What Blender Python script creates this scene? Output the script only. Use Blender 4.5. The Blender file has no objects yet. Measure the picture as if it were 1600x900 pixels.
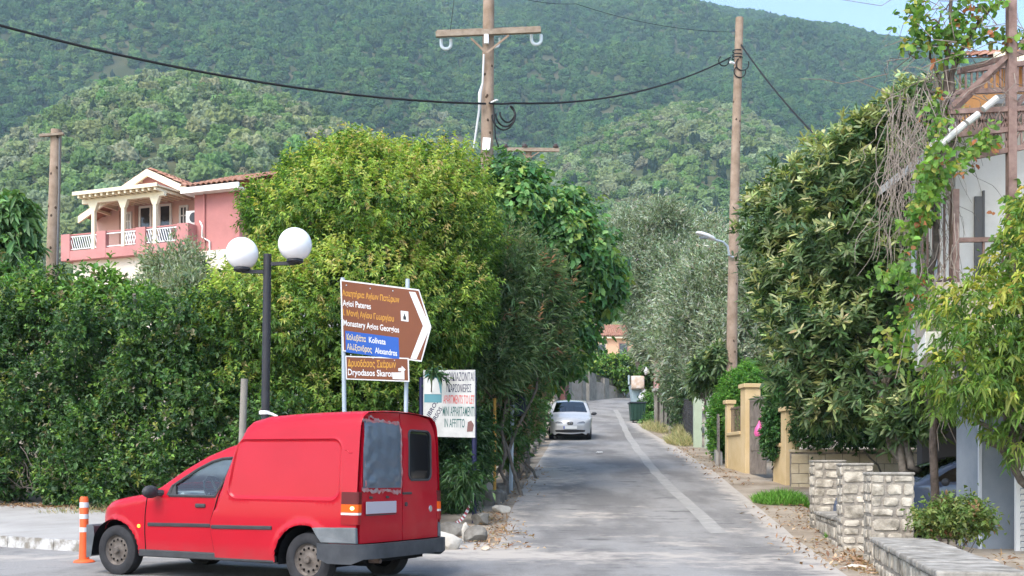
import bpy, bmesh, math, random
import numpy as np
from mathutils import Vector, Matrix
from mathutils.geometry import delaunay_2d_cdt

R = math.radians
scene = bpy.context.scene
col = scene.collection
FOC, CX, HY, EYE = 1800.0, 800.0, 742.6, 1.166      # focal length and horizon in photo pixels, eye height in metres

# ------------------------------------------------------------------ camera
cam_d = bpy.data.cameras.new("camera")
cam = bpy.data.objects.new("camera", cam_d)
col.objects.link(cam)
cam.location = (0, 0, EYE)
cam.rotation_euler = (R(90), 0, 0)
cam_d.sensor_width = 36.0
cam_d.lens = 36.0 * FOC / 1600.0
cam_d.shift_y = (HY - 450.0) / 1600.0
cam_d.clip_end = 20000
cam_d.clip_start = 0.05
scene.camera = cam

# ------------------------------------------------------------------ light
SUN_DIR = Vector((-0.42, -0.62, 0.92)).normalized()   # towards the sun
SUN_EL = math.asin(SUN_DIR.z)
SUN_AZ = math.atan2(SUN_DIR.x, SUN_DIR.y)
world = bpy.data.worlds.new("World")
scene.world = world
world.use_nodes = True
wn = world.node_tree.nodes
wl = world.node_tree.links
wn.clear()
sky = wn.new("ShaderNodeTexSky")
sky.sky_type = 'NISHITA'
sky.sun_disc = False
sky.sun_elevation = SUN_EL
sky.sun_rotation = SUN_AZ
sky.air_density = 1.0
sky.dust_density = 1.5
sky.ozone_density = 1.0
bg = wn.new("ShaderNodeBackground")
bg.inputs[1].default_value = 0.15
wo = wn.new("ShaderNodeOutputWorld")
wl.new(sky.outputs[0], bg.inputs[0])
wl.new(bg.outputs[0], wo.inputs[0])
sun_d = bpy.data.lights.new("sun", 'SUN')
sun_d.energy = 1.25
sun_d.angle = R(38)
sun_d.color = (1.0, 0.95, 0.87)
sun = bpy.data.objects.new("sun", sun_d)
col.objects.link(sun)
sun.rotation_euler = SUN_DIR.to_track_quat('Z', 'Y').to_euler()
scene.view_settings.view_transform = 'Standard'
scene.view_settings.look = 'None'
scene.view_settings.exposure = 1.58
scene.view_settings.gamma = 1.0
scene.view_settings.use_curve_mapping = False
cy = scene.cycles
cy.use_denoising = True
cy.max_bounces = 6
cy.diffuse_bounces = 3
cy.glossy_bounces = 3
cy.transmission_bounces = 4
cy.transparent_max_bounces = 8
cy.volume_bounces = 0
cy.sample_clamp_indirect = 6.0
cy.use_adaptive_sampling = True
cy.adaptive_threshold = 0.02

# ------------------------------------------------------------------ helpers
rng = np.random.default_rng(7)
random.seed(7)

def at(px, py, Y):
    """a point Y metres in front of the camera"""
    return Vector(((px - CX) * Y / FOC, Y, EYE - (py - HY) * Y / FOC))

def sm(x):
    x = min(1.0, max(0.0, x))
    return x * x * (3 - 2 * x)

def zr(Y):
    if Y < 12: return 0.0
    if Y < 17: return 0.02 * (Y - 12)
    if Y < 22:
        d = Y - 17
        return 0.1 + 0.02 * d + 0.5 * 0.015 * d * d
    if Y < 108: return 0.3875 + 0.095 * (Y - 22)
    return 8.5575 + 0.05 * (Y - 108)

def zg(X, Y):
    z = zr(Y)
    if X > 5.9 and 13 < Y < 25:                 # the level floor of the carport
        k = sm((X - 5.9) / .7) * sm((25 - Y) / 1.6)
        z = z * (1 - k) + min(z, .08) * k
    return z + 3.5 * sm((-X - 8.5) / 8.0) * sm((Y - 30) / 14.0) * (1 - sm((Y - 120) / 80.0))

def ground_at(px, py, off=0.0):
    """where the line of sight through a photo pixel meets the ground"""
    Y = 5.0
    while Y < 160:
        p = at(px, py, Y)
        if p.z < zg(p.x, Y): break
        Y += 0.5
    lo, hi = Y - 0.5, Y
    for _ in range(14):
        Y = (lo + hi) / 2
        p = at(px, py, Y)
        if p.z < zg(p.x, Y): hi = Y
        else: lo = Y
    return Vector((p.x, Y, zg(p.x, Y) + off))

def gz(px, Y):
    """ground point under photo column px at distance Y"""
    x = (px - CX) * Y / FOC
    return Vector((x, Y, zg(x, Y)))

ORG = {}

def tagp(o, label=None, cat=None, group=None, kind=None):
    if label: o["label"] = label
    if cat: o["category"] = cat
    if group: o["group"] = group
    if kind: o["kind"] = kind
    return o

def thing(name, label, cat, loc=(0, 0, 0), rotz=0.0, group=None, local=False, pitch=0.0):
    o = bpy.data.objects.new(name, None)
    col.objects.link(o)
    o.location = loc
    o.rotation_euler = (0, pitch, rotz)
    o.empty_display_size = 0.2
    tagp(o, label, cat, group)
    ORG[o.name] = Vector((0, 0, 0)) if local else Vector(loc)
    return o

def org_of(o):
    while o.parent: o = o.parent
    return ORG.get(o.name, Vector((0, 0, 0)))

class MB:
    def __init__(self):
        self.v = []; self.f = []; self.mi = []; self.cur = 0
    def add(self, vs, fs):
        n = len(self.v)
        self.v.extend(Vector(p) for p in vs)
        for f in fs:
            self.f.append([n + i for i in f]); self.mi.append(self.cur)
    def quad(self, a, b, c, d): self.add([a, b, c, d], [(0, 1, 2, 3)])
    def box(self, x0, y0, z0, x1, y1, z1):
        self.add([(x0,y0,z0),(x1,y0,z0),(x1,y1,z0),(x0,y1,z0),(x0,y0,z1),(x1,y0,z1),(x1,y1,z1),(x0,y1,z1)],
                 [(0,3,2,1),(4,5,6,7),(0,1,5,4),(1,2,6,5),(2,3,7,6),(3,0,4,7)])
    def fbox(self, o, ax, ay, az, x0, y0, z0, x1, y1, z1):
        """a box in a frame: origin o and three axes"""
        o = Vector(o)
        P = lambda x, y, z: o + ax * x + ay * y + az * z
        self.add([P(x0,y0,z0),P(x1,y0,z0),P(x1,y1,z0),P(x0,y1,z0),P(x0,y0,z1),P(x1,y0,z1),P(x1,y1,z1),P(x0,y1,z1)],
                 [(0,3,2,1),(4,5,6,7),(0,1,5,4),(1,2,6,5),(2,3,7,6),(3,0,4,7)])
    def bar(self, a, b, w, h, up=(0, 0, 1)):
        a = Vector(a); b = Vector(b)
        d = (b - a); L = d.length; d.normalize()
        up = Vector(up)
        if abs(d.dot(up)) > 0.98: up = Vector((1, 0, 0))
        s = d.cross(up).normalized(); u = s.cross(d).normalized()
        self.fbox(a, d, s, u, 0, -w / 2, -h / 2, L, w / 2, h / 2)
    def tube(self, pts, rad, n=8, cap=True):
        pts = [Vector(p) for p in pts]
        if not isinstance(rad, (list, tuple)): rad = [rad] * len(pts)
        base = len(self.v); prev = None
        for i, p in enumerate(pts):
            d = (pts[min(i + 1, len(pts) - 1)] - pts[max(i - 1, 0)])
            if d.length < 1e-9: d = Vector((0, 0, 1))
            d.normalize()
            if prev is None:
                ref = Vector((0, 0, 1)) if abs(d.z) < 0.9 else Vector((1, 0, 0))
                u = d.cross(ref).normalized()
            else:
                u = prev - d * prev.dot(d)
                if u.length < 1e-6: u = d.orthogonal()
                u.normalize()
            prev = u; w = d.cross(u)
            for k in range(n):
                a = 2 * math.pi * k / n
                self.v.append(p + (u * math.cos(a) + w * math.sin(a)) * rad[i])
        for i in range(len(pts) - 1):
            for k in range(n):
                a = base + i * n + k; b = base + i * n + (k + 1) % n
                self.f.append([a, b, b + n, a + n]); self.mi.append(self.cur)
        if cap:
            self.f.append([base + k for k in range(n)][::-1]); self.mi.append(self.cur)
            e = base + (len(pts) - 1) * n
            self.f.append([e + k for k in range(n)]); self.mi.append(self.cur)
    def lathe(self, prof, o, ax=(0, 0, 1), n=24, cap=True):
        """profile of (radius, height) turned about the axis ax through o"""
        o = Vector(o); ax = Vector(ax).normalized()
        u = ax.orthogonal().normalized(); w = ax.cross(u)
        base = len(self.v)
        for r, h in prof:
            for k in range(n):
                a = 2 * math.pi * k / n
                self.v.append(o + ax * h + (u * math.cos(a) + w * math.sin(a)) * max(r, 1e-4))
        for i in range(len(prof) - 1):
            for k in range(n):
                a = base + i * n + k; b = base + i * n + (k + 1) % n
                self.f.append([a, b, b + n, a + n]); self.mi.append(self.cur)
        if cap:
            self.f.append([base + k for k in range(n)][::-1]); self.mi.append(self.cur)
            e = base + (len(prof) - 1) * n
            self.f.append([e + k for k in range(n)]); self.mi.append(self.cur)
    def sphere(self, c, r, nu=24, nv=14, sx=1, sy=1, sz=1):
        c = Vector(c); prof = []
        base = len(self.v)
        for i in range(nv + 1):
            t = math.pi * i / nv
            for k in range(nu):
                a = 2 * math.pi * k / nu
                rr = max(math.sin(t), 1e-4) * r
                self.v.append(c + Vector((rr * math.cos(a) * sx, rr * math.sin(a) * sy, -math.cos(t) * r * sz)))
        for i in range(nv):
            for k in range(nu):
                a = base + i * nu + k; b = base + i * nu + (k + 1) % nu
                self.f.append([a, b, b + nu, a + nu]); self.mi.append(self.cur)
    def prism(self, poly, o, ax, ay, d):
        """polygon (x,y) in the plane of ax, ay through o, pushed along the vector d"""
        o = Vector(o); ax = Vector(ax); ay = Vector(ay); d = Vector(d)
        n = len(poly)
        a = [o + ax * x + ay * y for x, y in poly]
        vs = a + [p + d for p in a]
        fs = [list(range(n))[::-1], [n + i for i in range(n)]]
        fs += [(i, (i + 1) % n, n + (i + 1) % n, n + i) for i in range(n)]
        self.add(vs, fs)
    def build(self, name, mats, parent=None, smooth=False, bevel=0.0, angle=35, world=True, seg=2):
        if not isinstance(mats, (list, tuple)): mats = [mats]
        if parent is not None:
            o_ = org_of(parent); off = o_
        else:
            xs = [p.x for p in self.v]; ys = [p.y for p in self.v]; zs = [p.z for p in self.v]
            off = Vector(((min(xs) + max(xs)) / 2, (min(ys) + max(ys)) / 2, min(zs)))
        me = bpy.data.meshes.new(name)
        me.from_pydata([tuple(p - off) for p in self.v], [], self.f)
        for m in mats: me.materials.append(m)
        if len(mats) > 1: me.polygons.foreach_set("material_index", self.mi)
        bm = bmesh.new(); bm.from_mesh(me)
        bmesh.ops.recalc_face_normals(bm, faces=bm.faces)
        bm.to_mesh(me); bm.free()
        ob = bpy.data.objects.new(name, me)
        col.objects.link(ob)
        if parent is not None: ob.parent = parent
        else: ob.location = off; ORG[ob.name] = off
        if smooth:
            me.polygons.foreach_set("use_smooth", [True] * len(me.polygons))
            me.set_sharp_from_angle(angle=R(angle))
        if bevel > 0:
            b = ob.modifiers.new("bevel", 'BEVEL')
            b.width = bevel; b.segments = seg; b.limit_method = 'ANGLE'; b.angle_limit = R(40)
        me.update()
        return ob

def struct(o):
    o["kind"] = "structure"
    return o

# ------------------------------------------------------------------ materials
MATS = {}
def mat(name, color, rough=0.7, spec=0.4, var=0.0, scale=6.0, color2=None, bump=0.0, bscale=None, metal=0.0,
        emit=None, estr=0.0, coords='Object', detail=6.0, contrast=(0.35, 0.65), coat=0.0):
    if name in MATS: return MATS[name]
    m = bpy.data.materials.new(name); m.use_nodes = True
    nt = m.node_tree; N = nt.nodes; L = nt.links
    b = N["Principled BSDF"]
    b.inputs["Base Color"].default_value = (*color, 1)
    b.inputs["Roughness"].default_value = rough
    b.inputs["Specular IOR Level"].default_value = spec
    b.inputs["Metallic"].default_value = metal
    if coat:
        b.inputs["Coat Weight"].default_value = coat
        b.inputs["Coat Roughness"].default_value = 0.08
    if emit:
        b.inputs["Emission Color"].default_value = (*emit, 1)
        b.inputs["Emission Strength"].default_value = estr
    if var > 0 or color2 is not None or bump > 0:
        tc = N.new("ShaderNodeTexCoord")
        no = N.new("ShaderNodeTexNoise")
        no.inputs["Scale"].default_value = scale
        no.inputs["Detail"].default_value = detail
        no.inputs["Roughness"].default_value = 0.62
        L.new(tc.outputs[coords], no.inputs["Vector"])
        if var > 0 or color2 is not None:
            rp = N.new("ShaderNodeValToRGB")
            rp.color_ramp.elements[0].position = contrast[0]
            rp.color_ramp.elements[1].position = contrast[1]
            if color2 is None:
                rp.color_ramp.elements[0].color = (*[c * (1 - var) for c in color], 1)
                rp.color_ramp.elements[1].color = (*[min(1, c * (1 + var)) for c in color], 1)
            else:
                rp.color_ramp.elements[0].color = (*color, 1)
                rp.color_ramp.elements[1].color = (*color2, 1)
            L.new(no.outputs["Fac"], rp.inputs[0])
            L.new(rp.outputs[0], b.inputs["Base Color"])
        if bump > 0:
            n2 = N.new("ShaderNodeTexNoise")
            n2.inputs["Scale"].default_value = bscale or scale * 4
            n2.inputs["Detail"].default_value = 5
            L.new(tc.outputs[coords], n2.inputs["Vector"])
            bp = N.new("ShaderNodeBump")
            bp.inputs["Strength"].default_value = bump
            bp.inputs["Distance"].default_value = 0.02
            L.new(n2.outputs["Fac"], bp.inputs["Height"])
            L.new(bp.outputs[0], b.inputs["Normal"])
    MATS[name] = m
    return m

LEAF_GAIN = 1.68
def leaf_mat(name, rough=0.5, trans=0.3, spec=0.35):
    """leaf colour comes from each leaf's own tint"""
    if name in MATS: return MATS[name]
    m = bpy.data.materials.new(name); m.use_nodes = True
    nt = m.node_tree; N = nt.nodes; L = nt.links
    b = N["Principled BSDF"]; out = N["Material Output"]
    a = N.new("ShaderNodeAttribute"); a.attribute_name = "tint"
    b.inputs["Roughness"].default_value = rough
    b.inputs["Specular IOR Level"].default_value = spec
    L.new(a.outputs["Color"], b.inputs["Base Color"])
    t = N.new("ShaderNodeBsdfTranslucent")
    mx = N.new("ShaderNodeMix"); mx.data_type = 'RGBA'; mx.blend_type = 'MULTIPLY'
    mx.inputs[0].default_value = 1.0
    L.new(a.outputs["Color"], mx.inputs[6]); mx.inputs[7].default_value = (1.5, 1.6, 0.7, 1)
    L.new(mx.outputs[2], t.inputs["Color"])
    ms = N.new("ShaderNodeMixShader"); ms.inputs[0].default_value = trans
    L.new(b.outputs[0], ms.inputs[1]); L.new(t.outputs[0], ms.inputs[2])
    L.new(ms.outputs[0], out.inputs["Surface"])
    MATS[name] = m
    return m

def glass_mat(name, tint=(0.75, 0.85, 0.85), refl=0.12):
    if name in MATS: return MATS[name]
    m = bpy.data.materials.new(name); m.use_nodes = True
    nt = m.node_tree; N = nt.nodes; L = nt.links
    out = N["Material Output"]; N.remove(N["Principled BSDF"])
    tr = N.new("ShaderNodeBsdfTransparent"); tr.inputs[0].default_value = (*tint, 1)
    gl = N.new("ShaderNodeBsdfGlossy"); gl.inputs["Roughness"].default_value = 0.03
    fr = N.new("ShaderNodeFresnel"); fr.inputs[0].default_value = 1.45
    ad = N.new("ShaderNodeMath"); ad.operation = 'ADD'; ad.inputs[1].default_value = refl
    ad.use_clamp = True
    ms = N.new("ShaderNodeMixShader")
    L.new(fr.outputs[0], ad.inputs[0]); L.new(ad.outputs[0], ms.inputs[0])
    L.new(tr.outputs[0], ms.inputs[1]); L.new(gl.outputs[0], ms.inputs[2])
    L.new(ms.outputs[0], out.inputs["Surface"])
    MATS[name] = m
    return m

def text_into(mb, s, o, ax, ay, width, height, shear=0.0, bold=.018):
    """lettering as flat faces in the plane of ax (reading direction) and ay (up) from o (lower left)"""
    cu = bpy.data.curves.new("lettering", 'FONT')
    cu.body = s; cu.size = 1.0; cu.resolution_u = 3; cu.offset = bold
    ob = bpy.data.objects.new("lettering", cu)
    col.objects.link(ob)
    dg = bpy.context.evaluated_depsgraph_get()
    me = bpy.data.meshes.new_from_object(ob.evaluated_get(dg))
    vs = [v.co.copy() for v in me.vertices]
    fs = [list(p.vertices) for p in me.polygons]
    bpy.data.objects.remove(ob); bpy.data.curves.remove(cu); bpy.data.meshes.remove(me)
    if not vs: return
    x0 = min(v.x for v in vs); x1 = max(v.x for v in vs)
    sx = width / max(x1 - x0, 1e-6); sy = height / 0.72
    ax = Vector(ax); ay = Vector(ay); o = Vector(o)
    mb.add([o + ax * ((v.x - x0) * sx + shear * v.y * sy) + ay * (v.y * sy) for v in vs], fs)

def noise3(P, seed=0, k=1.0, n=6):
    """cheap smooth noise for arrays of points, about -1..1"""
    r = np.random.default_rng(seed)
    out = np.zeros(len(P))
    for i in range(n):
        d = r.normal(size=3); d /= np.linalg.norm(d)
        fq = k * (0.6 + 1.6 * r.random())
        out += np.sin(P @ (d * fq) + r.random() * 6.28)
    return out / math.sqrt(n)

def fast_mesh(name, V, loops, sizes, tint, material, parent=None, smooth=False, off=None):
    me = bpy.data.meshes.new(name)
    if off is None:
        off = org_of(parent) if parent is not None else Vector((V[:, 0].mean(), V[:, 1].mean(), V[:, 2].min()))
    V = V - np.array(off)
    me.vertices.add(len(V)); me.vertices.foreach_set("co", V.astype(np.float32).ravel())
    me.loops.add(len(loops)); me.loops.foreach_set("vertex_index", loops.astype(np.int32))
    me.polygons.add(len(sizes))
    st = np.concatenate([[0], np.cumsum(sizes)[:-1]]).astype(np.int32)
    me.polygons.foreach_set("loop_start", st)
    if tint is not None:
        at_ = me.attributes.new("tint", 'FLOAT_COLOR', 'POINT')
        c = np.concatenate([tint, np.ones((len(tint), 1))], axis=1).astype(np.float32)
        at_.data.foreach_set("color", c.ravel())
    me.materials.append(material)
    me.update(calc_edges=True)
    ob = bpy.data.objects.new(name, me)
    col.objects.link(ob)
    if parent is not None: ob.parent = parent
    else: ob.location = off; ORG[ob.name] = Vector(off)
    return ob

def nrm(a): return a / np.maximum(np.linalg.norm(a, axis=1, keepdims=True), 1e-9)

def leaf_arrays(P, D, N, L, W, tint, shape='fold', fold=0.3, droop=0.15):
    n = len(P)
    S = nrm(np.cross(D, N)); N = np.cross(S, D)
    L = L[:, None]; W = W[:, None]
    Z = np.array([0, 0, 1.0])
    if shape == 'fold':
        v = np.stack([P,
                      P + D * L * .45 + S * W * .5 + N * W * fold,
                      P + D * L - Z * L * droop,
                      P + D * L * .45 - S * W * .5 + N * W * fold], axis=1)
        pat = np.array([0, 2, 1, 0, 3, 2]); sz = np.array([3, 3]); k = 4
    else:
        v = np.stack([P,
                      P + D * L * .55 - Z * L * droop * .3,
                      P + D * L - Z * L * droop,
                      P + D * L * .3 + S * W * .42 + N * W * fold,
                      P + D * L * .68 + S * W * .44 + N * W * fold - Z * L * droop * .5,
                      P + D * L * .3 - S * W * .42 + N * W * fold,
                      P + D * L * .68 - S * W * .44 + N * W * fold - Z * L * droop * .5], axis=1)
        pat = np.array([0, 1, 4, 3, 1, 2, 4, 0, 5, 6, 1, 1, 6, 2]); sz = np.array([4, 3, 4, 3]); k = 7
    V = v.reshape(-1, 3)
    loops = (np.arange(n)[:, None] * k + pat[None, :]).ravel()
    sizes = np.tile(sz, n)
    T = np.repeat(tint, k, axis=0)
    return V, loops, sizes, np.clip(T * LEAF_GAIN, 0, .6)

def join_arrays(parts):
    Vs, Ls, Ss, Ts = [], [], [], []
    n = 0
    for V, l, s, t in parts:
        Vs.append(V); Ls.append(l + n); Ss.append(s); Ts.append(t); n += len(V)
    return np.concatenate(Vs), np.concatenate(Ls), np.concatenate(Ss), np.concatenate(Ts)

def twig_leaves(P, A, k, tl, ang, L, W, cols, g, shape='fold', fold=.3, droop=.15, mix=None, jit=.25, ljit=.3):
    """k leaves along each twig that starts at P and runs along A; cols: one colour per twig"""
    n = len(P)
    A = nrm(A)
    ref = np.where(np.abs(A[:, 2:3]) < .9, np.array([[0, 0, 1.0]]), np.array([[1.0, 0, 0]]))
    U = nrm(np.cross(A, ref)); Vv = np.cross(A, U)
    idx = np.repeat(np.arange(n), k); kk = np.tile(np.arange(k), n)
    m = n * k
    phi = kk * 2.4 + np.repeat(g.random(n) * 6.28, k) + g.normal(size=m) * .35
    an = np.radians(ang) * (1 + g.normal(size=m) * .25)
    t = (kk + .4) / k * tl * (1 + .3 * g.normal(size=m))
    rad = np.cos(phi)[:, None] * U[idx] + np.sin(phi)[:, None] * Vv[idx]
    D = nrm(np.cos(an)[:, None] * A[idx] + np.sin(an)[:, None] * rad)
    Np = nrm(A[idx] - (A[idx] * D).sum(1, keepdims=True) * D + .25 * g.normal(size=(m, 3)))
    LL = L * (1 + ljit * (g.random(m) * 2 - 1)); WW = W * (1 + ljit * (g.random(m) * 2 - 1))
    c = cols[idx] * (1 + jit * (g.random((m, 1)) * 2 - 1)) * (1 + .08 * g.normal(size=(m, 3)))
    return leaf_arrays(P[idx] + A[idx] * t[:, None], D, Np, LL, WW, np.clip(c, .004, 1), shape, fold, droop)

def crown_points(lobes, n, g, shell=(.72, 1.06), noise_amp=.10, nk=1.6, back=.35, zmin=None, seed=1, gap=-1.25):
    """twig points in the outer shell of a crown made of ellipsoid lobes (cx,cy,cz,rx,ry,rz)"""
    lobes = np.array(lobes, float)
    area = (lobes[:, 3] * lobes[:, 5] + lobes[:, 3] * lobes[:, 4] + lobes[:, 4] * lobes[:, 5])
    out_p, out_o = [], []; tot = 0
    while tot < n:
        m = n * 2
        li = g.choice(len(lobes), size=m, p=area / area.sum())
        d = nrm(g.normal(size=(m, 3)))
        keep = (d[:, 1] < .25) | (g.random(m) < back)
        li = li[keep]; d = d[keep]; m = len(d)
        r = shell[0] + (shell[1] - shell[0]) * g.random(m) ** .6
        c = lobes[li, :3]; rad = lobes[li, 3:]
        base = c + d * rad
        r = r * (1 + noise_amp * noise3(base, seed, nk))
        p = c + d * rad * r[:, None]
        ok = np.ones(m, bool)
        for j in range(len(lobes)):
            q = (p - lobes[j, :3]) / lobes[j, 3:]
            inside = ((q ** 2).sum(1) < .62 ** 2) & (li != j)
            ok &= ~inside | (g.random(m) < .12)
        if zmin is not None: ok &= p[:, 2] > zmin
        # bare gaps
        ok &= noise3(p, seed + 5, nk * 2.2) > gap
        o = nrm(d / rad)
        out_p.append(p[ok]); out_o.append(o[ok]); tot += ok.sum()
    return np.concatenate(out_p)[:n], np.concatenate(out_o)[:n]

def lobe(px, py, rx, ry, Y, rd):
    """crown lobe given in photo pixels at distance Y, rd metres deep"""
    c = at(px, py, Y); k = Y / FOC
    return (c.x, c.y, c.z, rx * k, rd, ry * k)

def pick(cols, w, n, g):
    cols = np.array(cols, float)
    return cols[g.choice(len(cols), size=n, p=np.array(w, float) / sum(w))]
# ------------------------------------------------------------------ ground, road, pavement
def sheet(name, outline, step, zoff, material, zf=None, pts=(), attr=None, smooth=True):
    """flat outline (x,y) filled with a grid of points and laid on the ground"""
    ol = [Vector((p[0], p[1])) for p in outline]
    xs = [p.x for p in ol]; ys = [p.y for p in ol]
    V = list(ol)
    # refine outline
    V = []
    for i, p in enumerate(ol):
        q = ol[(i + 1) % len(ol)]
        k = max(1, int((q - p).length / step))
        for j in range(k): V.append(p.lerp(q, j / k))
    nb = len(V)
    E = [(i, (i + 1) % nb) for i in range(nb)]
    y = min(ys) + step / 2
    row = 0
    while y < max(ys):
        x = min(xs) + step / 2 + (row % 2) * step * .5
        while x < max(xs):
            V.append(Vector((x, y))); x += step
        y += step * .87; row += 1
    res = delaunay_2d_cdt(V, E, [list(range(nb))], 1, 1e-5)
    vs, fs = res[0], res[2]
    zf = zf or zg
    me = bpy.data.meshes.new(name)
    me.from_pydata([(p.x, p.y, zf(p.x, p.y) + zoff) for p in vs], [], [list(f) for f in fs])
    me.materials.append(material)
    if attr:
        a = me.attributes.new("wear", 'FLOAT', 'POINT')
        a.data.foreach_set("value", [attr(p.x, p.y) for p in vs])
    me.polygons.foreach_set("use_smooth", [True] * len(me.polygons))
    bm = bmesh.new(); bm.from_mesh(me)
    for f in bm.faces:
        if f.normal.z < 0: f.normal_flip()
    bm.to_mesh(me); bm.free()
    ob = bpy.data.objects.new(name, me); col.objects.link(ob)
    return ob

def road_mat(name, base, pale, dust, dark=(.085, .083, .08)):
    m = bpy.data.materials.new(name); m.use_nodes = True
    nt = m.node_tree; N = nt.nodes; L = nt.links
    b = N["Principled BSDF"]; b.inputs["Roughness"].default_value = .85
    b.inputs["Specular IOR Level"].default_value = .25
    tc = N.new("ShaderNodeTexCoord")
    def noise(sc, det=8, rough=.6, vec=None):
        n = N.new("ShaderNodeTexNoise"); n.inputs["Scale"].default_value = sc
        n.inputs["Detail"].default_value = det; n.inputs["Roughness"].default_value = rough
        L.new(vec or tc.outputs["Object"], n.inputs["Vector"]); return n
    def ramp(f, p0, p1, c0=(0, 0, 0, 1), c1=(1, 1, 1, 1)):
        r = N.new("ShaderNodeValToRGB"); r.color_ramp.elements[0].position = p0; r.color_ramp.elements[1].position = p1
        r.color_ramp.elements[0].color = c0; r.color_ramp.elements[1].color = c1
        L.new(f, r.inputs[0]); return r
    def mix(f, a, bb):
        x = N.new("ShaderNodeMix"); x.data_type = 'RGBA'
        L.new(f, x.inputs[0])
        for s, i in ((a, 6), (bb, 7)):
            if isinstance(s, tuple): x.inputs[i].default_value = (*s, 1)
            else: L.new(s, x.inputs[i])
        return x.outputs[2]
    # stretched along the traffic direction
    mp = N.new("ShaderNodeMapping"); mp.inputs["Scale"].default_value = (1, .35, 1)
    L.new(tc.outputs["Object"], mp.inputs[0])
    big = noise(.7, 6, .6, mp.outputs[0])
    c = mix(ramp(big.outputs["Fac"], .42, .58).outputs[0], base, pale)
    mp2 = N.new("ShaderNodeMapping"); mp2.inputs["Scale"].default_value = (.8, 3.2, 1)
    L.new(tc.outputs["Object"], mp2.inputs[0])
    crk = noise(1.3, 10, .7, mp2.outputs[0])
    c = mix(ramp(crk.outputs["Fac"], .57, .66).outputs[0], c, dark)
    fine = noise(55, 4, .7)
    cm = N.new("ShaderNodeMix"); cm.data_type = 'RGBA'; cm.blend_type = 'MULTIPLY'; cm.inputs[0].default_value = 1
    L.new(c, cm.inputs[6]); L.new(ramp(fine.outputs["Fac"], .3, .7, (.72, .72, .72, 1), (1.2, 1.2, 1.2, 1)).outputs[0], cm.inputs[7])
    a = N.new("ShaderNodeAttribute"); a.attribute_name = "wear"
    edge = noise(2.6, 8, .65)
    ad = N.new("ShaderNodeMath"); ad.operation = 'ADD'
    sb = N.new("ShaderNodeMath"); sb.operation = 'MULTIPLY_ADD'; sb.inputs[1].default_value = 1.7; sb.inputs[2].default_value = -.85
    L.new(edge.outputs["Fac"], sb.inputs[0]); L.new(sb.outputs[0], ad.inputs[0]); L.new(a.outputs["Fac"], ad.inputs[1])
    c = mix(ramp(ad.outputs[0], .38, .78).outputs[0], cm.outputs[2], dust)
    L.new(c, b.inputs["Base Color"])
    bp = N.new("ShaderNodeBump"); bp.inputs["Strength"].default_value = .35; bp.inputs["Distance"].default_value = .012
    L.new(fine.outputs["Fac"], bp.inputs["Height"]); L.new(bp.outputs[0], b.inputs["Normal"])
    MATS[name] = m
    return m

M_dirt = mat("dirt", (.22, .175, .125), .95, .2, color2=(.38, .325, .255), scale=1.1, bump=.5, bscale=30, detail=10)
M_road = road_mat("worn_asphalt", (.180, .170, .158), (.280, .267, .248), (.40, .36, .31))
M_conc = mat("concrete", (.33, .31, .28), .9, .2, color2=(.43, .41, .37), scale=2.2, bump=.3, bscale=50)
M_strip = mat("trench_concrete", (.27, .26, .24), .9, .2, color2=(.345, .332, .305), scale=3.5, bump=.25, bscale=60)

# one ground sheet out to the foot of the hills
def ground_sheet():
    ys = list(np.arange(-30, 10, 4)) + list(np.arange(10, 30, .25)) + list(np.arange(30, 60, 1.0)) + list(np.arange(60, 130, 3)) + list(np.arange(130, 341, 10))
    xs = list(np.arange(-400, -40, 20)) + list(np.arange(-40, -12, 2)) + list(np.arange(-12, 12, .5)) + list(np.arange(12, 40, 2)) + list(np.arange(40, 401, 20))
    V = []; F = []
    for y in ys:
        for x in xs:
            V.append((x, y, zg(x, y)))
    w = len(xs)
    for j in range(len(ys) - 1):
        for i in range(w - 1):
            F.append((j * w + i, j * w + i + 1, (j + 1) * w + i + 1, (j + 1) * w + i))
    me = bpy.data.meshes.new("ground"); me.from_pydata(V, [], F); me.materials.append(M_dirt)
    me.polygons.foreach_set("use_smooth", [True] * len(me.polygons))
    ob = bpy.data.objects.new("ground", me); col.objects.link(ob); struct(ob)
ground_sheet()

# kerb line of the pavement (runs along the main road, away to the left)
K0 = Vector((-6.0, 16.2)); KD = Vector((-1.6, .9)).normalized()
def kerb(t): return K0 + KD * t
left_edge = [(780, 850), (786, 830), (800, 795), (822, 752), (842, 722), (856, 700), (868, 672), (880, 650)]
right_edge = [(1330, 905), (1262, 855), (1225, 825), (1190, 797), (1150, 765), (1118, 738), (1085, 717), (1055, 698), (1030, 684), (1008, 671), (990, 659)]
LE = [ground_at(*p) for p in left_edge]
RE = [ground_at(*p) for p in right_edge]
bend_far = [ground_at(*p) for p in [(984, 643), (992, 632), (1004, 624)]]
bend_wall = [ground_at(*p) for p in [(985, 619.5), (950, 622.5), (910, 626.5), (870, 630.5)]]
main_out = [(-70, kerb(55).y + 8), (-70, -12), (40, -12), (40, 9), (12, 9), (4.6, 11.0), (RE[0].x, RE[0].y)]
road_outline = [(p.x, p.y) for p in RE] + [(p.x, p.y) for p in bend_far] + [(p.x, p.y) for p in bend_wall]
road_outline += [(-12, bend_wall[-1].y + 2), (-12, bend_wall[-1].y - 12), (LE[-1].x - .6, LE[-1].y + 14), (LE[-1].x, LE[-1].y)]
road_outline += [(p.x, p.y) for p in LE[::-1][1:]]
road_outline += [(-.9, 18.2), (-1.5, 15.6), (-2.2, 14.05)]
k_left = [kerb(0), kerb(8), kerb(30), kerb(72)]
road_outline += [(p.x, p.y) for p in k_left]
road_outline += main_out[1:]

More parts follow.
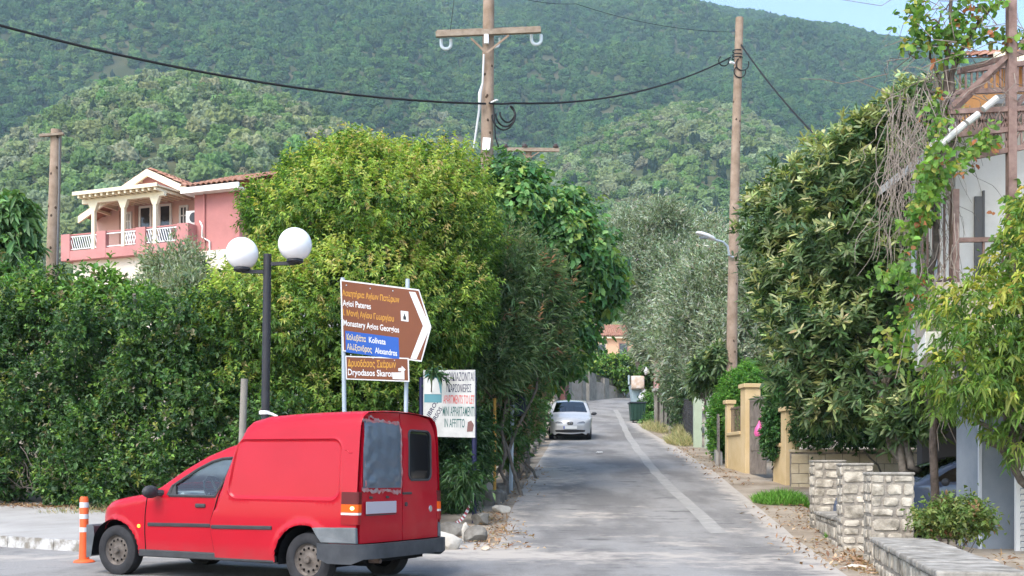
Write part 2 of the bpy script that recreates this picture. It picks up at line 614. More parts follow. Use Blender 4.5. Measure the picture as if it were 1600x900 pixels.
def seg_d(p, a, b):
    ab = b - a; t = max(0, min(1, (p - a).dot(ab) / max(ab.length_squared, 1e-9)))
    return (p - (a + ab * t)).length
def poly_d(p, pts):
    return min(seg_d(p, pts[i], pts[i + 1]) for i in range(len(pts) - 1))
RE2 = [Vector((p.x, p.y)) for p in RE]; LE2 = [Vector((p.x, p.y)) for p in LE]
dusty = [(ground_at(820, 752), .9, 5.0, .75), (ground_at(870, 820), 1.6, .5, .5), (ground_at(960, 838), 1.8, .35, .5), (ground_at(1060, 868), 2.0, .7, .62), (ground_at(1180, 880), 1.2, 1.2, .55), (ground_at(850, 742), 1.0, 3.2, .9), (ground_at(835, 770), .5, 1.8, .7), (ground_at(930, 805), 1.1, .7, .62), (ground_at(1000, 792), .6, .4, .5),
         (ground_at(800, 868), 1.6, .9, .8), (ground_at(905, 873), 1.5, .5, .62), (ground_at(1080, 850), .8, 1.2, .55), (ground_at(740, 858), 1.2, 1.0, .85),
         (ground_at(1010, 880), 1.6, .35, .6), (ground_at(60, 872), 3.0, .7, .55), (ground_at(870, 768), .5, 1.2, .55), (ground_at(1150, 830), .6, 1.0, .5)]
def wear(x, y):
    p = Vector((x, y))
    w = 0.0
    if y > 12 and y < 70:
        w = max(w, .95 - .9 * poly_d(p, RE2) / (.75 if y > 16 else .9), .75 - .9 * poly_d(p, LE2) / .7)
    for c, rx, ry, a in dusty:
        d = math.hypot((x - c.x) / rx, (y - c.y) / ry)
        w = max(w, a * (1.25 - d * .75))
    return max(0.0, min(1.0, w))

# near part in fine steps for the wear, far part coarser
near = [p for p in road_outline]
road = sheet("road", road_outline, .45, .004, M_road, attr=wear)
struct(road)

# pale concrete strip over an old trench, winding up the street
trench = [(962, 640, 7), (970, 655, 8), (978, 672, 9), (988, 690, 11), (1002, 710, 13), (1020, 733, 15), (1046, 760, 17), (1078, 790, 20), (1104, 814, 24), (1124, 834, 27)]
tl_, tr_ = [], []
def spline(pts, n=6):
    out = []
    for i in range(len(pts) - 1):
        p0 = pts[max(i - 1, 0)]; p1 = pts[i]; p2 = pts[i + 1]; p3 = pts[min(i + 2, len(pts) - 1)]
        for j in range(n):
            t = j / n
            out.append(tuple(.5 * ((2 * b) + (-a + c) * t + (2 * a - 5 * b + 4 * c - d) * t * t + (-a + 3 * b - 3 * c + d) * t ** 3) for a, b, c, d in zip(p0, p1, p2, p3)))
    out.append(tuple(pts[-1])); return out
for x, y, w in spline(trench, 4):
    j = random.uniform(-1.6, 1.6)
    a = ground_at(x - w / 2 + j, y); b = ground_at(x + w / 2 + j * .6, y)
    tl_.append((a.x, a.y)); tr_.append((b.x, b.y))
st = sheet("road_patch", tl_ + tr_[::-1], .5, .0085, M_strip); struct(st)

# pavement with kerb; the paving rises gently to the hedge
def zp(x, y):
    p = Vector((x, y)) - K0
    n = Vector((-KD.y, KD.x))
    if n.y < 0: n = -n
    d = p.dot(n)
    h = zr(16.2) + .155 + .055 * max(0, d) + .012 * (Vector((x, y)) - K0).dot(KD)
    t = sm((-x - 2.0) / 2.6)
    return h * t + (zr(y) + .006) * (1 - t)
pv = [kerb(-4.4), kerb(0), kerb(8), kerb(30)]
pv_out = [(p.x, p.y) for p in pv] + [(-30, 38), (-14, 27), (-10.2, 24.2), (-8, 22.8), (-5.5, 21.2), (-3.2, 19.6), (-2.0, 17.2)]
M_pave = mat("pavement_concrete", (.30, .285, .26), .9, .2, color2=(.40, .38, .35), scale=.8, bump=.2, bscale=40, detail=10)
pave = sheet("pavement", pv_out, .6, .004, M_pave, zf=zp); struct(pave)
M_kerb = mat("kerb_paint", (.20, .18, .15), .9, .2, color2=(.46, .45, .43), scale=5, bump=.5, bscale=25, contrast=(.40, .58))
kb = MB()
kp = [kerb(-4.35 + i * 1.0) for i in range(36)]
n_ = Vector((-KD.y, KD.x)); n_ = n_ if n_.y > 0 else -n_
for i in range(len(kp) - 1):
    a = kp[i] + KD * .012; b = kp[i + 1]
    za = zp(a.x, a.y) + .006; zb = zp(b.x, b.y) + .006
    pts = []
    o = [(-.02 - .01 * random.random(), 0), (.16, 0)]
    for p, z in ((a, za), (b, zb)):
        g0 = zr(p.y) - .1
        pts += [(p.x - n_.x * .02, p.y - n_.y * .02, g0), (p.x + n_.x * .16, p.y + n_.y * .16, g0), (p.x + n_.x * .16, p.y + n_.y * .16, z + .003), (p.x - n_.x * .0, p.y - n_.y * .0, z)]
    kb.add(pts, [(0, 1, 2, 3), (7, 6, 5, 4), (0, 4, 5, 1), (1, 5, 6, 2), (2, 6, 7, 3), (3, 7, 4, 0)])
struct(kb.build("kerb", M_kerb, bevel=.012))
# ------------------------------------------------------------------ hills and the woods on them
def curve(pts):
    xs = np.array([p[0] for p in pts], float); ys = np.array([p[1] for p in pts], float)
    # smooth piecewise interpolation on a fine table
    gx = np.linspace(xs[0], xs[-1], 1200); gy = np.interp(gx, xs, ys)
    k = np.hanning(41); k /= k.sum()
    gy = np.convolve(np.pad(gy, 20, mode='edge'), k, mode='valid')
    return lambda q: np.interp(q, gx, gy)
ridge_main = curve([(-1000, -150), (0, -170), (300, -150), (560, -80), (700, -20), (790, 5), (850, 0), (890, 8), (930, -6), (1000, -18), (1055, -5), (1075, 6), (1110, 20), (1150, 28), (1250, 40), (1330, 56), (1420, 78), (1500, 112), (1600, 135), (1800, 180), (2400, 300)])
ridge_a = curve([(-900, 420), (-300, 380), (-60, 280), (20, 232), (70, 196), (130, 158), (200, 138), (260, 133), (330, 138), (400, 155), (460, 180), (520, 206), (600, 240), (750, 300), (950, 420), (1200, 600), (2400, 650)])
ridge_b = curve([(-900, 640), (500, 560), (700, 360), (790, 300), (850, 262), (900, 236), (960, 208), (1020, 184), (1080, 170), (1140, 172), (1190, 197), (1230, 224), (1300, 262), (1400, 330), (1600, 440), (2400, 560)])
ridge_c = curve([(-900, -80), (-300, -40), (0, 40), (60, 70), (150, 130), (260, 200), (400, 300), (700, 480), (1000, 620), (2400, 690)])

def prof(p):
    p = np.clip(p, 0, 2.2)
    up = .5 * p + .5 * np.sin(np.minimum(p, 1) * np.pi / 2)
    return np.where(p <= 1, up, 1 - .55 * (p - 1))
def hill_z(X, Y):
    q = CX + FOC * X / Y
    base = zr(300) + (Y - 300) * .035
    base = np.maximum(base, 0)
    def rise(rd, Yr, Yb, conc=1.0):
        H = EYE + (HY - rd(q)) * Yr / FOC
        b0 = zr(300) + (Yr - 300) * .0
        p = (Y - Yb) / (Yr - Yb)
        return np.where(p > 0, prof(p) ** conc * np.maximum(H - 12, 0), -20) + 12
    za = rise(ridge_a, 720., 300.)
    zb = rise(ridge_b, 1000., 430.)
    zc = rise(ridge_c, 1350., 560.)
    P = np.stack([X, Y, np.zeros_like(X)], axis=-1)
    n1 = noise3(P, 31, .010); n2 = noise3(P, 33, .004)
    zm = rise(ridge_main, 2300., 620., 1.08)
    pm = np.clip((Y - 620.) / 1680., 0, 1)
    gully = noise3(np.stack([q * 1.2, Y * .35, np.zeros_like(X)], axis=-1), 35, .02)
    zm = zm + (n2 * 34 + n1 * 12 + gully * 16) * np.sin(np.pi * pm) ** .8
    zz = np.stack([base, za, zb, zc, zm], -1)
    k = 8.0
    m = zz.max(-1, keepdims=True)
    z = (m[..., 0] + k * np.log(np.exp((zz - m) / k).sum(-1)) - 2)
    return z + n1 * np.clip((Y - 320) / 200, 0, 1) * 3

def hills_mesh():
    qs = np.linspace(-560, 2160, 240)
    ys = np.concatenate([np.linspace(300, 1100, 130), np.linspace(1110, 2450, 130)])
    Yg, Qg = np.meshgrid(ys, qs, indexing='ij')
    Xg = (Qg - CX) / FOC * Yg
    Z = hill_z(Xg.ravel(), Yg.ravel()).reshape(Xg.shape)
    Z[0, :] = np.minimum(Z[0, :], zr(300) - 1)
    V = np.stack([Xg, Yg, Z], -1).reshape(-1, 3)
    w = len(qs)
    i, j = np.meshgrid(np.arange(len(ys) - 1), np.arange(w - 1), indexing='ij')
    a = (i * w + j).ravel()
    loops = np.stack([a, a + 1, a + w + 1, a + w], 1).ravel()
    m = mat("hill_soil", (.065, .075, .030), .95, .1, color2=(.17, .14, .08), scale=.02, detail=10, contrast=(.5, .72))
    o = fast_mesh("hills", V, loops, np.full(len(a), 4), None, m, off=Vector((0, 300, 0)))
    struct(o)
    # horizon seen over the nearer rows, for placing only trees that can show
    E = Z / Yg
    cm = np.maximum.accumulate(E, axis=0)
    return qs, ys, cm
H_qs, H_ys, H_cm = hills_mesh()

def canopy_mat(name, bump_scale):
    m = bpy.data.materials.new(name); m.use_nodes = True
    nt = m.node_tree; N = nt.nodes; L = nt.links
    b = N["Principled BSDF"]; b.inputs["Roughness"].default_value = .8; b.inputs["Specular IOR Level"].default_value = .15
    a = N.new("ShaderNodeAttribute"); a.attribute_type = 'INSTANCER'; a.attribute_name = "tint"
    tc = N.new("ShaderNodeTexCoord")
    n = N.new("ShaderNodeTexNoise"); n.inputs["Scale"].default_value = bump_scale; n.inputs["Detail"].default_value = 4
    L.new(tc.outputs["Object"], n.inputs["Vector"])
    r = N.new("ShaderNodeValToRGB"); r.color_ramp.elements[0].position = .35; r.color_ramp.elements[1].position = .68
    r.color_ramp.elements[0].color = (.55, .6, .55, 1); r.color_ramp.elements[1].color = (1.45, 1.4, 1.3, 1)
    L.new(n.outputs["Fac"], r.inputs[0])
    x = N.new("ShaderNodeMix"); x.data_type = 'RGBA'; x.blend_type = 'MULTIPLY'; x.inputs[0].default_value = 1
    L.new(a.outputs["Color"], x.inputs[6]); L.new(r.outputs[0], x.inputs[7])
    L.new(x.outputs[2], b.inputs["Base Color"])
    bp = N.new("ShaderNodeBump"); bp.inputs["Strength"].default_value = .9; bp.inputs["Distance"].default_value = .3
    L.new(n.outputs["Fac"], bp.inputs["Height"]); L.new(bp.outputs[0], b.inputs["Normal"])
    return m
M_canopy = canopy_mat("woodland_leaves", 4.5)

def canopy_nodes(sub=4):
    ng = bpy.data.node_groups.new("woodland", 'GeometryNodeTree')
    ng.interface.new_socket("Geometry", in_out='INPUT', socket_type='NodeSocketGeometry')
    ng.interface.new_socket("Geometry", in_out='OUTPUT', socket_type='NodeSocketGeometry')
    N = ng.nodes; L = ng.links
    gi = N.new("NodeGroupInput"); go = N.new("NodeGroupOutput")
    jn = N.new("GeometryNodeGeometryToInstance")
    for variant in range(3):
        ico = N.new("GeometryNodeMeshIcoSphere"); ico.inputs["Radius"].default_value = 1; ico.inputs["Subdivisions"].default_value = sub
        pos = N.new("GeometryNodeInputPosition"); 
        t1 = N.new("ShaderNodeTexNoise"); t1.inputs["Scale"].default_value = 1.5 + variant * .25; t1.inputs["Detail"].default_value = 4; t1.inputs["Roughness"].default_value = .72
        off = N.new("ShaderNodeVectorMath"); off.operation = 'ADD'; off.inputs[1].default_value = (variant * 7.3, variant * 3.1, 0)
        L.new(pos.outputs[0], off.inputs[0]); L.new(off.outputs[0], t1.inputs["Vector"])
        mr = N.new("ShaderNodeMapRange"); mr.inputs[1].default_value = .25; mr.inputs[2].default_value = .75; mr.inputs[3].default_value = .45; mr.inputs[4].default_value = 1.45
        L.new(t1.outputs[0], mr.inputs[0])
        sc = N.new("ShaderNodeVectorMath"); sc.operation = 'SCALE'
        L.new(pos.outputs[0], sc.inputs[0]); L.new(mr.outputs[0], sc.inputs["Scale"])
        sp = N.new("GeometryNodeSetPosition")
        L.new(ico.outputs[0], sp.inputs["Geometry"]); L.new(sc.outputs[0], sp.inputs["Position"])
        smn = N.new("GeometryNodeSetMaterial"); smn.inputs["Material"].default_value = M_canopy
        L.new(sp.outputs[0], smn.inputs["Geometry"])
        L.new(smn.outputs[0], jn.inputs[0])
    ip = N.new("GeometryNodeInstanceOnPoints")
    ip.inputs["Pick Instance"].default_value = True
    L.new(gi.outputs[0], ip.inputs["Points"]); L.new(jn.outputs[0], ip.inputs["Instance"])
    a1 = N.new("GeometryNodeInputNamedAttribute"); a1.data_type = 'FLOAT_VECTOR'; a1.inputs[0].default_value = "size"
    a2 = N.new("GeometryNodeInputNamedAttribute"); a2.data_type = 'FLOAT_VECTOR'; a2.inputs[0].default_value = "turn"
    a3 = N.new("GeometryNodeInputNamedAttribute"); a3.data_type = 'INT'; a3.inputs[0].default_value = "shape"
    L.new(a1.outputs[0], ip.inputs["Scale"]); L.new(a2.outputs[0], ip.inputs["Rotation"]); L.new(a3.outputs[0], ip.inputs["Instance Index"])
    L.new(ip.outputs[0], go.inputs[0])
    return ng
NG = canopy_nodes()

def woodland(name, label, y0, y1, spacing, size, cols, w, g, qlim=(-330, 1930), cyp=.03, sel=None, clear=None):
    def area_n(): return None
    # sample uniformly over the ground between y0 and y1 inside the view wedge
    tmax = max(abs(qlim[0] - CX), abs(qlim[1] - CX)) / FOC
    A = tmax * (y1 ** 2 - y0 ** 2)
    n = int(A / spacing ** 2)
    Y = np.sqrt(y0 ** 2 + (y1 ** 2 - y0 ** 2) * g.random(n))
    X = (g.random(n) * 2 - 1) * tmax * Y
    q = CX + FOC * X / Y
    k = (q > qlim[0]) & (q < qlim[1])
    if sel is not None: k &= sel(X, Y, q)
    X, Y, q = X[k], Y[k], q[k]
    Z = hill_z(X, Y)
    n = len(X)
    s = size * (.45 + 1.05 * g.random(n) ** 1.9)
    # only those that can show over what stands nearer
    top = (Z + 2.2 * s) / Y
    iq = np.clip(np.searchsorted(H_qs, q) - 1, 0, len(H_qs) - 1)
    iy = np.clip(np.searchsorted(H_ys, Y - 14) - 1, 0, len(H_ys) - 1)
    vis = (top > H_cm[iy, iq] - .004) & (HY - FOC * top < 620) & (HY - FOC * (Z / Y) > -140)
    if clear is not None: vis &= ~clear(X, Y, q, g)
    X, Y, Z, s, q = X[vis], Y[vis], Z[vis], s[vis], q[vis]
    n = len(X)
    P = np.stack([X, Y, Z], 1)
    pn = noise3(P, 41, .012)
    W = np.array(w, float)
    c = np.array(cols, float)
    pr = np.cumsum(W / W.sum())
    u = np.clip(g.random(n) * .55 + (pn + 1.5) / 3 * .45, 0, .999)
    ci = np.searchsorted(pr, u)
    tint = c[ci] * (1 + .22 * (g.random((n, 1)) * 2 - 1)) * (1 + .06 * g.normal(size=(n, 3)))
    sz = np.stack([s, s, s * (.75 + .35 * g.random(n))], 1)
    cy_ = g.random(n) < cyp * np.clip(1 + 2 * noise3(P, 43, .02), 0, 5)
    sz[cy_] = np.stack([s[cy_] * .34, s[cy_] * .34, s[cy_] * 1.25], 1)
    tint[cy_] = np.array([.022, .042, .022])
    P[:, 2] += sz[:, 2] * .55
    me = bpy.data.meshes.new(name)
    me.vertices.add(n); me.vertices.foreach_set("co", P.astype(np.float32).ravel())
    def put(nm, ty, key, arr):
        a = me.attributes.new(nm, ty, 'POINT'); a.data.foreach_set(key, arr.ravel())
    put("size", 'FLOAT_VECTOR', "vector", sz.astype(np.float32))
    put("turn", 'FLOAT_VECTOR', "vector", np.stack([np.zeros(n), np.zeros(n), g.random(n) * 6.28], 1).astype(np.float32))
    put("shape", 'INT', "value", g.integers(0, 3, n).astype(np.int32))
    put("tint", 'FLOAT_COLOR', "color", np.concatenate([np.clip(tint, .004, 1), np.ones((n, 1))], 1).astype(np.float32))
    ob = bpy.data.objects.new(name, me); col.objects.link(ob)
    md = ob.modifiers.new("trees", 'NODES'); md.node_group = NG
    tagp(ob, label, "woodland", None, "stuff")
    print(name, n)
    return ob

gw = np.random.default_rng(11)
near_a = lambda X, Y, q: (q < 1000)
olive_cols = [(.06, .125, .030), (.105, .17, .050), (.155, .20, .080), (.185, .215, .115), (.085, .145, .034)]
scrub_cols = [(.032, .075, .028), (.050, .105, .033), (.072, .135, .038), (.115, .180, .048), (.15, .18, .06)]
woodland("hill_woodland", "olive and evergreen woodland on the rounded hills behind the village", 315, 1010, 6.2, 4.1, olive_cols, [3, 3, 2.4, 1.6, 3], gw, cyp=.04,
         sel=lambda X, Y, q: (Y < 760) | (q > 640), clear=lambda X, Y, q, g: (noise3(np.stack([X, Y, X * 0], 1), 51, .035) > 1.25))
woodland("mountain_woodland", "dense green scrub covering the tall mountain behind everything", 700, 2420, 5.7, 4.4, scrub_cols, [3, 4, 3, 1.6, 1], gw, cyp=.025,
         sel=lambda X, Y, q: ~((Y < 1010) & (q > 640)), clear=lambda X, Y, q, g: (noise3(np.stack([X, Y, X * 0], 1), 53, .02) > 1.75))
# ------------------------------------------------------------------ houses and walls
def ray_t(px, o, d):
    """distance along the ground line o + d*t where photo column px crosses it"""
    k = (px - CX) / FOC
    return (k * o.y - o.x) / (d.x - k * d.y)

def tiled_roof(mb, p0, pu, pv, nu, th=.06, period=.24):
    """a slope of barrel tiles: p0 corner at the eave, pu along the eave, pv up the slope"""
    p0 = Vector(p0); pu = Vector(pu); pv = Vector(pv)
    n = pu.cross(pv).normalized()
    if n.z < 0: n = -n
    L = pu.length; cols_ = max(2, int(L / period)) * 6
    rows = max(2, int(pv.length / .4))
    vs = []; fs = []
    for j in range(rows + 1):
        for jj in (0, 1):
            if j == rows and jj: continue
            for i in range(cols_ + 1):
                w = abs(math.sin(math.pi * (i / 6)))
                lift = .02 + .075 * w + (.035 if jj else 0)
                vs.append(p0 + pu * (i / cols_) + pv * ((j) / rows) + n * lift)
    r = 0; total = 2 * rows + 1
    for j in range(total - 1):
        for i in range(cols_):
            a = j * (cols_ + 1) + i
            fs.append((a, a + 1, a + cols_ + 2, a + cols_ + 1))
    mb.add(vs, fs)
    mb.add([p0, p0 + pu, p0 + pu + pv, p0 + pv], [(0, 1, 2, 3)])

M_tile = mat("terracotta_tiles", (.26, .115, .07), .85, .2, color2=(.42, .24, .17), scale=2.5, detail=8, bump=.2)
M_pink = mat("salmon_render", (.46, .21, .195), .85, .2, var=.08, scale=1.2, bump=.1, bscale=60)
M_dpink = mat("deep_pink_render", (.42, .18, .165), .85, .2, var=.08, scale=1.2, bump=.1, bscale=60)
M_peach = mat("peach_render", (.66, .42, .345), .85, .2, var=.05, scale=1.0)
M_cream = mat("cream_paint", (.78, .69, .50), .7, .3, var=.05, scale=3)
M_white = mat("white_paint", (.74, .72, .67), .7, .3, var=.06, scale=2)
M_wall_w = mat("cream_render", (.74, .66, .54), .85, .2, var=.05, scale=.8)
M_dark = mat("dark_opening", (.02, .02, .022), .4, .5)
M_pane = mat("window_pane", (.03, .035, .04), .08, .6)
M_iron = mat("dark_iron", (.035, .033, .032), .6, .4, var=.2)
M_whmetal = mat("white_metal", (.75, .75, .74), .5, .4)
M_plast = mat("grey_plastic", (.05, .05, .05), .5, .4)
Z = Vector((0, 0, 1))

def pink_house():
    C = at(294, 390, 45.0); C0 = Vector((C.x, C.y, 0))
    a = Vector((-.93, .367, 0)).normalized(); b = Vector((.367, .93, 0)).normalized()
    base = C0 + a * 4 + b * 3; base.z = zg(base.x, base.y)
    T = thing("house", "two storey salmon pink house with balcony and tiled gable roof on the slope", "house", base)
    def t(px, s=0): return ray_t(px, C0 + b * s, a)
    def P(tt, s, z): return C0 + a * tt + b * s + Z * z
    def zz(px, py, s=0):
        p = C0 + b * s + a * t(px, s)
        return EYE + (HY - py) * p.y / FOC
    def box(m, t0, t1, s0, s1, z0, z1): m.fbox(C0, a, b, Z, t0, s0, z0, t1, s1, z1)
    zb, zl, zh = zz(294, 391), zz(276, 377), zz(290, 348)
    fl = zb + .12
    tl = t(96)
    # lower storey and upper walls
    m = MB(); box(m, -3.2, tl - .3, .35, 7.5, base.z - 5, zb); m.build("lower_wall", M_wall_w, T)
    top = zz(231, 300, 2.0)
    tR, tL = t(300, 2.0) - .4, t(143, 2.0)
    ap_t = t(231.4, 1.0); ap_z = zz(231.4, 264, 1.0)
    e1t, e1z = t(124, 1.0), zz(124, 338, 1.0)
    e2t, e2z = t(308, 1.0), zz(308, 298.5, 1.0)
    # front wall with openings left by door and window recesses
    m = MB(); box(m, tR, tL, 2.0, 7.0, fl, e1z - .05 + .2); box(m, tR, t(165, 2.), 2.003, 6.99, fl + .2, top - .15)
    wall = m.build("upper_wall", M_peach, T)
    m = MB()
    gl = [(t(x, 1.3), zz(x, y, 1.3)) for x, y in ((192, 301), (231.4, 273), (298, 303))]
    m.prism([(p[0], p[1]) for p in gl], C0 + b * 1.30, a, Z, b * .66)
    m.build("gable", M_pink, T)
    m = MB(); box(m, t(287, 1.2), t(240, 1.2), 1.2, 1.297, zz(262, 301, 1.2), zz(262, 295, 1.2)); m.build("gable_ledge", M_dpink, T)
    # roof: two tiled slopes with cream verge boards
    m = MB()
    L = b * 6.5
    eL = P(e1t, 1.0, e1z); eR = P(e2t, 1.0, e2z); A = P(ap_t, 1.0, ap_z)
    tiled_roof(m, eL, L, A - eL, 10); tiled_roof(m, eR, L, A - eR, 10)
    roof = m.build("roof", M_tile, T)
    m = MB()
    for e in (eL, eR):
        d = (A - e)
        for s in (0,):
            n = Vector((0, 0, -1))
            m.add([e + n * .02, A + n * .02, A + n * .30, e + n * .30, e + n * .02 - b * .09, A + n * .02 - b * .09, A + n * .30 - b * .09, e + n * .30 - b * .09],
                  [(0, 1, 2, 3), (4, 7, 6, 5), (0, 4, 5, 1), (3, 2, 6, 7), (0, 3, 7, 4), (1, 5, 6, 2)])
    m.build("verge_board", M_cream, roof)
    m = MB()   # rafters under the verge
    for e in (eL, eR):
        for i in range(2, 9):
            p = e.lerp(A, i / 9.5) - Z * .12
            m.bar(p, p + b * 1.1, .09, .1)
    m.build("rafter", M_cream, roof)
    # doors and windows
    def opening(px0, px1, py0, zbot, nm, lab=None, cols_=1, rows_=1, pane=M_pane):
        t1, t0 = t(px0, 1.93), t(px1, 1.93)
        zt = zz((px0 + px1) / 2, py0, 1.93)
        f = MB()
        w = .09
        for (x0, x1, y0, y1) in ((t0, t1, zt - w, zt), (t0, t1, zbot, zbot + w), (t0, t0 + w, zbot + w, zt - w), (t1 - w, t1, zbot + w, zt - w)):
            f.fbox(C0, a, b, Z, x0, 1.93, y0, x1, 2.02, y1)
        for i in range(1, cols_): x = t0 + (t1 - t0) * i / cols_; f.fbox(C0, a, b, Z, x - .03, 1.94, zbot + w, x + .03, 2.02, zt - w)
        for i in range(1, rows_): y = zbot + (zt - zbot) * i / rows_; f.fbox(C0, a, b, Z, t0 + w, 1.945, y - .025, t1 - w, 2.02, y + .025)
        o = f.build(nm, M_white, T)
        g = MB(); g.fbox(C0, a, b, Z, t0 + w, 1.96, zbot + w, t1 - w, 1.99, zt - w)
        g.build("pane", pane, o)
        return o
    opening(216.5, 236.5, 321.5, fl + .05, "door")
    opening(247.5, 267.5, 318.5, fl + .05, "door")
    opening(194, 205, 331, fl + 1.0, "window", cols_=2, rows_=3)
    opening(279.5, 293, 320.5, fl + .95, "window", cols_=2, rows_=3)
    m = MB(); box(m, t(194, 1.93), t(186, 1.93), 1.93, 1.99, fl + .85, zz(190, 330, 2)); box(m, t(216, 1.93), t(210, 1.93), 1.93, 1.99, fl + .1, zz(213, 322, 2))
    m.build("shutter", mat("brown_shutter", (.30, .16, .12), .7), T)
    # balcony
    m = MB(); box(m, -.05, tl, 0, 2.6, zb, fl); box(m, 0, tl, 0, .18, fl, zl)
    for x0, x1 in ((95.5, 109), (151, 165), (212, 227), (276, 294)):
        box(m, t(x1), t(x0), -.012, .192, zb + .002, zh)
    box(m, 0.0, .2, .195, .85, fl, zh - .004)
    bal = m.build("balcony", M_pink, T)
    m = MB()
    for x0, x1 in ((109, 151), (165, 212), (227, 276)):
        A0, A1 = t(x1), t(x0)
        m.bar(P(A0, .08, zl + .58), P(A1, .08, zl + .58), .05, .04)
        m.bar(P(A0, .08, zl + .07), P(A1, .08, zl + .07), .04, .03)
        if x0 == 165: A1 = A0 + (A1 - A0) * .42
        if x0 == 227: A0 += (A1 - A0) * .16
        n = max(4, int((A1 - A0) / .11))
        for i in range(n):
            q = A0 + (A1 - A0) * i / n
            m.bar(P(q, .08, zl + .07), P(q + .16, .08, zl + .58), .028, .028)
            if x0 == 165: m.bar(P(q + .16, .08, zl + .07), P(q, .08, zl + .58), .028, .028)
    m.build("railing", M_whmetal, T)
    m = MB(); m.bar(P(t(276), .1, zh - .03), P(t(109), .1, zh - .03), .05, .05); m.build("handrail", M_dpink, T)
    # pergola over the balcony
    pz = zz(144, 318, .1); pz2 = zz(242, 305, .1)
    for x in (147, 193.5, 243):
        m = MB(); q = t(x, .1)
        m.bar(P(q, .1, fl), P(q, .1, pz), .15, .15, up=tuple(a))
        m.add([P(q - .24, .02, pz), P(q + .24, .02, pz), P(q + .1, .02, pz - .32), P(q - .1, .02, pz - .32), P(q - .24, .18, pz), P(q + .24, .18, pz), P(q + .1, .18, pz - .32), P(q - .1, .18, pz - .32)],
              [(0, 1, 2, 3), (7, 6, 5, 4), (0, 4, 5, 1), (1, 5, 6, 2), (2, 6, 7, 3), (3, 7, 4, 0)])
        m.build("pergola_post", M_cream, T)
    m = MB()
    q0, q1 = t(258, .1), t(130, .1)
    m.bar(P(q0, .1, pz + .08), P(q1, .1, pz + .08), .14, .17)
    for i in range(14):
        q = q0 + (q1 - q0) * (i + .5) / 14
        m.bar(P(q, -.35, pz + .20), P(q, 1.9, pz + .30), .09, .1)
    m.fbox(P(0, 0, pz), a, b, Z, q0, -.42, .26, q1 + .1, -.36, .40)
    m.add([P(q0, -.4, pz + .29), P(q1, -.4, pz + .29), P(q1, 1.9, pz + .37), P(q0, 1.9, pz + .37), P(q0, -.4, pz + .35), P(q1, -.4, pz + .35), P(q1, 1.9, pz + .42), P(q0, 1.9, pz + .42)],
          [(0, 1, 2, 3), (7, 6, 5, 4), (0, 4, 5, 1), (1, 5, 6, 2), (2, 6, 7, 3), (3, 7, 4, 0)])
    m.build("pergola_roof", M_cream, T)
    # right wing
    s = .55
    w0, w1 = t(304, s), t(374, s)
    ze = zz(325, 303, s)
    m = MB(); box(m, w1, w0, s, 7, base.z - 5, ze); m.build("wing_wall", M_dpink, T)
    m = MB(); o1, o0 = w1 - .3, t(281.5, s - .5)
    box(m, o1, o0, s - .5, s - .42, ze - .02, ze + .2); box(m, o1, o0, s - .42, s + .2, ze - .0, ze + .06)
    m.build("eave_board", M_white, T)
    m = MB(); tiled_roof(m, P(o0, s - .5, ze + .2), a * (o1 - o0), b * 3.6 + Z * 1.25, 10)
    tiled_roof(m, P(o0, s + 6.7, ze + .2), a * (o1 - o0), b * -3.6 + Z * 1.25, 10)
    m.build("wing_roof", M_tile, T)
    m = MB(); q = t(319, s - .05); m.tube([P(q, s - .05, zb - 3), P(q, s - .05, ze)], .05); m.build("downpipe", M_dpink, T)
    # air conditioner on the wall
    q = t(299.5, .5)
    AC = thing("air_conditioner", "white outdoor air conditioner unit with round black grille on the pink house", "air conditioner", P(q, .6, zh))
    m = MB(); box(m, q - .32, q + .38, .62, .92, zh + .06, zh + .62); m.build("casing", M_white, AC, bevel=.02)
    m = MB(); m.lathe([(.001, 0), (.19, 0), (.2, .02)], P(q - .02, .605, zh + .34), -b, 20); m.build("fan_grille", M_dark, AC)
    m = MB(); m.tube([P(q - .3, .6, zh + .2), P(q - .55, .45, zh - .1), P(q - .5, .48, zh - .5), P(q - .85, .5, zh - .7), P(q - .85, .5, zb - .5)], .035); m.build("pipe", M_white, AC)
pink_house()

def plain_house(name, label, px0, px1, Y, depth, py_eave, py_ridge, wallm, roofm, wins, rot=0.0):
    c = gz((px0 + px1) / 2, Y + depth / 2)
    T = thing(name, label, "house", c)
    X0 = (px0 - CX) * Y / FOC; X1 = (px1 - CX) * Y / FOC
    ze = EYE + (HY - py_eave) * Y / FOC; zrg = EYE + (HY - py_ridge) * (Y + depth / 2) / FOC
    m = MB(); m.box(X0, Y, c.z - 1.5, X1, Y + depth, ze); m.build("wall", wallm, T)
    m = MB(); m.box(X0 - .5, Y - .5, ze - .02, X1 + .5, Y + depth + .5, ze + .18); m.build("cornice", M_cream, T)
    m = MB()
    tiled_roof(m, (X0 - .6, Y - .6, ze + .2), (X1 - X0 + 1.2, 0, 0), (0, depth / 2 + .6, zrg - ze - .2), 8)
    tiled_roof(m, (X0 - .6, Y + depth + .6, ze + .2), (X1 - X0 + 1.2, 0, 0), (0, -depth / 2 - .6, zrg - ze - .2), 8)
    m.build("roof", roofm, T)
    for (a0, a1, b0, b1, mm) in wins:
        x0 = (a0 - CX) * Y / FOC; x1 = (a1 - CX) * Y / FOC
        z1 = EYE + (HY - b0) * Y / FOC; z0 = EYE + (HY - b1) * Y / FOC
        f = MB(); f.box(x0 - .1, Y - .05, z0 - .1, x1 + .1, Y + .03, z1 + .1); o = f.build("window", mm, T)
        g = MB(); g.box(x0, Y - .07, z0, x1, Y - .045, z1); g.build("pane", M_pane, o)
M_peach2 = mat("orange_render", (.62, .38, .24), .85, .2, var=.06, scale=1)
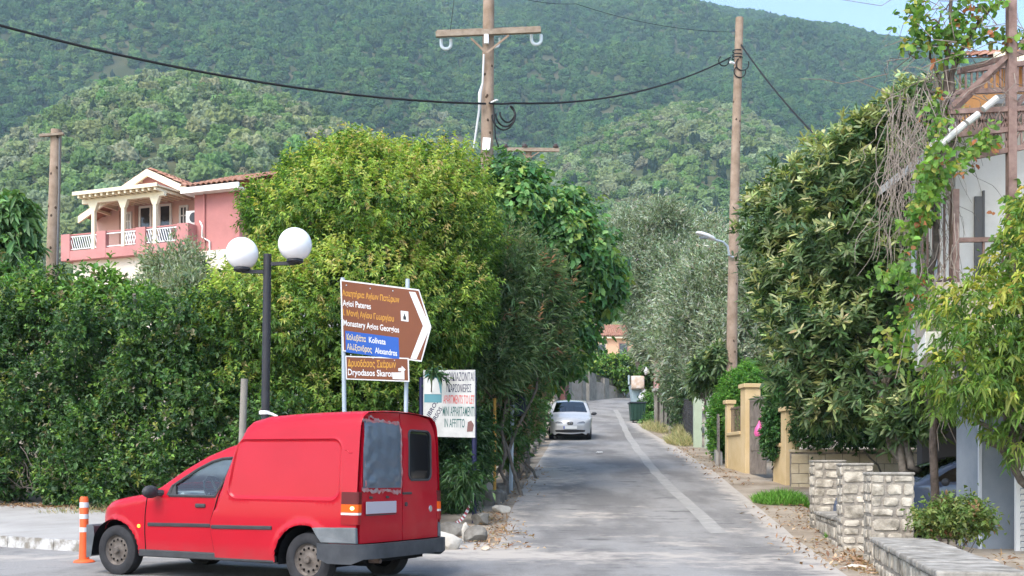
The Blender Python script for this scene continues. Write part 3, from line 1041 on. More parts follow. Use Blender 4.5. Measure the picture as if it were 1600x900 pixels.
plain_house("house", "far peach house with tiled roof beyond the bend of the street", 868, 1012, 132, 9, 529, 508, M_peach2, M_tile,
            [(936, 946, 538, 556, M_cream), (968, 980, 537, 558, mat("brown_shutter", (.30, .16, .12))), (905, 915, 538, 556, M_cream)])
plain_house("house", "house with red tiled roof just showing behind the roadside pole", 1118, 1182, 72, 8, 404, 383, M_wall_w, M_tile, [(1140, 1150, 420, 450, M_cream)])

# ---------------------------------------------------------------- house on the right with its steel pergola
M_hw = mat("weathered_white_render", (.66, .63, .56), .9, .2, color2=(.78, .75, .69), scale=1.5, detail=10)
M_grey = mat("grey_blue_render", (.20, .23, .26), .85, .2, color2=(.27, .295, .32), scale=1.2)
M_rust = mat("rusty_pink_steel", (.17, .105, .085), .75, .3, color2=(.27, .185, .155), scale=8)
M_orange = mat("orange_render_bright", (.48, .23, .085), .85, .2, var=.1)
def right_house():
    T = thing("house", "weathered white house with carport and balcony behind the creepers", "house", (9.2, 20.5, zg(9.2, 20.5)))
    m = MB(); m.box(6.9, 17.0, -.2, 7.62, 17.9, 2.849); m.build("carport_column", M_grey, T, bevel=.015)
    m = MB(); m.box(6.885, 16.985, -.2, 6.93, 17.03, 2.84); m.build("corner_strip", mat("pale_grey_paint", (.5, .53, .56), .7), T)
    m = MB(); m.add([(5.7,15.9,2.85),(14,15.9,2.85),(14,18.6,2.85),(6.5,18.6,2.85),(5.7,15.9,3.15),(14,15.9,3.15),(14,18.6,3.15),(6.5,18.6,3.15)],[(0,3,2,1),(4,5,6,7),(0,1,5,4),(1,2,6,5),(2,3,7,6),(3,0,4,7)]); m.build("balcony_slab", M_hw, T, bevel=.01)
    m = MB(); m.box(6.6, 18.1, 3.15, 14, 18.3, 4.2); m.box(6.6, 18.3, 3.15, 6.8, 18.9, 4.19); m.box(7.7, 18.61, 2.86, 14, 24, 3.14); m.build("balcony_parapet", mat("beige_render", (.50, .42, .34), .9, .2, var=.1), T)
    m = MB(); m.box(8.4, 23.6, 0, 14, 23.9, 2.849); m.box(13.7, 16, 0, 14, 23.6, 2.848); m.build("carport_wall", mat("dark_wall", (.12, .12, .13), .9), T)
    m = MB(); m.box(7.7, 20, 3.151, 14, 20.3, 7.3); m.box(7.7, 20.3, 3.151, 8.0, 24, 7.29); m.build("upper_wall", M_hw, T)
    m = MB(); m.box(8.02, 19.96, 3.3, 8.16, 20.01, 6.0); m.box(8.16, 19.95, 3.3, 8.19, 20.01, 6.1); m.build("door", mat("grey_door", (.13, .125, .12), .7), T)
    m = MB(); m.add([(7.0, 19, 6.5), (8.0, 19, 7.3), (14, 19, 7.3), (7.0, 24, 6.5), (8.0, 24, 7.3), (14, 24, 7.3), (7.0, 19, 6.65), (8.0, 19, 7.45), (14, 19, 7.45), (7.0, 24, 6.65), (8, 24, 7.45), (14, 24, 7.45)],
        [(0, 1, 4, 3), (1, 2, 5, 4), (6, 9, 10, 7), (7, 10, 11, 8), (0, 6, 7, 1), (1, 7, 8, 2), (0, 3, 9, 6), (3, 4, 10, 9), (4, 5, 11, 10), (2, 8, 11, 5)])
    m.build("eave", mat("grey_cement", (.33, .33, .32), .9, var=.15), T)
    m = MB(); m.box(9.65, 23, 7.45, 14, 27, 9.35); m.build("roof_room", M_orange, T)
    m = MB(); tiled_roof(m, (9.45, 22.5, 9.36), (5.0, 0, 0), (0, 2.6, .9), 5); m.build("roof", M_tile, T)
    m = MB(); m.box(9.4, 22.4, 9.22, 14.2, 22.5, 9.40); m.build("fascia", M_cream, T)
    # balcony railing
    m = MB()
    m.bar((7.0, 18.2, 4.2), (7.0, 18.2, 5.68), .1, .1)
    m.bar((7.0, 18.2, 4.88), (10, 18.2, 4.92), .07, .07)
    m.bar((7.0, 18.2, 5.62), (6.75, 20, 5.5), .04, .04); m.bar((7.0, 18.2, 4.3), (6.75, 20, 4.3), .04, .04)
    for i in range(8):
        y = 18.35 + i * .18; m.bar((7.0 - .139 * (y - 18.2), y, 4.2), (7.0 - .139 * (y - 18.2), y, 5.6), .03, .03)
    for i in range(9): m.bar((7.45 + i * .3, 18.2, 4.2), (7.45 + i * .3, 18.2, 4.88), .03, .03)
    m.build("railing", M_rust, T)
    P = thing("pergola", "rusty steel pergola frame above the balcony of the white house", "pergola", (7.9, 18.3, 4.2))
    Y = 18.3
    q = lambda x, y, d=Y: at(x, y, d)
    m = MB(); m.bar(q(1580, -60), Vector((q(1580, 0).x, Y, 4.2)), .13, .13); m.build("post", M_rust, P)
    m = MB(); p2 = q(1590, 60, 20.3); m.bar(Vector((8.95, 20.6, 7.4)), Vector((8.95, 20.6, 9.8)), .1, .1); m.build("post", M_rust, P)
    m = MB()
    for x0, y0, x1, y1, d in ((1484, 175, 1640, 168, Y), (1496, 211, 1640, 196, Y), (1527, 244, 1640, 222, Y), (1484, 145, 1640, 138, 19.9), (1496, 112, 1660, 92, 19.9), (1530, 186, 1640, 176, 19.9)):
        m.bar(q(x0, y0, d), q(x1, y1, d), .07, .08)
    for x0, y0, x1, y1 in ((1484, 175, 1490, 150), (1496, 211, 1498, 178)):
        m.bar(q(x0, y0), q(x1, y1, 19.9), .07, .07)
    m.build("beam", M_rust, P)
    m = MB()
    for x0, y0, x1, y1, d in ((1482, 170, 1640, 28, Y), (1488, 176, 1570, 96, 18.7), (1502, 110, 1640, 70, 19), (1536, 237, 1600, 150, 18.5)):
        m.bar(q(x0, y0, d), q(x1, y1, d), .075, .075)
    m.build("brace", M_rust, P)
    m = MB()
    for i in range(16):
        x = 1490 + i * 9; m.bar(q(x, 173), q(x, 209 - i * .5), .022, .022)
        if i % 2 == 0: m.bar(q(x, 209 - i * .5), q(x + 18, 172), .022, .022); m.bar(q(x, 172), q(x + 18, 208 - i * .5), .022, .022)
    m.build('lattice', M_rust, P); m = MB()
    for i in range(12):
        x = 1532 + i * 8; m.bar(q(x, 205), q(x, 238 - i * 1.2), .022, .022)
        if i % 2 == 0: m.bar(q(x, 238 - i * 1.2), q(x + 16, 203), .022, .022)
    m.build('lattice', M_rust, P); m = MB()
    for i in range(14): x = 1500 + i * 9; m.bar(q(x, 142, 19.9), q(x, 108 - i * 1.2, 19.9), .03, .03)
    m.build("lattice", M_rust, P)
    W = MB(); W.tube([q(1470, 226, 18.1), q(1504, 197, 18.1), q(1507, 194, 18.1)], .055, 10); W.tube([q(1511, 192, 18.1), q(1529, 178, 18.1)], .055, 10); W.tube([q(1536, 171, 18.1), q(1558, 153, 18.1)], .055, 10)
    o = W.build("drainpipe", mat("dull_white_plastic", (.50, .49, .46), .6, .3, var=.12, scale=6), None, smooth=True); tagp(o, "white plastic drainpipe in pieces slung across the rusty pergola", "drainpipe")
    S = thing("slat_screen", "white slatted screen standing beside the grey carport column", "screen", (7.75, 16.6, zg(7.75, 16.6)))
    m = MB()
    for i in range(17): m.fbox((7.28, 16.5, .05 + i * .085), Vector((1, .05, 0)), Vector((0, 1, .5)).normalized(), Vector((0, -.5, 1)).normalized(), 0, 0, 0, 1.2, .015, .075)
    m.build("slat", M_white, S)
    m = MB(); m.box(7.22, 16.5, -.05, 7.28, 16.56, 1.55); m.build("post", M_white, S)
    m = MB(); m.box(8.46, 16.55, -.05, 8.52, 16.61, 1.55); m.build("post", M_white, S)
right_house()

# ---------------------------------------------------------------- yellow gate, wall, blocks
M_yel = mat("ochre_yellow_paint", (.58, .43, .22), .8, .25, color2=(.66, .51, .30), scale=1.6, detail=8, bump=.1, bscale=40)
M_wood = mat("weathered_boards", (.17, .145, .125), .85, .2, color2=(.27, .235, .205), scale=5, detail=8)
M_block = mat("sand_block", (.46, .38, .25), .9, .2, color2=(.58, .50, .36), scale=3, bump=.3, bscale=30)
M_mort = mat("old_mortar", (.27, .24, .20), .95, .1, var=.3, scale=8, bump=.4, bscale=40)
def gate_wall():
    d = Vector((6.55 - 6.0, 27.6 - 32.4, 0)).normalized(); n = Vector((d.y, -d.x, 0)); n = n if n.x < 0 else -n    # n towards the street
    o = Vector((6.02, 32.4, 0))
    def box(m, t0, t1, s0, s1, z0, z1): m.fbox(o, d, n, Z, t0, s0, z0, t1, s1, z1)
    g = lambda t: zg(*(o + d * t).xy)
    T = thing("garden_wall", "ochre yellow garden wall with two tall gate pillars", "wall", (o + d * 2.5).xy.to_3d() + Z * g(2.5))
    def pillar(t0, w, h, lab=None):
        m = MB(); z = g(t0); box(m, t0, t0 + w, -w, 0, z - .3, z + h); p = m.build("pillar", M_yel, T, bevel=.01)
        m = MB(); box(m, t0 - .05, t0 + w + .05, -w - .05, .05, z + h + .001, z + h + .11); m.build("capstone", M_yel, p, bevel=.012)
        if lab: p["label"] = lab
    pillar(-.1, .2, 1.78)
    pillar(1.3, .42, 2.25)
    pillar(4.45, .34, 1.75)
    m = MB(); box(m, .1, 1.3, -.2, -.02, g(.6) - .3, g(.6) + .95); box(m, 3.85, 4.45, -.2, -.02, g(4.2) - .3, g(4.2) + .88); m.build("low_wall", M_yel, T)
    m = MB(); box(m, .05, 1.3, -.24, .03, g(.6) + .951, g(.6) + 1.04); box(m, 3.8, 4.45, -.24, .03, g(4.2) + .881, g(4.2) + .97); m.build("coping", M_yel, T, bevel=.01)
    m = MB()
    for i in range(9): t = .16 + i * .13; box(m, t, t + .02, -.12, -.10, g(.6) + 1.04, g(.6) + 1.75)
    box(m, .1, 1.3, -.13, -.09, g(.6) + 1.68, g(.6) + 1.72)
    m.build("grille", mat("brown_iron", (.16, .11, .08), .7), T)
    # plank gate, one leaf
    G = thing("gate", "grey weathered wooden gate leaf between the yellow pillars", "gate", (o + d * 2.7).xy.to_3d() + Z * g(2.7))
    gd = (d * 1.0 + n * .04).normalized(); gn = Vector((gd.y, -gd.x, 0)); gn = gn if gn.x < 0 else -gn
    go = o + d * 1.76 - n * .12
    zb_ = g(2.6) + .06
    m = MB()
    for r in range(3):
        for i in range(4):
            t0 = .08 + i * .31
            m.fbox(go, gd, gn, Z, t0, -.02, zb_ + .12 + r * .64, t0 + .29, .005 + .004 * (i % 2), zb_ + .64 + r * .64)
    m.build("plank", M_wood, G)
    m = MB()
    for x0, x1, z0, z1 in ((0, .08, 0, 2.02), (1.31, 1.39, 0, 2.02), (.08, 1.31, 0, .12), (.08, 1.31, .62, .78), (.08, 1.31, 1.26, 1.42), (.08, 1.31, 1.92, 2.02)):
        m.fbox(go, gd, gn, Z, x0, -.03, zb_ + z0, x1, .02, zb_ + z1)
    for i in range(1, 4): m.fbox(go, gd, gn, Z, .06 + i * .31, -.03, zb_ + .12, .09 + i * .31, .015, zb_ + 1.92)
    m.build("frame", M_wood, G, bevel=.006)
    p = go + gd * 1.12 + gn * .10 + Z * (zb_ + .98)
    m = MB(); m.lathe([(.01, .40), (.03, .34), (.045, .3), (.10, .2), (.125, .08), (.09, 0), (.02, -.015)], p, (0.05, 0, 1), 12)
    m.tube([p + Z * .38, p + Z * .5 - gn * .06], .012, 6)
    bag = m.build("plastic_bag", mat("pink_plastic", (.80, .13, .38), .45, .5), None, smooth=True)
    tagp(bag, "small pink plastic bag hanging on the wooden gate", "bag")
    # block wall to the right
    B = thing("block_wall", "low wall of sand coloured blocks under the clipped hedge", "wall", (7.6, 27.2, zg(7.6, 27.2)))
    m = MB(); c0 = Vector((6.62, 27.3, 0)); dd = Vector((1, -.04, 0)).normalized(); nn = Vector((-.04, -1, 0)).normalized()
    z0 = zr(27.2) - .15
    m.fbox(c0, dd, nn, Z, 0, -.2, z0 - .2, 3.4, -.012, z0 + .98); m.build("mortar", M_mort, B)
    m = MB(); r2 = random.Random(3)
    for r in range(4):
        x = -.0 if r % 2 else -.22
        while x < 3.4:
            w = .40; a0 = max(0, x + .008); a1 = min(3.4, x + w - .008)
            if a1 > a0 + .03: m.fbox(c0, dd, nn, Z, a0, -.1, z0 + r * .235 + .008, a1, r2.uniform(-.004, .004), z0 + (r + 1) * .235 - .008)
            x += w
    m.build("block", M_block, B, bevel=.008)
    m = MB(); m.fbox(c0, dd, nn, Z, -.02, -.23, z0 + .981, 3.42, .02, z0 + 1.05); m.build("coping", M_block, B, bevel=.008)
gate_wall()

# ---------------------------------------------------------------- white stone wall with pillars
M_stone = mat("white_limestone", (.20, .175, .135), .9, .2, color2=(.53, .475, .385), scale=5, detail=12, bump=.9, bscale=16, contrast=(.34, .58))
def island_var(m, lo=.72, hi=1.12):
    nt = m.node_tree; N = nt.nodes; L = nt.links; b = N["Principled BSDF"]
    src = b.inputs["Base Color"].links[0].from_socket
    ge = N.new("ShaderNodeNewGeometry"); mr = N.new("ShaderNodeMapRange"); mr.inputs[3].default_value = lo; mr.inputs[4].default_value = hi
    L.new(ge.outputs["Random Per Island"], mr.inputs[0])
    x = N.new("ShaderNodeVectorMath"); x.operation = 'SCALE'; L.new(src, x.inputs[0]); L.new(mr.outputs[0], x.inputs["Scale"])
    L.new(x.outputs[0], b.inputs["Base Color"])
island_var(M_stone)
M_cap = mat("grey_stone_top", (.17, .155, .13), .95, .1, color2=(.38, .355, .31), scale=5, detail=10, bump=.4, bscale=30)
def stones(m, o, ax, nrm_, w, h, r, cmin=.10, cmax=.22, wmin=.08, wmax=.38, vert=False):
    """courses of rough stones on the face with origin o, along ax, outward nrm_"""
    z = 0.0
    while z < h - .03:
        ch = min(r.uniform(cmin, cmax), h - z)
        if h - z - ch < .06: ch = h - z
        x = 0.0
        while x < w - .02:
            sw = r.uniform(wmin, wmax)
            if w - x - sw < wmin * .7: sw = w - x
            g = r.uniform(.006, .019)
            x0, x1, z0, z1 = x + g, x + sw - g, z + g, z + ch - g
            if x1 - x0 > .03 and z1 - z0 > .02:
                cx_, cz_ = (x0 + x1) / 2, (z0 + z1) / 2; hx, hz_ = (x1 - x0) / 2, (z1 - z0) / 2
                d = r.uniform(.003, .014)
                ring = []
                n = 12
                for k in range(n):
                    a = 2 * math.pi * (k + .5) / n
                    ca, sa = math.cos(a), math.sin(a)
                    e = r.uniform(.18, .55)
                    ring.append((cx_ + hx * math.copysign(abs(ca) ** e, ca) * r.uniform(.86, 1.0), cz_ + hz_ * math.copysign(abs(sa) ** e, sa) * r.uniform(.84, 1.0)))
                P = lambda u, v, q: o + ax * u + Z * v + nrm_ * q
                vs = [P(u, v, -.02) for u, v in ring]
                vs += [P(cx_ + (u - cx_) * .97, cz_ + (v - cz_) * .96, d * .65) for u, v in ring]
                vs += [P(cx_ + (u - cx_) * .94, cz_ + (v - cz_) * .92, d + r.uniform(-.004, .004)) for u, v in ring]
                vs += [P(cx_ + r.uniform(-.2, .2) * hx, cz_ + r.uniform(-.2, .2) * hz_, d * r.uniform(.95, 1.25))]
                fs = []
                for l in range(2):
                    for k in range(n): fs.append((l * n + k, l * n + (k + 1) % n, (l + 1) * n + (k + 1) % n, (l + 1) * n + k))
                for k in range(n): fs.append((2 * n + k, 2 * n + (k + 1) % n, 3 * n))
                m.add(vs, fs)
            x += sw
        z += ch
def stone_pillar(label, c, d, n, w, dep, z0, z1, seed):
    """c: front left corner; d to the right along the face, n outwards"""
    r = random.Random(seed)
    T = thing("stone_pillar", label, "pillar", (c.x + w / 2 * d.x, c.y + dep / 2, z0), group="stone pillars of the white garden wall")
    c = Vector((c.x, c.y, z0 - .1))
    m = MB(); m.fbox(c, d, -n, Z, .006, .006, 0, w - .006, dep - .006, z1 - z0 + .09); m.build("mortar", M_mort, T)
    m = MB(); h = z1 - z0 + .1
    stones(m, c, d, n, w, h, r); stones(m, c - n * dep, n, -d, dep, h, r); stones(m, c + d * w, -n, d, dep, h, r)
    m.build("stone", M_stone, T, smooth=True, angle=45)
    m = MB(); m.fbox(c, d, -n, Z, -.012, -.012, h - .008, w + .012, dep + .012, h + .03); m.build("top", M_cap, T, bevel=.015)
def stone_wall():
    d1 = Vector((1, -.10, 0)).normalized(); n1 = Vector((-.10, -1, 0)).normalized()
    P1 = at(1272, 800, 20.0); P2 = at(1316, 800, 16.4); P3 = at(1361, 800, 14.3)
    stone_pillar("stone pillar of the garden wall nearest the block wall, grey on top", P1, d1, n1, .54, .5, zr(20), 1.40, 5)
    stone_pillar("tall white stone pillar between the other two pillars", P2, d1, n1, .43, .42, zr(16.4), 1.31, 6)
    stone_pillar("wide white stone pillar beside the carport car, nearest the camera", P3, d1, n1, .52, .46, zr(14.3), 1.175, 9)
    def low(label, a, b, thick, za, zb, seed, h_):
        a = Vector((a[0], a[1], 0)); b = Vector((b[0], b[1], 0))
        d = (b - a); L = d.length; d.normalize(); n = Vector((d.y, -d.x, 0)); n = n if n.x < 0 else -n
        z0 = min(zg(a.x, a.y), zg(b.x, b.y)) - .1
        T = thing("stone_wall", label, "wall", ((a.x + b.x) / 2, (a.y + b.y) / 2, z0 + .1))
        r = random.Random(seed)
        m = MB(); m.fbox(Vector((a.x, a.y, z0)), d, -n, Z, 0, .008, 0, L, thick, h_); m.build("mortar", M_mort, T)
        m = MB(); stones(m, Vector((a.x, a.y, z0)), d, n, L, h_, r, .16, .26, .10, .26)
        stones(m, Vector((b.x, b.y, z0)), -n, d, thick, h_, r, .12, .2)
        m.build("stone", M_stone, T, smooth=True, angle=45)
        m = MB(); x = 0
        while x < L:
            w = min(r.uniform(.35, .8), L - x)
            m.fbox(Vector((a.x, a.y, z0)), d, -n, Z, x + .006, -.045 + r.uniform(-.012, .012), h_ + .002, x + w - .004, thick + .02, h_ + .06 + r.uniform(-.008, .008)); x += w
        m.build("coping", M_cap, T, bevel=.018)
    low("low white stone wall joining two of the stone pillars", (P1.x + .03, 19.95), (P2.x + .02, 16.45), .42, 0, 0, 12, .50)
    low("low stone garden wall with broad grey top at the bottom right corner", (4.36, 13.9), (3.32, 8.9), .62, 0, 0, 15, .46)
stone_wall()

# ---------------------------------------------------------------- fences and posts up the street
M_oldc = mat('old_concrete', (.17, .155, .13), .9, .2, color2=(.27, .25, .215), scale=2)
def far_wall():
    A = ground_at(986, 619.5); B = ground_at(868, 631)
    d = (B - A); d.z = 0; L = d.length; d.normalize(); n = Vector((d.y, -d.x, 0)); n = n if n.y < 0 else -n
    A2 = Vector((A.x, A.y, 0)); tt = lambda px: ray_t(px, A2, d)
    T = thing("boundary_wall", "low boundary wall with pale pillars and dark railings at the bend", "wall", (A + B) / 2)
    z0 = min(A.z, B.z) - .5; zt = max(A.z, B.z)
    pil = [(889, 894), (910, 916), (921, 932), (945, 952), (966, 973)]
    m = MB(); m.fbox(A2, d, -n, Z, 0, .05, z0, tt(933), .25, zt + .55); m.fbox(A2, d, -n, Z, tt(915), .05, z0, L, .25, zt + .45); m.build("base_wall", mat("pale_rubble", (.26, .22, .18), .9, .2, color2=(.36, .32, .27), scale=2), T)
    for a, b in pil:
        m = MB(); m.fbox(A2, d, -n, Z, tt(b), 0, z0, tt(a), .35, zt + 1.05 + (.15 if b - a > 8 else 0)); m.build("pillar", M_oldc, T)
    m = MB()
    for k in range(int(L / .16)):
        x = k * .16; m.fbox(A2, d, -n, Z, x, .14, zt + .4, x + .025, .165, zt + 1.15)
    m.fbox(A2, d, -n, Z, 0, .13, zt + 1.1, L, .17, zt + 1.15); m.build("railing", M_iron, T)
    q = tt(975); m = MB(); p = A2 + d * q + Z * z0; m.tube([p, p + Z * (zt - z0 + 3.3)], .09, 8)
    o = m.build("pole", M_whmetal, None); tagp(o, "thin white pole standing at the far boundary wall", "pole")
    m = MB(); a, b = A2 + d * (tt(876)), 0
    m.fbox(A2, d, n, Z, tt(879), .1, z0, tt(873), .5, zt + 1.5); o = m.build("gate_post", mat("dark_red_brown", (.12, .05, .04), .8), None); tagp(o, "dark red-brown post at the left end of the far wall", "post")
far_wall()

def street_entrance():
    Y = 55; c = gz(1036, Y)
    T = thing("entrance_posts", "row of rough concrete posts carrying a slab by the bins", "gateway", c)
    x = lambda px: (px - CX) * Y / FOC
    zt = EYE + (HY - 611) * Y / FOC
    for a, b, dy in ((1023, 1027.5, .1), (1031, 1036, 0), (1038, 1042.5, .1), (1046, 1051, .3)):
        m = MB(); m.box(x(a), Y + dy, c.z - .3, x(b), Y + dy + .2, zt); m.build("post", M_oldc, T)
    m = MB(); m.box(x(1021), Y - .1, zt + .001, x(1053), Y + .6, zt + .13); m.build("slab", M_conc, T)
    m = MB(); m.box(x(1024), Y + .5, c.z - .3, x(1052), Y + .54, zt - .002); m.build("board", M_wood, T)
    p = Vector((x(1034), Y + .15, zt + .132))
    P = thing("flower_pot", "terracotta flower pot with plant standing on the concrete slab", "plant pot", p)
    m = MB(); m.lathe([(.10, 0), (.16, .22), (.18, .22), (.18, .28), (.13, .28)], p, (0, 0, 1), 14); m.build("pot", mat("terracotta", (.45, .17, .09), .8, var=.1), P)
    g = np.random.default_rng(5); n = 60
    A = nrm(g.normal(size=(n, 3)) + np.array([0, 0, 1.2]))
    arr = twig_leaves(np.tile(np.array(p + Z * .3), (n, 1)) + g.normal(size=(n, 3)) * .08, A, 4, .3, 45, .09, .05, pick([(.35, .10, .06), (.06, .10, .03)], [1, 1], n, g), g)
    fast_mesh("leaves", *arr, leaf_mat("leaf_broad"), P)
    Yh = 60; h = gz(1036, Yh)
    H = thing("outbuilding", "small faded pink and white outbuilding behind the concrete posts", "shed", h)
    xx = lambda px: (px - CX) * Yh / FOC
    m = MB(); m.box(xx(1026), Yh, h.z - .3, xx(1052), Yh + 2.5, h.z + 3.9); m.build("wall", mat("faded_pink", (.50, .30, .27), .9, var=.15, scale=2), H)
    m = MB(); m.box(xx(1033), Yh - .04, h.z + 2.2, xx(1040.5), Yh + .01, h.z + 3.7); m.build("door", M_white, H)
    m = MB(); m.box(xx(1025.5), Yh - .1, h.z + 3.901, xx(1052.5), Yh + 2.6, h.z + 4.02); m.build("roof", M_conc, H)
street_entrance()

def green_posts():
    Y = 40.5; c = gz(1092, Y)
    T = thing("gate_pillar", "pale green painted gate pillar by the dry weeds", "pillar", c)
    x = lambda px: (px - CX) * Y / FOC; zt = EYE + (HY - 618) * Y / FOC
    Mg = mat("pale_green_paint", (.42, .49, .36), .8, .25, var=.08, scale=2)
    m = MB(); m.box(x(1085), Y, c.z - .2, x(1097), Y + .3, zt); m.build("pillar", Mg, T, bevel=.01)
    m = MB(); m.box(x(1084), Y - .04, zt + .001, x(1098), Y + .34, zt + .1); m.build("capstone", M_cream, T, bevel=.01)
    m = MB(); m.box(x(1098.5), Y - .6, c.z - .25, x(1104), Y - .3, zt); m.build("jamb", Mg, T, bevel=.01)
    # board fence towards the yellow wall
    a = Vector((x(1106), Y - .9, 0)); b = Vector((5.98, 33.2, 0)); d = (b - a); L = d.length; d.normalize(); n = Vector((d.y, -d.x, 0)); n = n if n.x < 0 else -n
    F = thing("fence", "grey board and wire fence on a concrete footing before the yellow wall", "fence", ((a.x + b.x) / 2, (a.y + b.y) / 2, zg((a.x + b.x) / 2, (a.y + b.y) / 2)))
    m = MB(); k = 0
    while k * .19 < L:
        p = a + d * k * .19; z = zg(p.x, p.y); m.fbox(p, d, n, Z, 0, 0, z, .15, .03, z + 1.45 + random.uniform(-.06, .06)); k += 1
    m.build("board", M_wood, F)
    m = MB()
    for k in range(12):
        p = a + d * L * k / 12; z = zg(p.x, p.y) - .3; m.fbox(p, d, n, Z, 0, -.08, z, L / 12 + .001, .10, z + .62)
    m.build("footing", M_conc, F)
    a = gz(1049, 54.5); b = gz(1083, 41.2)
    F2 = thing("fence", "dark wire fence overgrown with weeds beside the green pillar", "fence", (a + b) / 2)
    d = (b - a); d.z = 0; L = d.length; d.normalize()
    for k in range(6):
        p = a + d * L * k / 5; p.z = zg(p.x, p.y); m = MB(); m.tube([p, p + Z * 1.6], .03, 6); m.build("post", M_iron, F2)
    m = MB()
    for k in range(11):
        z = .1 + k * .145
        p = a.copy(); q = b.copy(); m.tube([Vector((p.x, p.y, zg(p.x, p.y) + z)), Vector((q.x, q.y, zg(q.x, q.y) + z))], .008, 4, False)
    for k in range(int(L / .15)):
        p = a + d * k * .15; zq = zg(p.x, p.y); m.tube([Vector((p.x, p.y, zq + .1)), Vector((p.x, p.y, zq + 1.55))], .006, 4, False)
    m.build("wire_mesh", M_iron, F2)
green_posts()
# ------------------------------------------------------------------ vehicles
def in_poly(x, y, P):
    c = False; n = len(P); j = n - 1
    for i in range(n):
        if (P[i][1] > y) != (P[j][1] > y) and x < (P[j][0] - P[i][0]) * (y - P[i][1]) / (P[j][1] - P[i][1]) + P[i][0]: c = not c
        j = i
    return c
def refine(P, step, closed=True):
    out = []
    n = len(P)
    for i in range(n if closed else n - 1):
        a = Vector(P[i]); b = Vector(P[(i + 1) % n]); k = max(1, int(math.ceil((b - a).length / step)))
        for j in range(k): out.append(tuple(a.lerp(b, j / k)))
    if not closed: out.append(tuple(P[-1]))
    return out
def dist_line(x, y, P):
    best = 9.0
    for i in range(len(P) - 1):
        ax, ay = P[i]; bx, by = P[i + 1]; dx, dy = bx - ax, by - ay
        t = max(0, min(1, ((x - ax) * dx + (y - ay) * dy) / max(dx * dx + dy * dy, 1e-9)))
        d = math.hypot(x - ax - t * dx, y - ay - t * dy)
        if d < best: best = d
    return best
def panel(outline, holes, step, extra=(), rings=()):
    V = []; E = []
    def loop(P):
        b = len(V); V.extend(Vector(p) for p in P); n = len(P)
        E.extend((b + i, b + (i + 1) % n) for i in range(n))
    loop(outline)
    for h in holes: loop(h)
    for closed, P in rings:
        b = len(V); V.extend(Vector(p) for p in P); n = len(P)
        E.extend((b + i, b + (i + 1) % n) for i in range(n if closed else n - 1))
    xs = [p[0] for p in outline]; ys = [p[1] for p in outline]
    y = min(ys) + step * .5; r = 0
    while y < max(ys):
        x = min(xs) + step * (.3 + .5 * (r % 2))
        while x < max(xs):
            if in_poly(x, y, outline) and not any(in_poly(x, y, h) for h in holes): V.append(Vector((x, y)))
            x += step
        y += step * .87; r += 1
    for p in extra:
        if in_poly(p[0], p[1], outline) and not any(in_poly(p[0], p[1], h) for h in holes): V.append(Vector((p[0], p[1])))
    res = delaunay_2d_cdt(V, E, [], 0, 1e-6)
    vs = res[0]; fs = []
    for f in res[2]:
        cx_ = sum(vs[i].x for i in f) / len(f); cy_ = sum(vs[i].y for i in f) / len(f)
        if in_poly(cx_, cy_, outline) and not any(in_poly(cx_, cy_, h) for h in holes): fs.append(list(f))
    return [(p.x, p.y) for p in vs], fs

def offsets(line, ds):
    out = []
    for i in range(len(line) - 1):
        ax, ay = line[i]; bx, by = line[i + 1]; L = math.hypot(bx - ax, by - ay)
        if L < 1e-6: continue
        nx, ny = -(by - ay) / L, (bx - ax) / L
        for d in ds:
            for s in (1, -1): out.append(((ax + bx) / 2 + nx * d * s, (ay + by) / 2 + ny * d * s))
    return out

def shell(name, mats, parent, outline_bottom, top, holes, inset, half, crown, step=.055, rad=.07, glassrange=None, glassname="windscreen", glassmat=None, ncross=10, pillar=.09, extra=(), sides=(1, -1), rings=()):
    """body: two side panels with rounded edges and the strip over the top from end to end"""
    top = refine(top, .045, False)
    outline = refine(list(outline_bottom) + [], .05, False)[:-1] + top
    ex = offsets(top, (.012, .03, .055, .09, .13)) + list(extra)
    vs, fs = panel(outline, holes, step, ex, rings)
    mb = MB(); gb = MB()
    for s in sides:
        P = [(u, s * (half - inset(u, w)), w) for u, w in vs]
        mb.add(P, fs if s > 0 else [f[::-1] for f in fs])
    if len(sides) == 2:
        rows = []
        n = len(top)
        for i, (u, w) in enumerate(top):
            a = top[max(i - 1, 0)]; b = top[min(i + 1, n - 1)]
            L = math.hypot(b[0] - a[0], b[1] - a[1]); nx, nz = (b[1] - a[1]) / L, -(b[0] - a[0]) / L
            yi = half - inset(u, w)
            c = crown(u, w)
            row = []
            e = min(pillar, yi * .4) / yi
            ts = [-1, -(1 - e)] + [-(1 - e) + 2 * (1 - e) * k / (ncross - 2) for k in range(1, ncross - 2)] + [1 - e, 1]
            for t in ts:
                q = c * (1 - t * t)
                row.append((u + nx * q, t * yi, w + nz * q))
            rows.append(row)
        m = len(rows[0])
        for i in range(n - 1):
            for k in range(m - 1):
                u, w = top[i]
                quad = [rows[i][k], rows[i][k + 1], rows[i + 1][k + 1], rows[i + 1][k]]
                isg = glassrange and glassrange[0] <= u and top[i + 1][0] >= -99 and glassrange[0] <= top[i + 1][0] and u <= glassrange[1] and 0 < k < m - 2
                (gb if isg else mb).add(quad, [(0, 1, 2, 3)])
    def finish(b, nm, mt):
        o = b.build(nm, mt, parent)
        bm = bmesh.new(); bm.from_mesh(o.data)
        bmesh.ops.remove_doubles(bm, verts=bm.verts, dist=.0015)
        bmesh.ops.recalc_face_normals(bm, faces=bm.faces)
        bm.to_mesh(o.data); bm.free()
        o.data.polygons.foreach_set("use_smooth", [True] * len(o.data.polygons)); o.data.set_sharp_from_angle(angle=R(50))
        return o
    body = finish(mb, name, mats)
    if gb.f: finish(gb, glassname, glassmat)
    return body

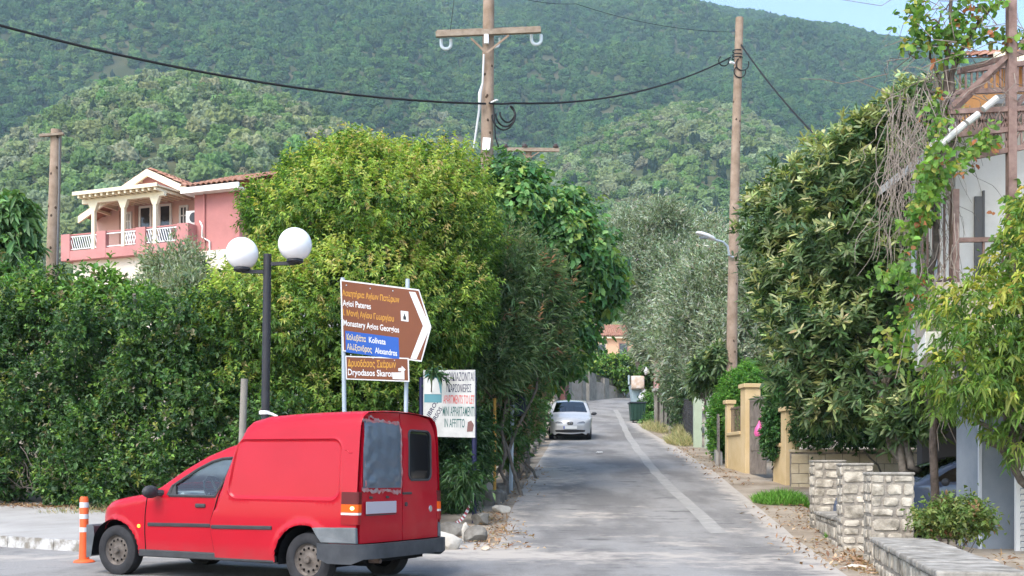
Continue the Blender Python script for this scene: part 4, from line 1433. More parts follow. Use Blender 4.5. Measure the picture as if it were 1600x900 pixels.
def arc(cx_, cy_, r, a0, a1, n=14):
    return [(cx_ + r * math.cos(R(a0 + (a1 - a0) * i / n)), cy_ + r * math.sin(R(a0 + (a1 - a0) * i / n))) for i in range(n + 1)]

def sweep(path, sec, outward):
    """section (out, z) carried along a plan path of (x, y); outward(i) gives the plan normal"""
    mb = MB(); n = len(sec(0) if callable(sec) else sec); vs = []
    for i, (x, y) in enumerate(path):
        a = Vector(path[max(i - 1, 0)]); b = Vector(path[min(i + 1, len(path) - 1)])
        d = (b - a).normalized(); nn = Vector((d.y, -d.x)) * outward
        s_ = sec(i) if callable(sec) else sec
        for o, z in s_: vs.append((x + nn.x * o, y + nn.y * o, z))
    fs = []
    for i in range(len(path) - 1):
        for k in range(n): fs.append((i * n + k, i * n + (k + 1) % n, (i + 1) * n + (k + 1) % n, (i + 1) * n + k))
    fs.append(tuple(range(n))[::-1]); fs.append(tuple((len(path) - 1) * n + k for k in range(n)))
    mb.add(vs, fs); return mb

M_tyre = mat("tyre_rubber", (.028, .028, .03), .85, .25, var=.25, scale=9, bump=.15, bscale=50)
M_rim = mat("dusty_steel_rim", (.085, .07, .058), .6, .5, color2=(.15, .125, .105), scale=14, metal=.35)
M_alloy = mat("alloy_rim", (.45, .45, .46), .35, .5, metal=.6)
M_under = mat("dark_underbody", (.012, .012, .013), .9, .1)
def arch_liner(T, x, y, r, z, out):
    """dark upper half of a wheel well"""
    m = MB(); n = 20; vs = []
    for i in range(n + 1):
        a = R(-8 + 196 * i / n)
        for o in (-.32, -.03): vs.append((x + r * math.cos(a), y + out * o, z + r * math.sin(a)))
    m.add(vs, [(2 * i, 2 * i + 1, 2 * i + 3, 2 * i + 2) for i in range(n)] + [tuple(2 * i for i in range(n + 1))])
    m.build("wheel_arch", M_under, T)
def wheel(T, x, y, r, w, out, rimmat, holes=12, well=True):
    c = Vector((x, y, r)); ax = Vector((0, out, 0))
    rr = r * .60
    m = MB(); m.lathe([(rr, -w), (r * .93, -w), (r, -w * .82), (r, -w * .18), (r * .985, -w * .06), (r * .93, -.002), (r * .80, .010), (rr + .012, .006), (rr, -.006)], c, ax, 40, cap=False)
    wh = m.build("wheel", M_tyre, T, smooth=True, angle=45)
    # steel disc with a ring of holes
    circ = [(rr * math.cos(2 * math.pi * k / 36), rr * math.sin(2 * math.pi * k / 36)) for k in range(36)]
    hs = []
    for k in range(holes):
        a = 2 * math.pi * k / holes
        hs.append([(rr * .70 * math.cos(a) + rr * .088 * math.cos(t), rr * .70 * math.sin(a) + rr * .088 * math.sin(t)) for t in [2 * math.pi * j / 8 for j in range(8)]])
    vs, fs = panel(circ, hs, rr * .16)
    def hgt(q):
        q = q / rr
        if q > .9: return -.008 - .03 * (1 - q) / .1
        if q > .55: return -.038 + .016 * (1 - abs(q - .7) / .2)
        if q > .25: return -.034 + .012 * (.55 - q) / .3
        return -.012
    u = Vector((1, 0, 0)); z = Vector((0, 0, 1))
    m = MB(); m.add([c + u * p + z * q + ax * hgt(math.hypot(p, q)) for p, q in vs], fs)
    m.lathe([(rr * .24, -.03), (rr * .23, .0), (rr * .17, .012), (.001, .014)], c, ax, 18, cap=False)
    m.build("rim", rimmat, wh, smooth=True, angle=40)
    m = MB(); m.lathe([(rr * .98, -w * .6), (rr * .98, -.05)], c, ax, 24); m.build("hub", M_under, wh)
    return wh

def build_van():
    half = .825
    loc = Vector((-1.780, 12.674, 0.0))
    T = thing("van", "red panel van with a taped plastic sheet over one rear window", "van", loc, R(180 - 26.7), local=True, pitch=-R(.5))
    red = mat("red_paint", (.37, .003, .013), .40, .12, scale=1.1, coat=.42, color2=(.41, .005, .017))
    # dull grime low on the doors: one colour band with a broken edge
    nt = red.node_tree; N = nt.nodes; L = nt.links
    b = N["Principled BSDF"]; src = b.inputs["Base Color"].links[0].from_socket
    tc = N.new("ShaderNodeTexCoord"); sx = N.new("ShaderNodeSeparateXYZ"); L.new(tc.outputs["Object"], sx.inputs[0])
    nz = N.new("ShaderNodeTexNoise"); nz.inputs["Scale"].default_value = 6; nz.inputs["Detail"].default_value = 8; L.new(tc.outputs["Object"], nz.inputs["Vector"])
    ma = N.new("ShaderNodeMath"); ma.operation = 'MULTIPLY_ADD'; ma.inputs[1].default_value = -2.6; ma.inputs[2].default_value = 1.12; L.new(sx.outputs["Z"], ma.inputs[0])
    mb_ = N.new("ShaderNodeMath"); mb_.operation = 'MULTIPLY'; mb_.use_clamp = True; L.new(ma.outputs[0], mb_.inputs[0]); L.new(nz.outputs["Fac"], mb_.inputs[1])
    mx = N.new("ShaderNodeMix"); mx.data_type = 'RGBA'; L.new(mb_.outputs[0], mx.inputs[0]); L.new(src, mx.inputs[6]); mx.inputs[7].default_value = (.13, .10, .085, 1)
    L.new(mx.outputs[2], b.inputs["Base Color"])
    trim = mat("black_trim", (.035, .036, .038), .6, .4, var=.15, scale=8)
    gtrim = mat("faded_grey_plastic", (.10, .11, .115), .7, .35, color2=(.15, .16, .165), scale=5)
    bump_m = mat("dark_bumper", (.032, .035, .04), .6, .35, color2=(.055, .058, .063), scale=5)
    glass = glass_mat("window_glass", (.80, .88, .88), .04)
    # door rear shut line, shared by the cab and the load box
    shut = [(1.20, .25), (1.205, .33), (1.25, .55), (1.255, .66), (1.19, .81), (1.09, 1.11), (1.01, 1.31), (.935, 1.48)]
    # ---- cab
    topc = [(3.03, .34), (3.07, .46), (3.085, .60), (3.06, .70), (2.96, .79), (2.79, .852), (2.48, .905), (2.22, .94), (2.04, 1.01), (1.72, 1.215), (1.43, 1.365), (1.16, 1.465), (.95, 1.52), (.80, 1.535)]
    farch = arc(2.69, .265, .372, -2, 175, 18)
    bottom = [(.80, 1.535), (.98, 1.33), (1.06, 1.11), (1.16, .81), (1.225, .66), (1.22, .55), (1.175, .33), (1.17, .25), (2.30, .25)] + [(p[0], p[1]) for p in arc(2.69, .265, .372, 182, 2, 18)] + [(3.03, .34)]
    win = [(1.862, .925), (1.835, 1.03), (1.528, 1.213), (1.335, 1.302), (1.20, 1.335), (1.032, 1.347), (1.089, 1.174), (1.205, .925)]
    def roundr(d, r): return 0 if d >= r else r - math.sqrt(max(0, r * r - (r - d) ** 2))
    def inset_c(u, w):
        v = .0
        if w > .93: v += .17 * (w - .93) / .6
        else: v += .02 * ((.93 - w) / .7) ** 2
        if u > 2.45: v += .22 * ((u - 2.45) / .62) ** 2.4
        d = dist_line(u, w, topc)
        r = .085 if u > 2.1 else .05
        v += roundr(d, r) * (.9 if u > 2.1 else .8)
        da = math.hypot(u - 2.69, w - .265) - .372      # flared arch lip
        if 0 <= da < .06 and w > .28: v -= .014 * (1 - da / .06)
        if da < 0: v += 0
        # rub line pressed into the door
        return v + .006
    crown_c = lambda u, w: .05 if w > .97 else (.035 if u < 2.9 else .05)
    body = shell("body", red, T, bottom, topc, [refine(win, .06)], inset_c, half, crown_c, step=.06, rings=[(False, arc(2.69, .265, .372 + o, 165, 35, 20)) for o in (.02, .04, .062)], glassrange=(1.16, 2.02), glassmat=glass, pillar=.07)
    # shut line of the door: dark thread
    dl = [(2.185, .90), (2.215, .70), (2.222, .50), (2.215, .31)]
    for s in (1, -1):
        m = MB(); P = refine(dl, .05, False); m.tube([(u, s * (half - inset_c(u, w) + .001), w) for u, w in P], .006, 5); m.build("door_gap", M_under, body)
    for s in (1, -1):
        m = MB(); P = refine(shut[1:-1], .05, False); m.tube([(u + .012, s * (half - inset_c(u, w) + .004), w) for u, w in P], .006, 5); m.build('door_gap', M_under, body)
    # ---- load box
    topb = [(1.19, .81), (1.09, 1.11), (1.01, 1.31), (.925, 1.53), (.865, 1.67), (.79, 1.745), (.61, 1.79), (.3, 1.81), (0, 1.822), (-.4, 1.828), (-.63, 1.826), (-.645, 1.82)]
    rarch = arc(.02, .275, .375, 2, 150, 16)
    botb = [(-.645, 1.82), (-.645, .47), (-.30, .465)] + [(p[0], p[1]) for p in arc(.02, .275, .375, 150, -4, 16)] + [(.42, .25), (1.20, .25), (1.205, .33), (1.25, .55), (1.255, .66), (1.19, .81)]
    def sdr(u, w, u0, u1, w0, w1, r):
        # the front side of the pressed panel leans like the pillar
        d = dist_line(u, w, PRC)
        return -d if in_poly(u, w, PR) else d
    def contour(o):
        r = .10 + o
        out = []
        for (cx_, cz_), a0, a1 in (((1.02 - .11, .925 + .10), -90, 14), ((.92 - .085, 1.535 - .10), 14, 90), ((-.42 + .10, 1.535 - .10), 90, 180), ((-.42 + .10, .925 + .10), 180, 270)):
            out += arc(cx_, cz_, r, a0, a1, 7)
        return out
    PR = refine(contour(0), .08); PRC = PR + PR[:1]
    roofline = topb[3:]
    frontline = topb[:5]
    def inset_b(u, w):
        v = .0
        if w > .68: v += .085 * ((w - .68) / 1.1) ** 1.5
        else: v += .02 * ((.68 - w) / .45) ** 2
        d = dist_line(u, w, roofline)
        r = .175 if u < .75 else .06 + .115 * max(0, (.93 - u) / .18)
        v += roundr(d, max(r, .05)) * .72
        v += roundr(dist_line(u, w, frontline), .03) * .8
        s = sdr(u, w, -.42, 1.02, .925, 1.535, .10) if -.5 < u < 1.1 and .85 < w < 1.62 else .2
        v += .013 * sm((-s + .012) / .026)
        if abs(s - .012) < .02: v -= .006 * (1 - abs(s - .012) / .02)
        da = math.hypot(u - .02, w - .275) - .375
        if 0 <= da < .07 and w > .3: v -= .016 * (1 - da / .07)
        return v - .012
    ex = []
    for k in range(90):
        for o in (-.02, -.008, .004, .014, .026):
            # points around the pressed panel's edge
            a = k / 90 * 4
            u0, u1, w0, w1 = -.42, 1.02, .925, 1.535
            if a < 1: u, w = u0 + (u1 - u0) * a, w0 - o
            elif a < 2: w = w0 + (w1 - w0) * (a - 1); u = u1 - .10 * (a - 1) + o
            elif a < 3: u, w = u1 - .1 - (u1 - u0 - .1) * (a - 2), w1 + o
            else: u, w = u0 - o, w1 - (w1 - w0) * (a - 3)
            ex.append((u, w))
    box = shell("load_box", red, T, botb, topb, [], inset_b, half, lambda u, w: .03, step=.05, rings=[(True, refine(contour(o), .05)) for o in (-.03, -.016, -.006, .004, .012, .020, .034)] + [(False, arc(.02, .275, .375 + o, 138, 6, 22)) for o in (.02, .045, .07)])
    # rear doors; outline across the back follows the side's section
    ur = -.648
    prof_ = [(half - inset_b(-.62, w), w) for w in np.linspace(.475, 1.80, 26)]
    def door(sgn, window, nm, lab=None):
        # left door is y>0
        edge = [(y - .058, w) for y, w in prof_]
        edge = [(max(.012, y), min(w, 1.80)) for y, w in edge]
        topz = 1.80
        pts = [(.006, .475)] + edge + [(edge[-1][0] * .6, 1.832), (.006, 1.838)]
        hole = refine(window, .05)
        vs, fs = panel(refine(pts, .05), [hole], .07)
        m = MB()
        def X(y, w):
            x = ur - .022 * (1 - (y / half) ** 2)
            x += .05 * sm((w - 1.45) / .4) ** 1.5
            for zc in (.575, .72, 1.0):
                if abs(w - zc) < .012: x += .004
            return x
        m.add([(X(y, w), sgn * y, w) for y, w in vs], fs)
        # returned edge gives the leaf its thickness
        P = refine(pts, .05); n = len(P)
        m.add([(X(y, w), sgn * y, w) for y, w in P] + [(X(y, w) + .04, sgn * y, w) for y, w in P], [(i, (i + 1) % n, n + (i + 1) % n, n + i) for i in range(n)])
        o = m.build(nm, red, T)
        bm = bmesh.new(); bm.from_mesh(o.data); bmesh.ops.remove_doubles(bm, verts=bm.verts, dist=.001); bmesh.ops.recalc_face_normals(bm, faces=bm.faces); bm.to_mesh(o.data); bm.free()
        o.data.polygons.foreach_set("use_smooth", [True] * len(o.data.polygons)); o.data.set_sharp_from_angle(angle=R(40))
        if lab: o["label"] = lab
        return o, X
    def rrect(y0, y1, w0, w1, r, n=5):
        out = []
        for cx_, cz_, a0 in ((y1 - r, w0 + r, -90), (y1 - r, w1 - r, 0), (y0 + r, w1 - r, 90), (y0 + r, w0 + r, 180)):
            out += arc(cx_, cz_, r, a0, a0 + 90, n)
        return out
    wl_ = rrect(.08, .66, 1.05, 1.70, .06); wr_ = rrect(.12, .60, 1.12, 1.66, .07)
    dL, X = door(1, wl_, "rear_door", "left rear door with plastic sheet in place of its window")
    dR, X = door(-1, wr_, "rear_door", "right rear door with dark glass")
    # dark right window and its rubber
    m = MB(); P = wr_; n = len(P); cy_, cz_ = .36, 1.39
    m.add([(X(y, w) + .006, -y, w) for y, w in P], [tuple(range(n))]); m.build("window", mat("dark_glass", (.012, .012, .013), .06, .6), dR)
    m = MB(); m.tube([(X(y, w) - .003, -y, w) for y, w in P + P[:2]], .013, 6, False); m.build("window_seal", trim, dR)
    # crumpled plastic sheet held with ragged tape
    g = np.random.default_rng(4)
    m = MB(); ny, nw = 34, 52; vs = []
    for j in range(nw + 1):
        for i in range(ny + 1):
            y = .745 - (.745 - .035) * i / ny; w = 1.04 + .69 * j / nw
            y = min(y, .735 - .055 * max(0, (w - 1.45) / .3))
            e = min(i, ny - i) / 4; e = min(1, e); e2 = min(1, min(j, nw - j) / 4)
            lo = max(.25, 1 - (w - 1.04) / .5); q = lo * (.010 * math.sin(30 * w + 14 * y + 2 * math.sin(9 * y)) + .006 * math.sin(52 * w - 20 * y)) + .0015 * math.sin(38 * y + 5 * w) + .002 * g.normal() * .4
            vs.append((X(y, w) - .006 - .012 * e * e2 - .9 * q * e * e2, y, w))
    m.add(vs, [(j * (ny + 1) + i, j * (ny + 1) + i + 1, (j + 1) * (ny + 1) + i + 1, (j + 1) * (ny + 1) + i) for j in range(nw) for i in range(ny)])
    m.build("plastic_sheet", mat("blue_grey_plastic_sheet", (.075, .098, .125), .30, .6, color2=(.09, .115, .145), scale=7), dL, smooth=True, angle=180)
    tape = mat("old_clear_tape", (.30, .22, .21), .45, .5, color2=(.36, .09, .09), scale=16, contrast=(.42, .6))
    m = MB()
    def strip(p0, p1, wd, seed, amp=.012):
        r = random.Random(seed); n = 22; vs = []
        for i in range(n + 1):
            t = i / n; y = p0[0] + (p1[0] - p0[0]) * t + .01 * math.sin(t * 9 + seed); w = p0[1] + (p1[1] - p0[1]) * t + .006 * math.sin(t * 11 + seed)
            dx, dz = p1[0] - p0[0], p1[1] - p0[1]; L = math.hypot(dx, dz); nx, nz = -dz / L, dx / L
            a = wd * .5 + r.uniform(-amp, amp); b_ = wd * .5 + r.uniform(-amp, amp)
            vs += [(X(y, w) - .012 - .004 * math.sin(t * 30), y + nx * a, w + nz * a), (X(y, w) - .010, y - nx * b_, w - nz * b_)]
        m.add(vs, [(2 * i, 2 * i + 2, 2 * i + 3, 2 * i + 1) for i in range(n)])
    strip((.755, 1.02), (.05, 1.00), .04, 1, .016); strip((.70, 1.735), (.05, 1.725), .032, 2, .010); strip((.045, 1.03), (.05, 1.72), .022, 3, .008); strip((.71, 1.06), (.655, 1.70), .024, 4, .008); strip((.655, 1.70), (.58, 1.78), .025, 5, .006); strip((.58, 1.78), (.38, 1.735), .02, 6, .006)
    m.build("tape", tape, dL)
    # plate, badge, locks
    m = MB(); m.fbox((0, 0, 0), Vector((1, 0, 0)), Vector((0, 1, 0)), Z, X(.4, .83) - .012, .13, .775, X(.4, .83) - .004, .70, .90); m.build("number_plate", mat("grey_plate", (.42, .38, .42), .5), dL, bevel=.006)
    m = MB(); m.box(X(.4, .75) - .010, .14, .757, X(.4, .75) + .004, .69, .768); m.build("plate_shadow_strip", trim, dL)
    for y in (.30, .60):
        m = MB(); m.box(X(y, .95) - .014, y - .025, .930, X(y, .95) + .003, y + .025, .955); m.build("plate_lamp", trim, dL, bevel=.004)
    m = MB(); m.lathe([(.036, 0), (.036, .006), (.03, .009), (.001, .009)], (X(.60, .80), -.60, .80), (-1, 0, 0), 20)
    m.build("badge", mat("chrome", (.6, .6, .62), .2, .5, metal=.9), dR)
    m = MB(); m.lathe([(.025, 0), (.024, .012), (.001, .012)], (X(.06, .83), -.065, .86), (-1, 0, 0), 14); m.build("lock", trim, dR)
    m = MB(); m.box(X(.05, 1.0) - .02, -.17, .965, X(.05, 1.0) - .002, .01, .99); m.build("door_handle", trim, dR, bevel=.006)
    # tail lights
    lens = {"red": mat("red_lens", (.24, .003, .006), .3, .3), "dark": mat("dark_red_lens", (.085, .004, .005), .3, .3), "clear": mat("clear_lens", (.55, .52, .50), .15, .6), "amber": mat("amber_lens", (.48, .075, .005), .3, .2, emit=(1.0, .12, .004), estr=.06)}
    for s in (1, -1):
        root = None
        for nm, z0, z1, mt in (("tail_light", .67, .765, "red"), ("reversing_lamp", .767, .79, "clear"), ("indicator", .792, .875, "amber"), ("brake_lamp", .877, 1.0, "dark")):
            m = MB(); vs = []; N_ = 5
            ylo = half - inset_b(-.55, z0); yhi = half - inset_b(-.55, z1)
            path = [(-.46, .002), (-.53, .006), (-.60, .010), (-.645, .006), (-.664, -.012), (-.668, -.06)]
            for z, yy in ((z0, ylo), (z1, yhi)):
                for x, o in path: vs.append((x, s * (yy + o + .004), z))
                for x, o in path[::-1]: vs.append((x + .03 * (x < -.65), s * (yy + o - .03), z))
            n = len(path) * 2
            m.add(vs, [(k, (k + 1) % n, n + (k + 1) % n, n + k) for k in range(n)] + [tuple(range(n))[::-1], tuple(range(n, 2 * n))])
            o = m.build(nm, lens[mt], root or T, smooth=True, angle=40)
            root = root or o
        m = MB(); m.sphere((-.60, s * (half - inset_b(-.58, .85) + .012), .835), .02, 12, 8, 1.3, .5, 1); m.build("lit_bulb", mat("lit_bulb", (1, .6, .2), .4, .4, emit=(1.0, .55, .15), estr=2.2), root, smooth=True)
    # ---- bumpers
    def side_y(u): return half - inset_b(u, .5)
    for s in (1, -1):
        poly = [(-.10, .629), (-.645, .642), (-.655, .475), (-.225, .475), (-.16, .545)]
        m = MB(); vs = [(u, s * (half - inset_b(max(u, -.64), .6) + .020), w) for u, w in poly] + [(u, s * (half - inset_b(max(u, -.64), .6) - .03), w) for u, w in poly]
        n = len(poly); m.add(vs, [tuple(range(n)), tuple(range(2 * n - 1, n - 1, -1))] + [(k, (k + 1) % n, n + (k + 1) % n, n + k) for k in range(n)])
        m.build("corner_trim", gtrim, T, bevel=.012)
    path = [(-.215, .835), (-.35, .845), (-.50, .845), (-.60, .83), (-.67, .78), (-.705, .68), (-.72, .45), (-.725, .2), (-.725, 0)]
    path = path + [(x, -y) for x, y in path[::-1][1:]]
    def sec(i):
        x, y = path[i]
        side = abs(y) > .80
        zb_ = .30 + (.02 if not side else -.03) + (.05 * (1 - min(1, abs(x + .215) / .1)) if side else 0)
        return [(-.07, .472), (-.015, .472), (.012, .455), (.016, .40), (.004, zb_ + .012), (-.02, zb_), (-.07, zb_)]
    m = sweep(path, sec, -1); m.build("rear_bumper", bump_m, T, smooth=True, angle=35)
    path = [(3.02, .80), (3.08, .74), (3.13, .62), (3.165, .40), (3.175, 0)]; path += [(x, -y) for x, y in path[::-1][1:]]
    m = sweep(path, [(-.08, .565), (-.02, .565), (.0, .545), (.004, .45), (-.01, .36), (-.03, .20), (-.08, .19)], 1); m.build("front_bumper", gtrim, T, smooth=True, angle=35)
    # sills and mouldings
    for s in (1, -1):
        m = MB(); m.box(.40, s * (half - .03) - .025, .235, 2.31, s * (half - .03) + .025, .315); m.build("sill", trim, T, bevel=.012)
        for u0, u1, fn in ((1.265, 2.17, inset_c), (.42, 1.235, inset_b)):
            m = MB(); P = refine([(u0, .612), (u1, .60)], .1, False)
            vs = []
            for u, w in P:
                y = s * (half - fn(u, .61)); vs += [(u, y - s * .004, w - .026), (u, y + s * .011, w - .019), (u, y + s * .014, w + .008), (u, y - s * .004, w + .021)]
            m.add(vs, [(4 * i + k, 4 * i + (k + 1) % 4, 4 * i + 4 + (k + 1) % 4, 4 * i + 4 + k) for i in range(len(P) - 1) for k in range(4)] + [(0, 1, 2, 3), tuple(4 * (len(P) - 1) + k for k in (3, 2, 1, 0))])
            m.build("side_moulding", trim, T)
        m = MB(); y = half - inset_c(1.4, .82); m.box(1.335, s * y - .012, .80, 1.48, s * y + .018, .845); m.build("door_handle", trim, T, bevel=.014, seg=3)
        m = MB(); y = half - inset_c(2.31, .573); m.lathe([(.021, 0), (.019, .008), (.001, .012)], (2.31, s * y, .575), (0, s, 0), 12); m.build("side_repeater", mat("lit_repeater", (.9, .3, .02), .3, .5, emit=(1.0, .28, .02), estr=1.6), T)
        # mirror
        m = MB(); y = half - inset_c(1.93, .97); m.sphere((2.03, s * (y + .12), .965), .1, 16, 10, .62, 1.15, .72); m.tube([(1.96, s * (y - .03), .95), (2.0, s * (y + .06), .955)], .035, 8)
        m.build("mirror", trim, T, smooth=True)
        # door glass and its black frame, filled corner
        gl = [(1.86, .925), (1.835, 1.03), (1.528, 1.213), (1.335, 1.302), (1.20, 1.335), (1.032, 1.347), (1.089, 1.174), (1.205, .925)]
        m = MB(); m.add([(u, s * (half - inset_c(u, w) - .014), w) for u, w in gl], [tuple(range(len(gl)))]); m.build("window", glass, T)
        m = MB(); P = refine(gl + gl[:1], .08, False); m.tube([(u, s * (half - inset_c(u, w) - .002), w) for u, w in P], .016, 6, False); m.build("window_seal", trim, T)
        m = MB(); tri = [(1.90, .93), (1.76, .93), (1.795, 1.06), (1.85, 1.045)]; m.add([(u, s * (half - inset_c(u, w) + .002), w) for u, w in tri] + [(u, s * (half - inset_c(u, w) - .02), w) for u, w in tri], [(0, 1, 2, 3), (7, 6, 5, 4), (0, 4, 5, 1), (1, 5, 6, 2), (2, 6, 7, 3), (3, 7, 4, 0)]); m.build("mirror_base", trim, T)
    # fuel flap line, boot seam marks
    m = MB(); P = [(-.47, 1.43), (-.50, 1.425), (-.52, 1.40), (-.56, 1.40)]; m.tube([(u, half - inset_b(u, w) + .001, w) for u, w in P], .005, 5); m.build("seam", red, T)
    # ---- wheels, dark wells, floor
    for x in (0, 2.69):
        for s in (1, -1):
            wheel(T, x, s * (half - .045), .285, .165, s, M_rim)
            arch_liner(T, x, s * half, .368, .275, s)
    m = MB(); m.box(-.58, -.57, .26, 2.30, .57, .30); m.box(.42, -.74, .26, 2.28, .74, .31); m.box(.45, -.7, .20, 1.3, -.3, .26); m.tube([(-.5, .35, .25), (1.8, .2, .22)], .04, 8); m.build("underbody", M_under, T)
    m = MB(); m.tube([(-.72, .50, .285), (-.4, .48, .28)], .024, 10); m.build("exhaust", mat("rusty_exhaust", (.10, .07, .055), .8), T)
    # ---- inside
    seatm = mat("grey_seat_cloth", (.33, .37, .38), .9, .2, var=.12, scale=30)
    dash = mat("pale_grey_dashboard", (.50, .55, .56), .75, .3, var=.05)
    for y in (.36, -.36):
        m = MB(); m.box(1.2, y - .25, .50, 1.72, y + .25, .66); s_ = m.build("seat", seatm, T, bevel=.05, seg=3)
        m = MB()
        vs = []
        secs = [(.62, .25, .10), (.80, .25, .11), (1.0, .235, .10), (1.10, .20, .085), (1.16, .15, .07), (1.24, .145, .07), (1.30, .12, .06), (1.33, .06, .03)]
        for z, hw, th in secs:
            x = 1.24 - (z - .62) * .16
            for k in range(12): a = 2 * math.pi * k / 12; vs.append((x + th * math.copysign(abs(math.cos(a)) ** .6, math.cos(a)), y + hw * math.copysign(abs(math.sin(a)) ** .6, math.sin(a)), z))
        n = 12; m.add(vs, [(i * n + k, i * n + (k + 1) % n, (i + 1) * n + (k + 1) % n, (i + 1) * n + k) for i in range(len(secs) - 1) for k in range(n)] + [tuple((len(secs) - 1) * n + k for k in range(n))])
        m.build("backrest", seatm, s_, smooth=True)
    m = MB(); m.box(1.72, -.74, .72, 2.15, .74, .96); m.add([(1.72, -.74, .93), (1.72, .74, .93), (2.15, .74, .99), (2.15, -.74, .99)], [(0, 1, 2, 3)]); m.build("dashboard", dash, T, bevel=.03)
    m = MB(); c = Vector((1.58, .36, .97)); ax = Vector((-.86, 0, .5)).normalized(); u = Vector((0, 1, 0)); w = ax.cross(u)
    ring = [c + (u * math.cos(t) + w * math.sin(t)) * .185 for t in [2 * math.pi * k / 28 for k in range(29)]]
    m.tube(ring, .014, 8, False); m.tube([c, c - ax * .2], .03, 8)
    for t in (0, math.pi, -math.pi / 2): m.tube([c, c + (u * math.cos(t) + w * math.sin(t)) * .18], .018, 6)
    m.build("steering_wheel", trim, T, smooth=True)
    m = MB(); m.box(.72, -.72, .3, .76, .72, 1.45); m.build("bulkhead", mat("dark_bulkhead", (.05, .05, .05), .9), T)
    return T
build_van()

def build_car(name, label, loc, rotz, p):
    """small hatchback; p holds its outline and colours"""
    T = thing(name, label, "car", loc, rotz, local=True)
    half = p["half"]; top = p["top"]; wb = p["wb"]; wr = p["wr"]
    roundr = lambda d, r: 0 if d >= r else r - math.sqrt(max(0, r * r - (r - d) ** 2))
    nose = top[0][0]; tail = top[-1][0]
    def inset(u, w):
        v = 0.0
        if w > .90: v += .20 * (w - .90) / .55
        else: v += .03 * ((.9 - w) / .7) ** 2
        if u > nose - .75: v += .34 * ((u - nose + .75) / .78) ** 2.3
        if u < tail + .6: v += .24 * ((tail + .6 - u) / .6) ** 2.2
        v += roundr(dist_line(u, w, top), .07) * .85
        return v
    R_ = wr + .055
    bottom = [top[-1], (tail + .06, .24), (-R_, .22)] + arc(0, wr, R_, 180, 0, 14) + [(R_, .2), (wb - R_, .2)] + arc(wb, wr, R_, 180, 0, 14) + [(wb + R_, .22), (nose - .06, .22), top[0]]
    hole = refine(p["win"], .08)
    gl = glass_mat("car_glass", (.10, .11, .12), .10)
    body = shell("body", p["paint"], T, bottom, top, [hole], inset, half, lambda u, w: .04 if u < nose - .15 else .13, step=.09, glassrange=p["screen"], glassmat=gl, pillar=.07)
    trim = mat("black_trim", (.035, .036, .038), .6, .4)
    for s in (1, -1):
        m = MB(); m.add([(u, s * (half - inset(u, w) - .012), w) for u, w in p["win"]], [tuple(range(len(p["win"])))]); m.build("window", gl, T)
        m = MB()
        for u in p["pillars"]:
            m.bar((u, s * (half - inset(u, .98) + .0), .96), (u - .04, s * (half - inset(u, 1.33)), 1.36), .05, .02)
        m.build("door_pillar", trim, T)
        m = MB(); y = half - inset(p["mir"], .95); m.sphere((p["mir"], s * (y + .12), .97), .1, 14, 8, .6, 1.1, .65); m.tube([(p["mir"] - .05, s * (y - .03), .93), (p["mir"], s * (y + .07), .95)], .03, 6); m.build("mirror", trim, T, smooth=True)
        for x in (0, wb):
            wheel(T, x, s * (half - .03), wr, .18, s, M_alloy, 8)
            arch_liner(T, x, s * half, wr + .05, wr, s)
        for u in (p["pillars"][0], p["pillars"][0] - 1.0):
            m = MB(); m.box(u - .2, s * (half - inset(u, .82)) - .01, .80, u - .06, s * (half - inset(u, .82)) + .02, .83); m.build("door_handle", p["paint"], T, bevel=.008)
    m = MB(); m.box(tail + .1, -half + .1, .18, nose - .15, half - .1, .26); m.build("underbody", M_under, T)
    m = MB(); m.box(.1, -half + .2, .5, 2.0, half - .2, .98); m.box(.55, .15, .9, .75, .55, 1.22); m.box(.55, -.55, .9, .75, -.15, 1.22); m.build("seats", mat("dark_seats", (.03, .03, .032), .9), T)
    return T, inset, body

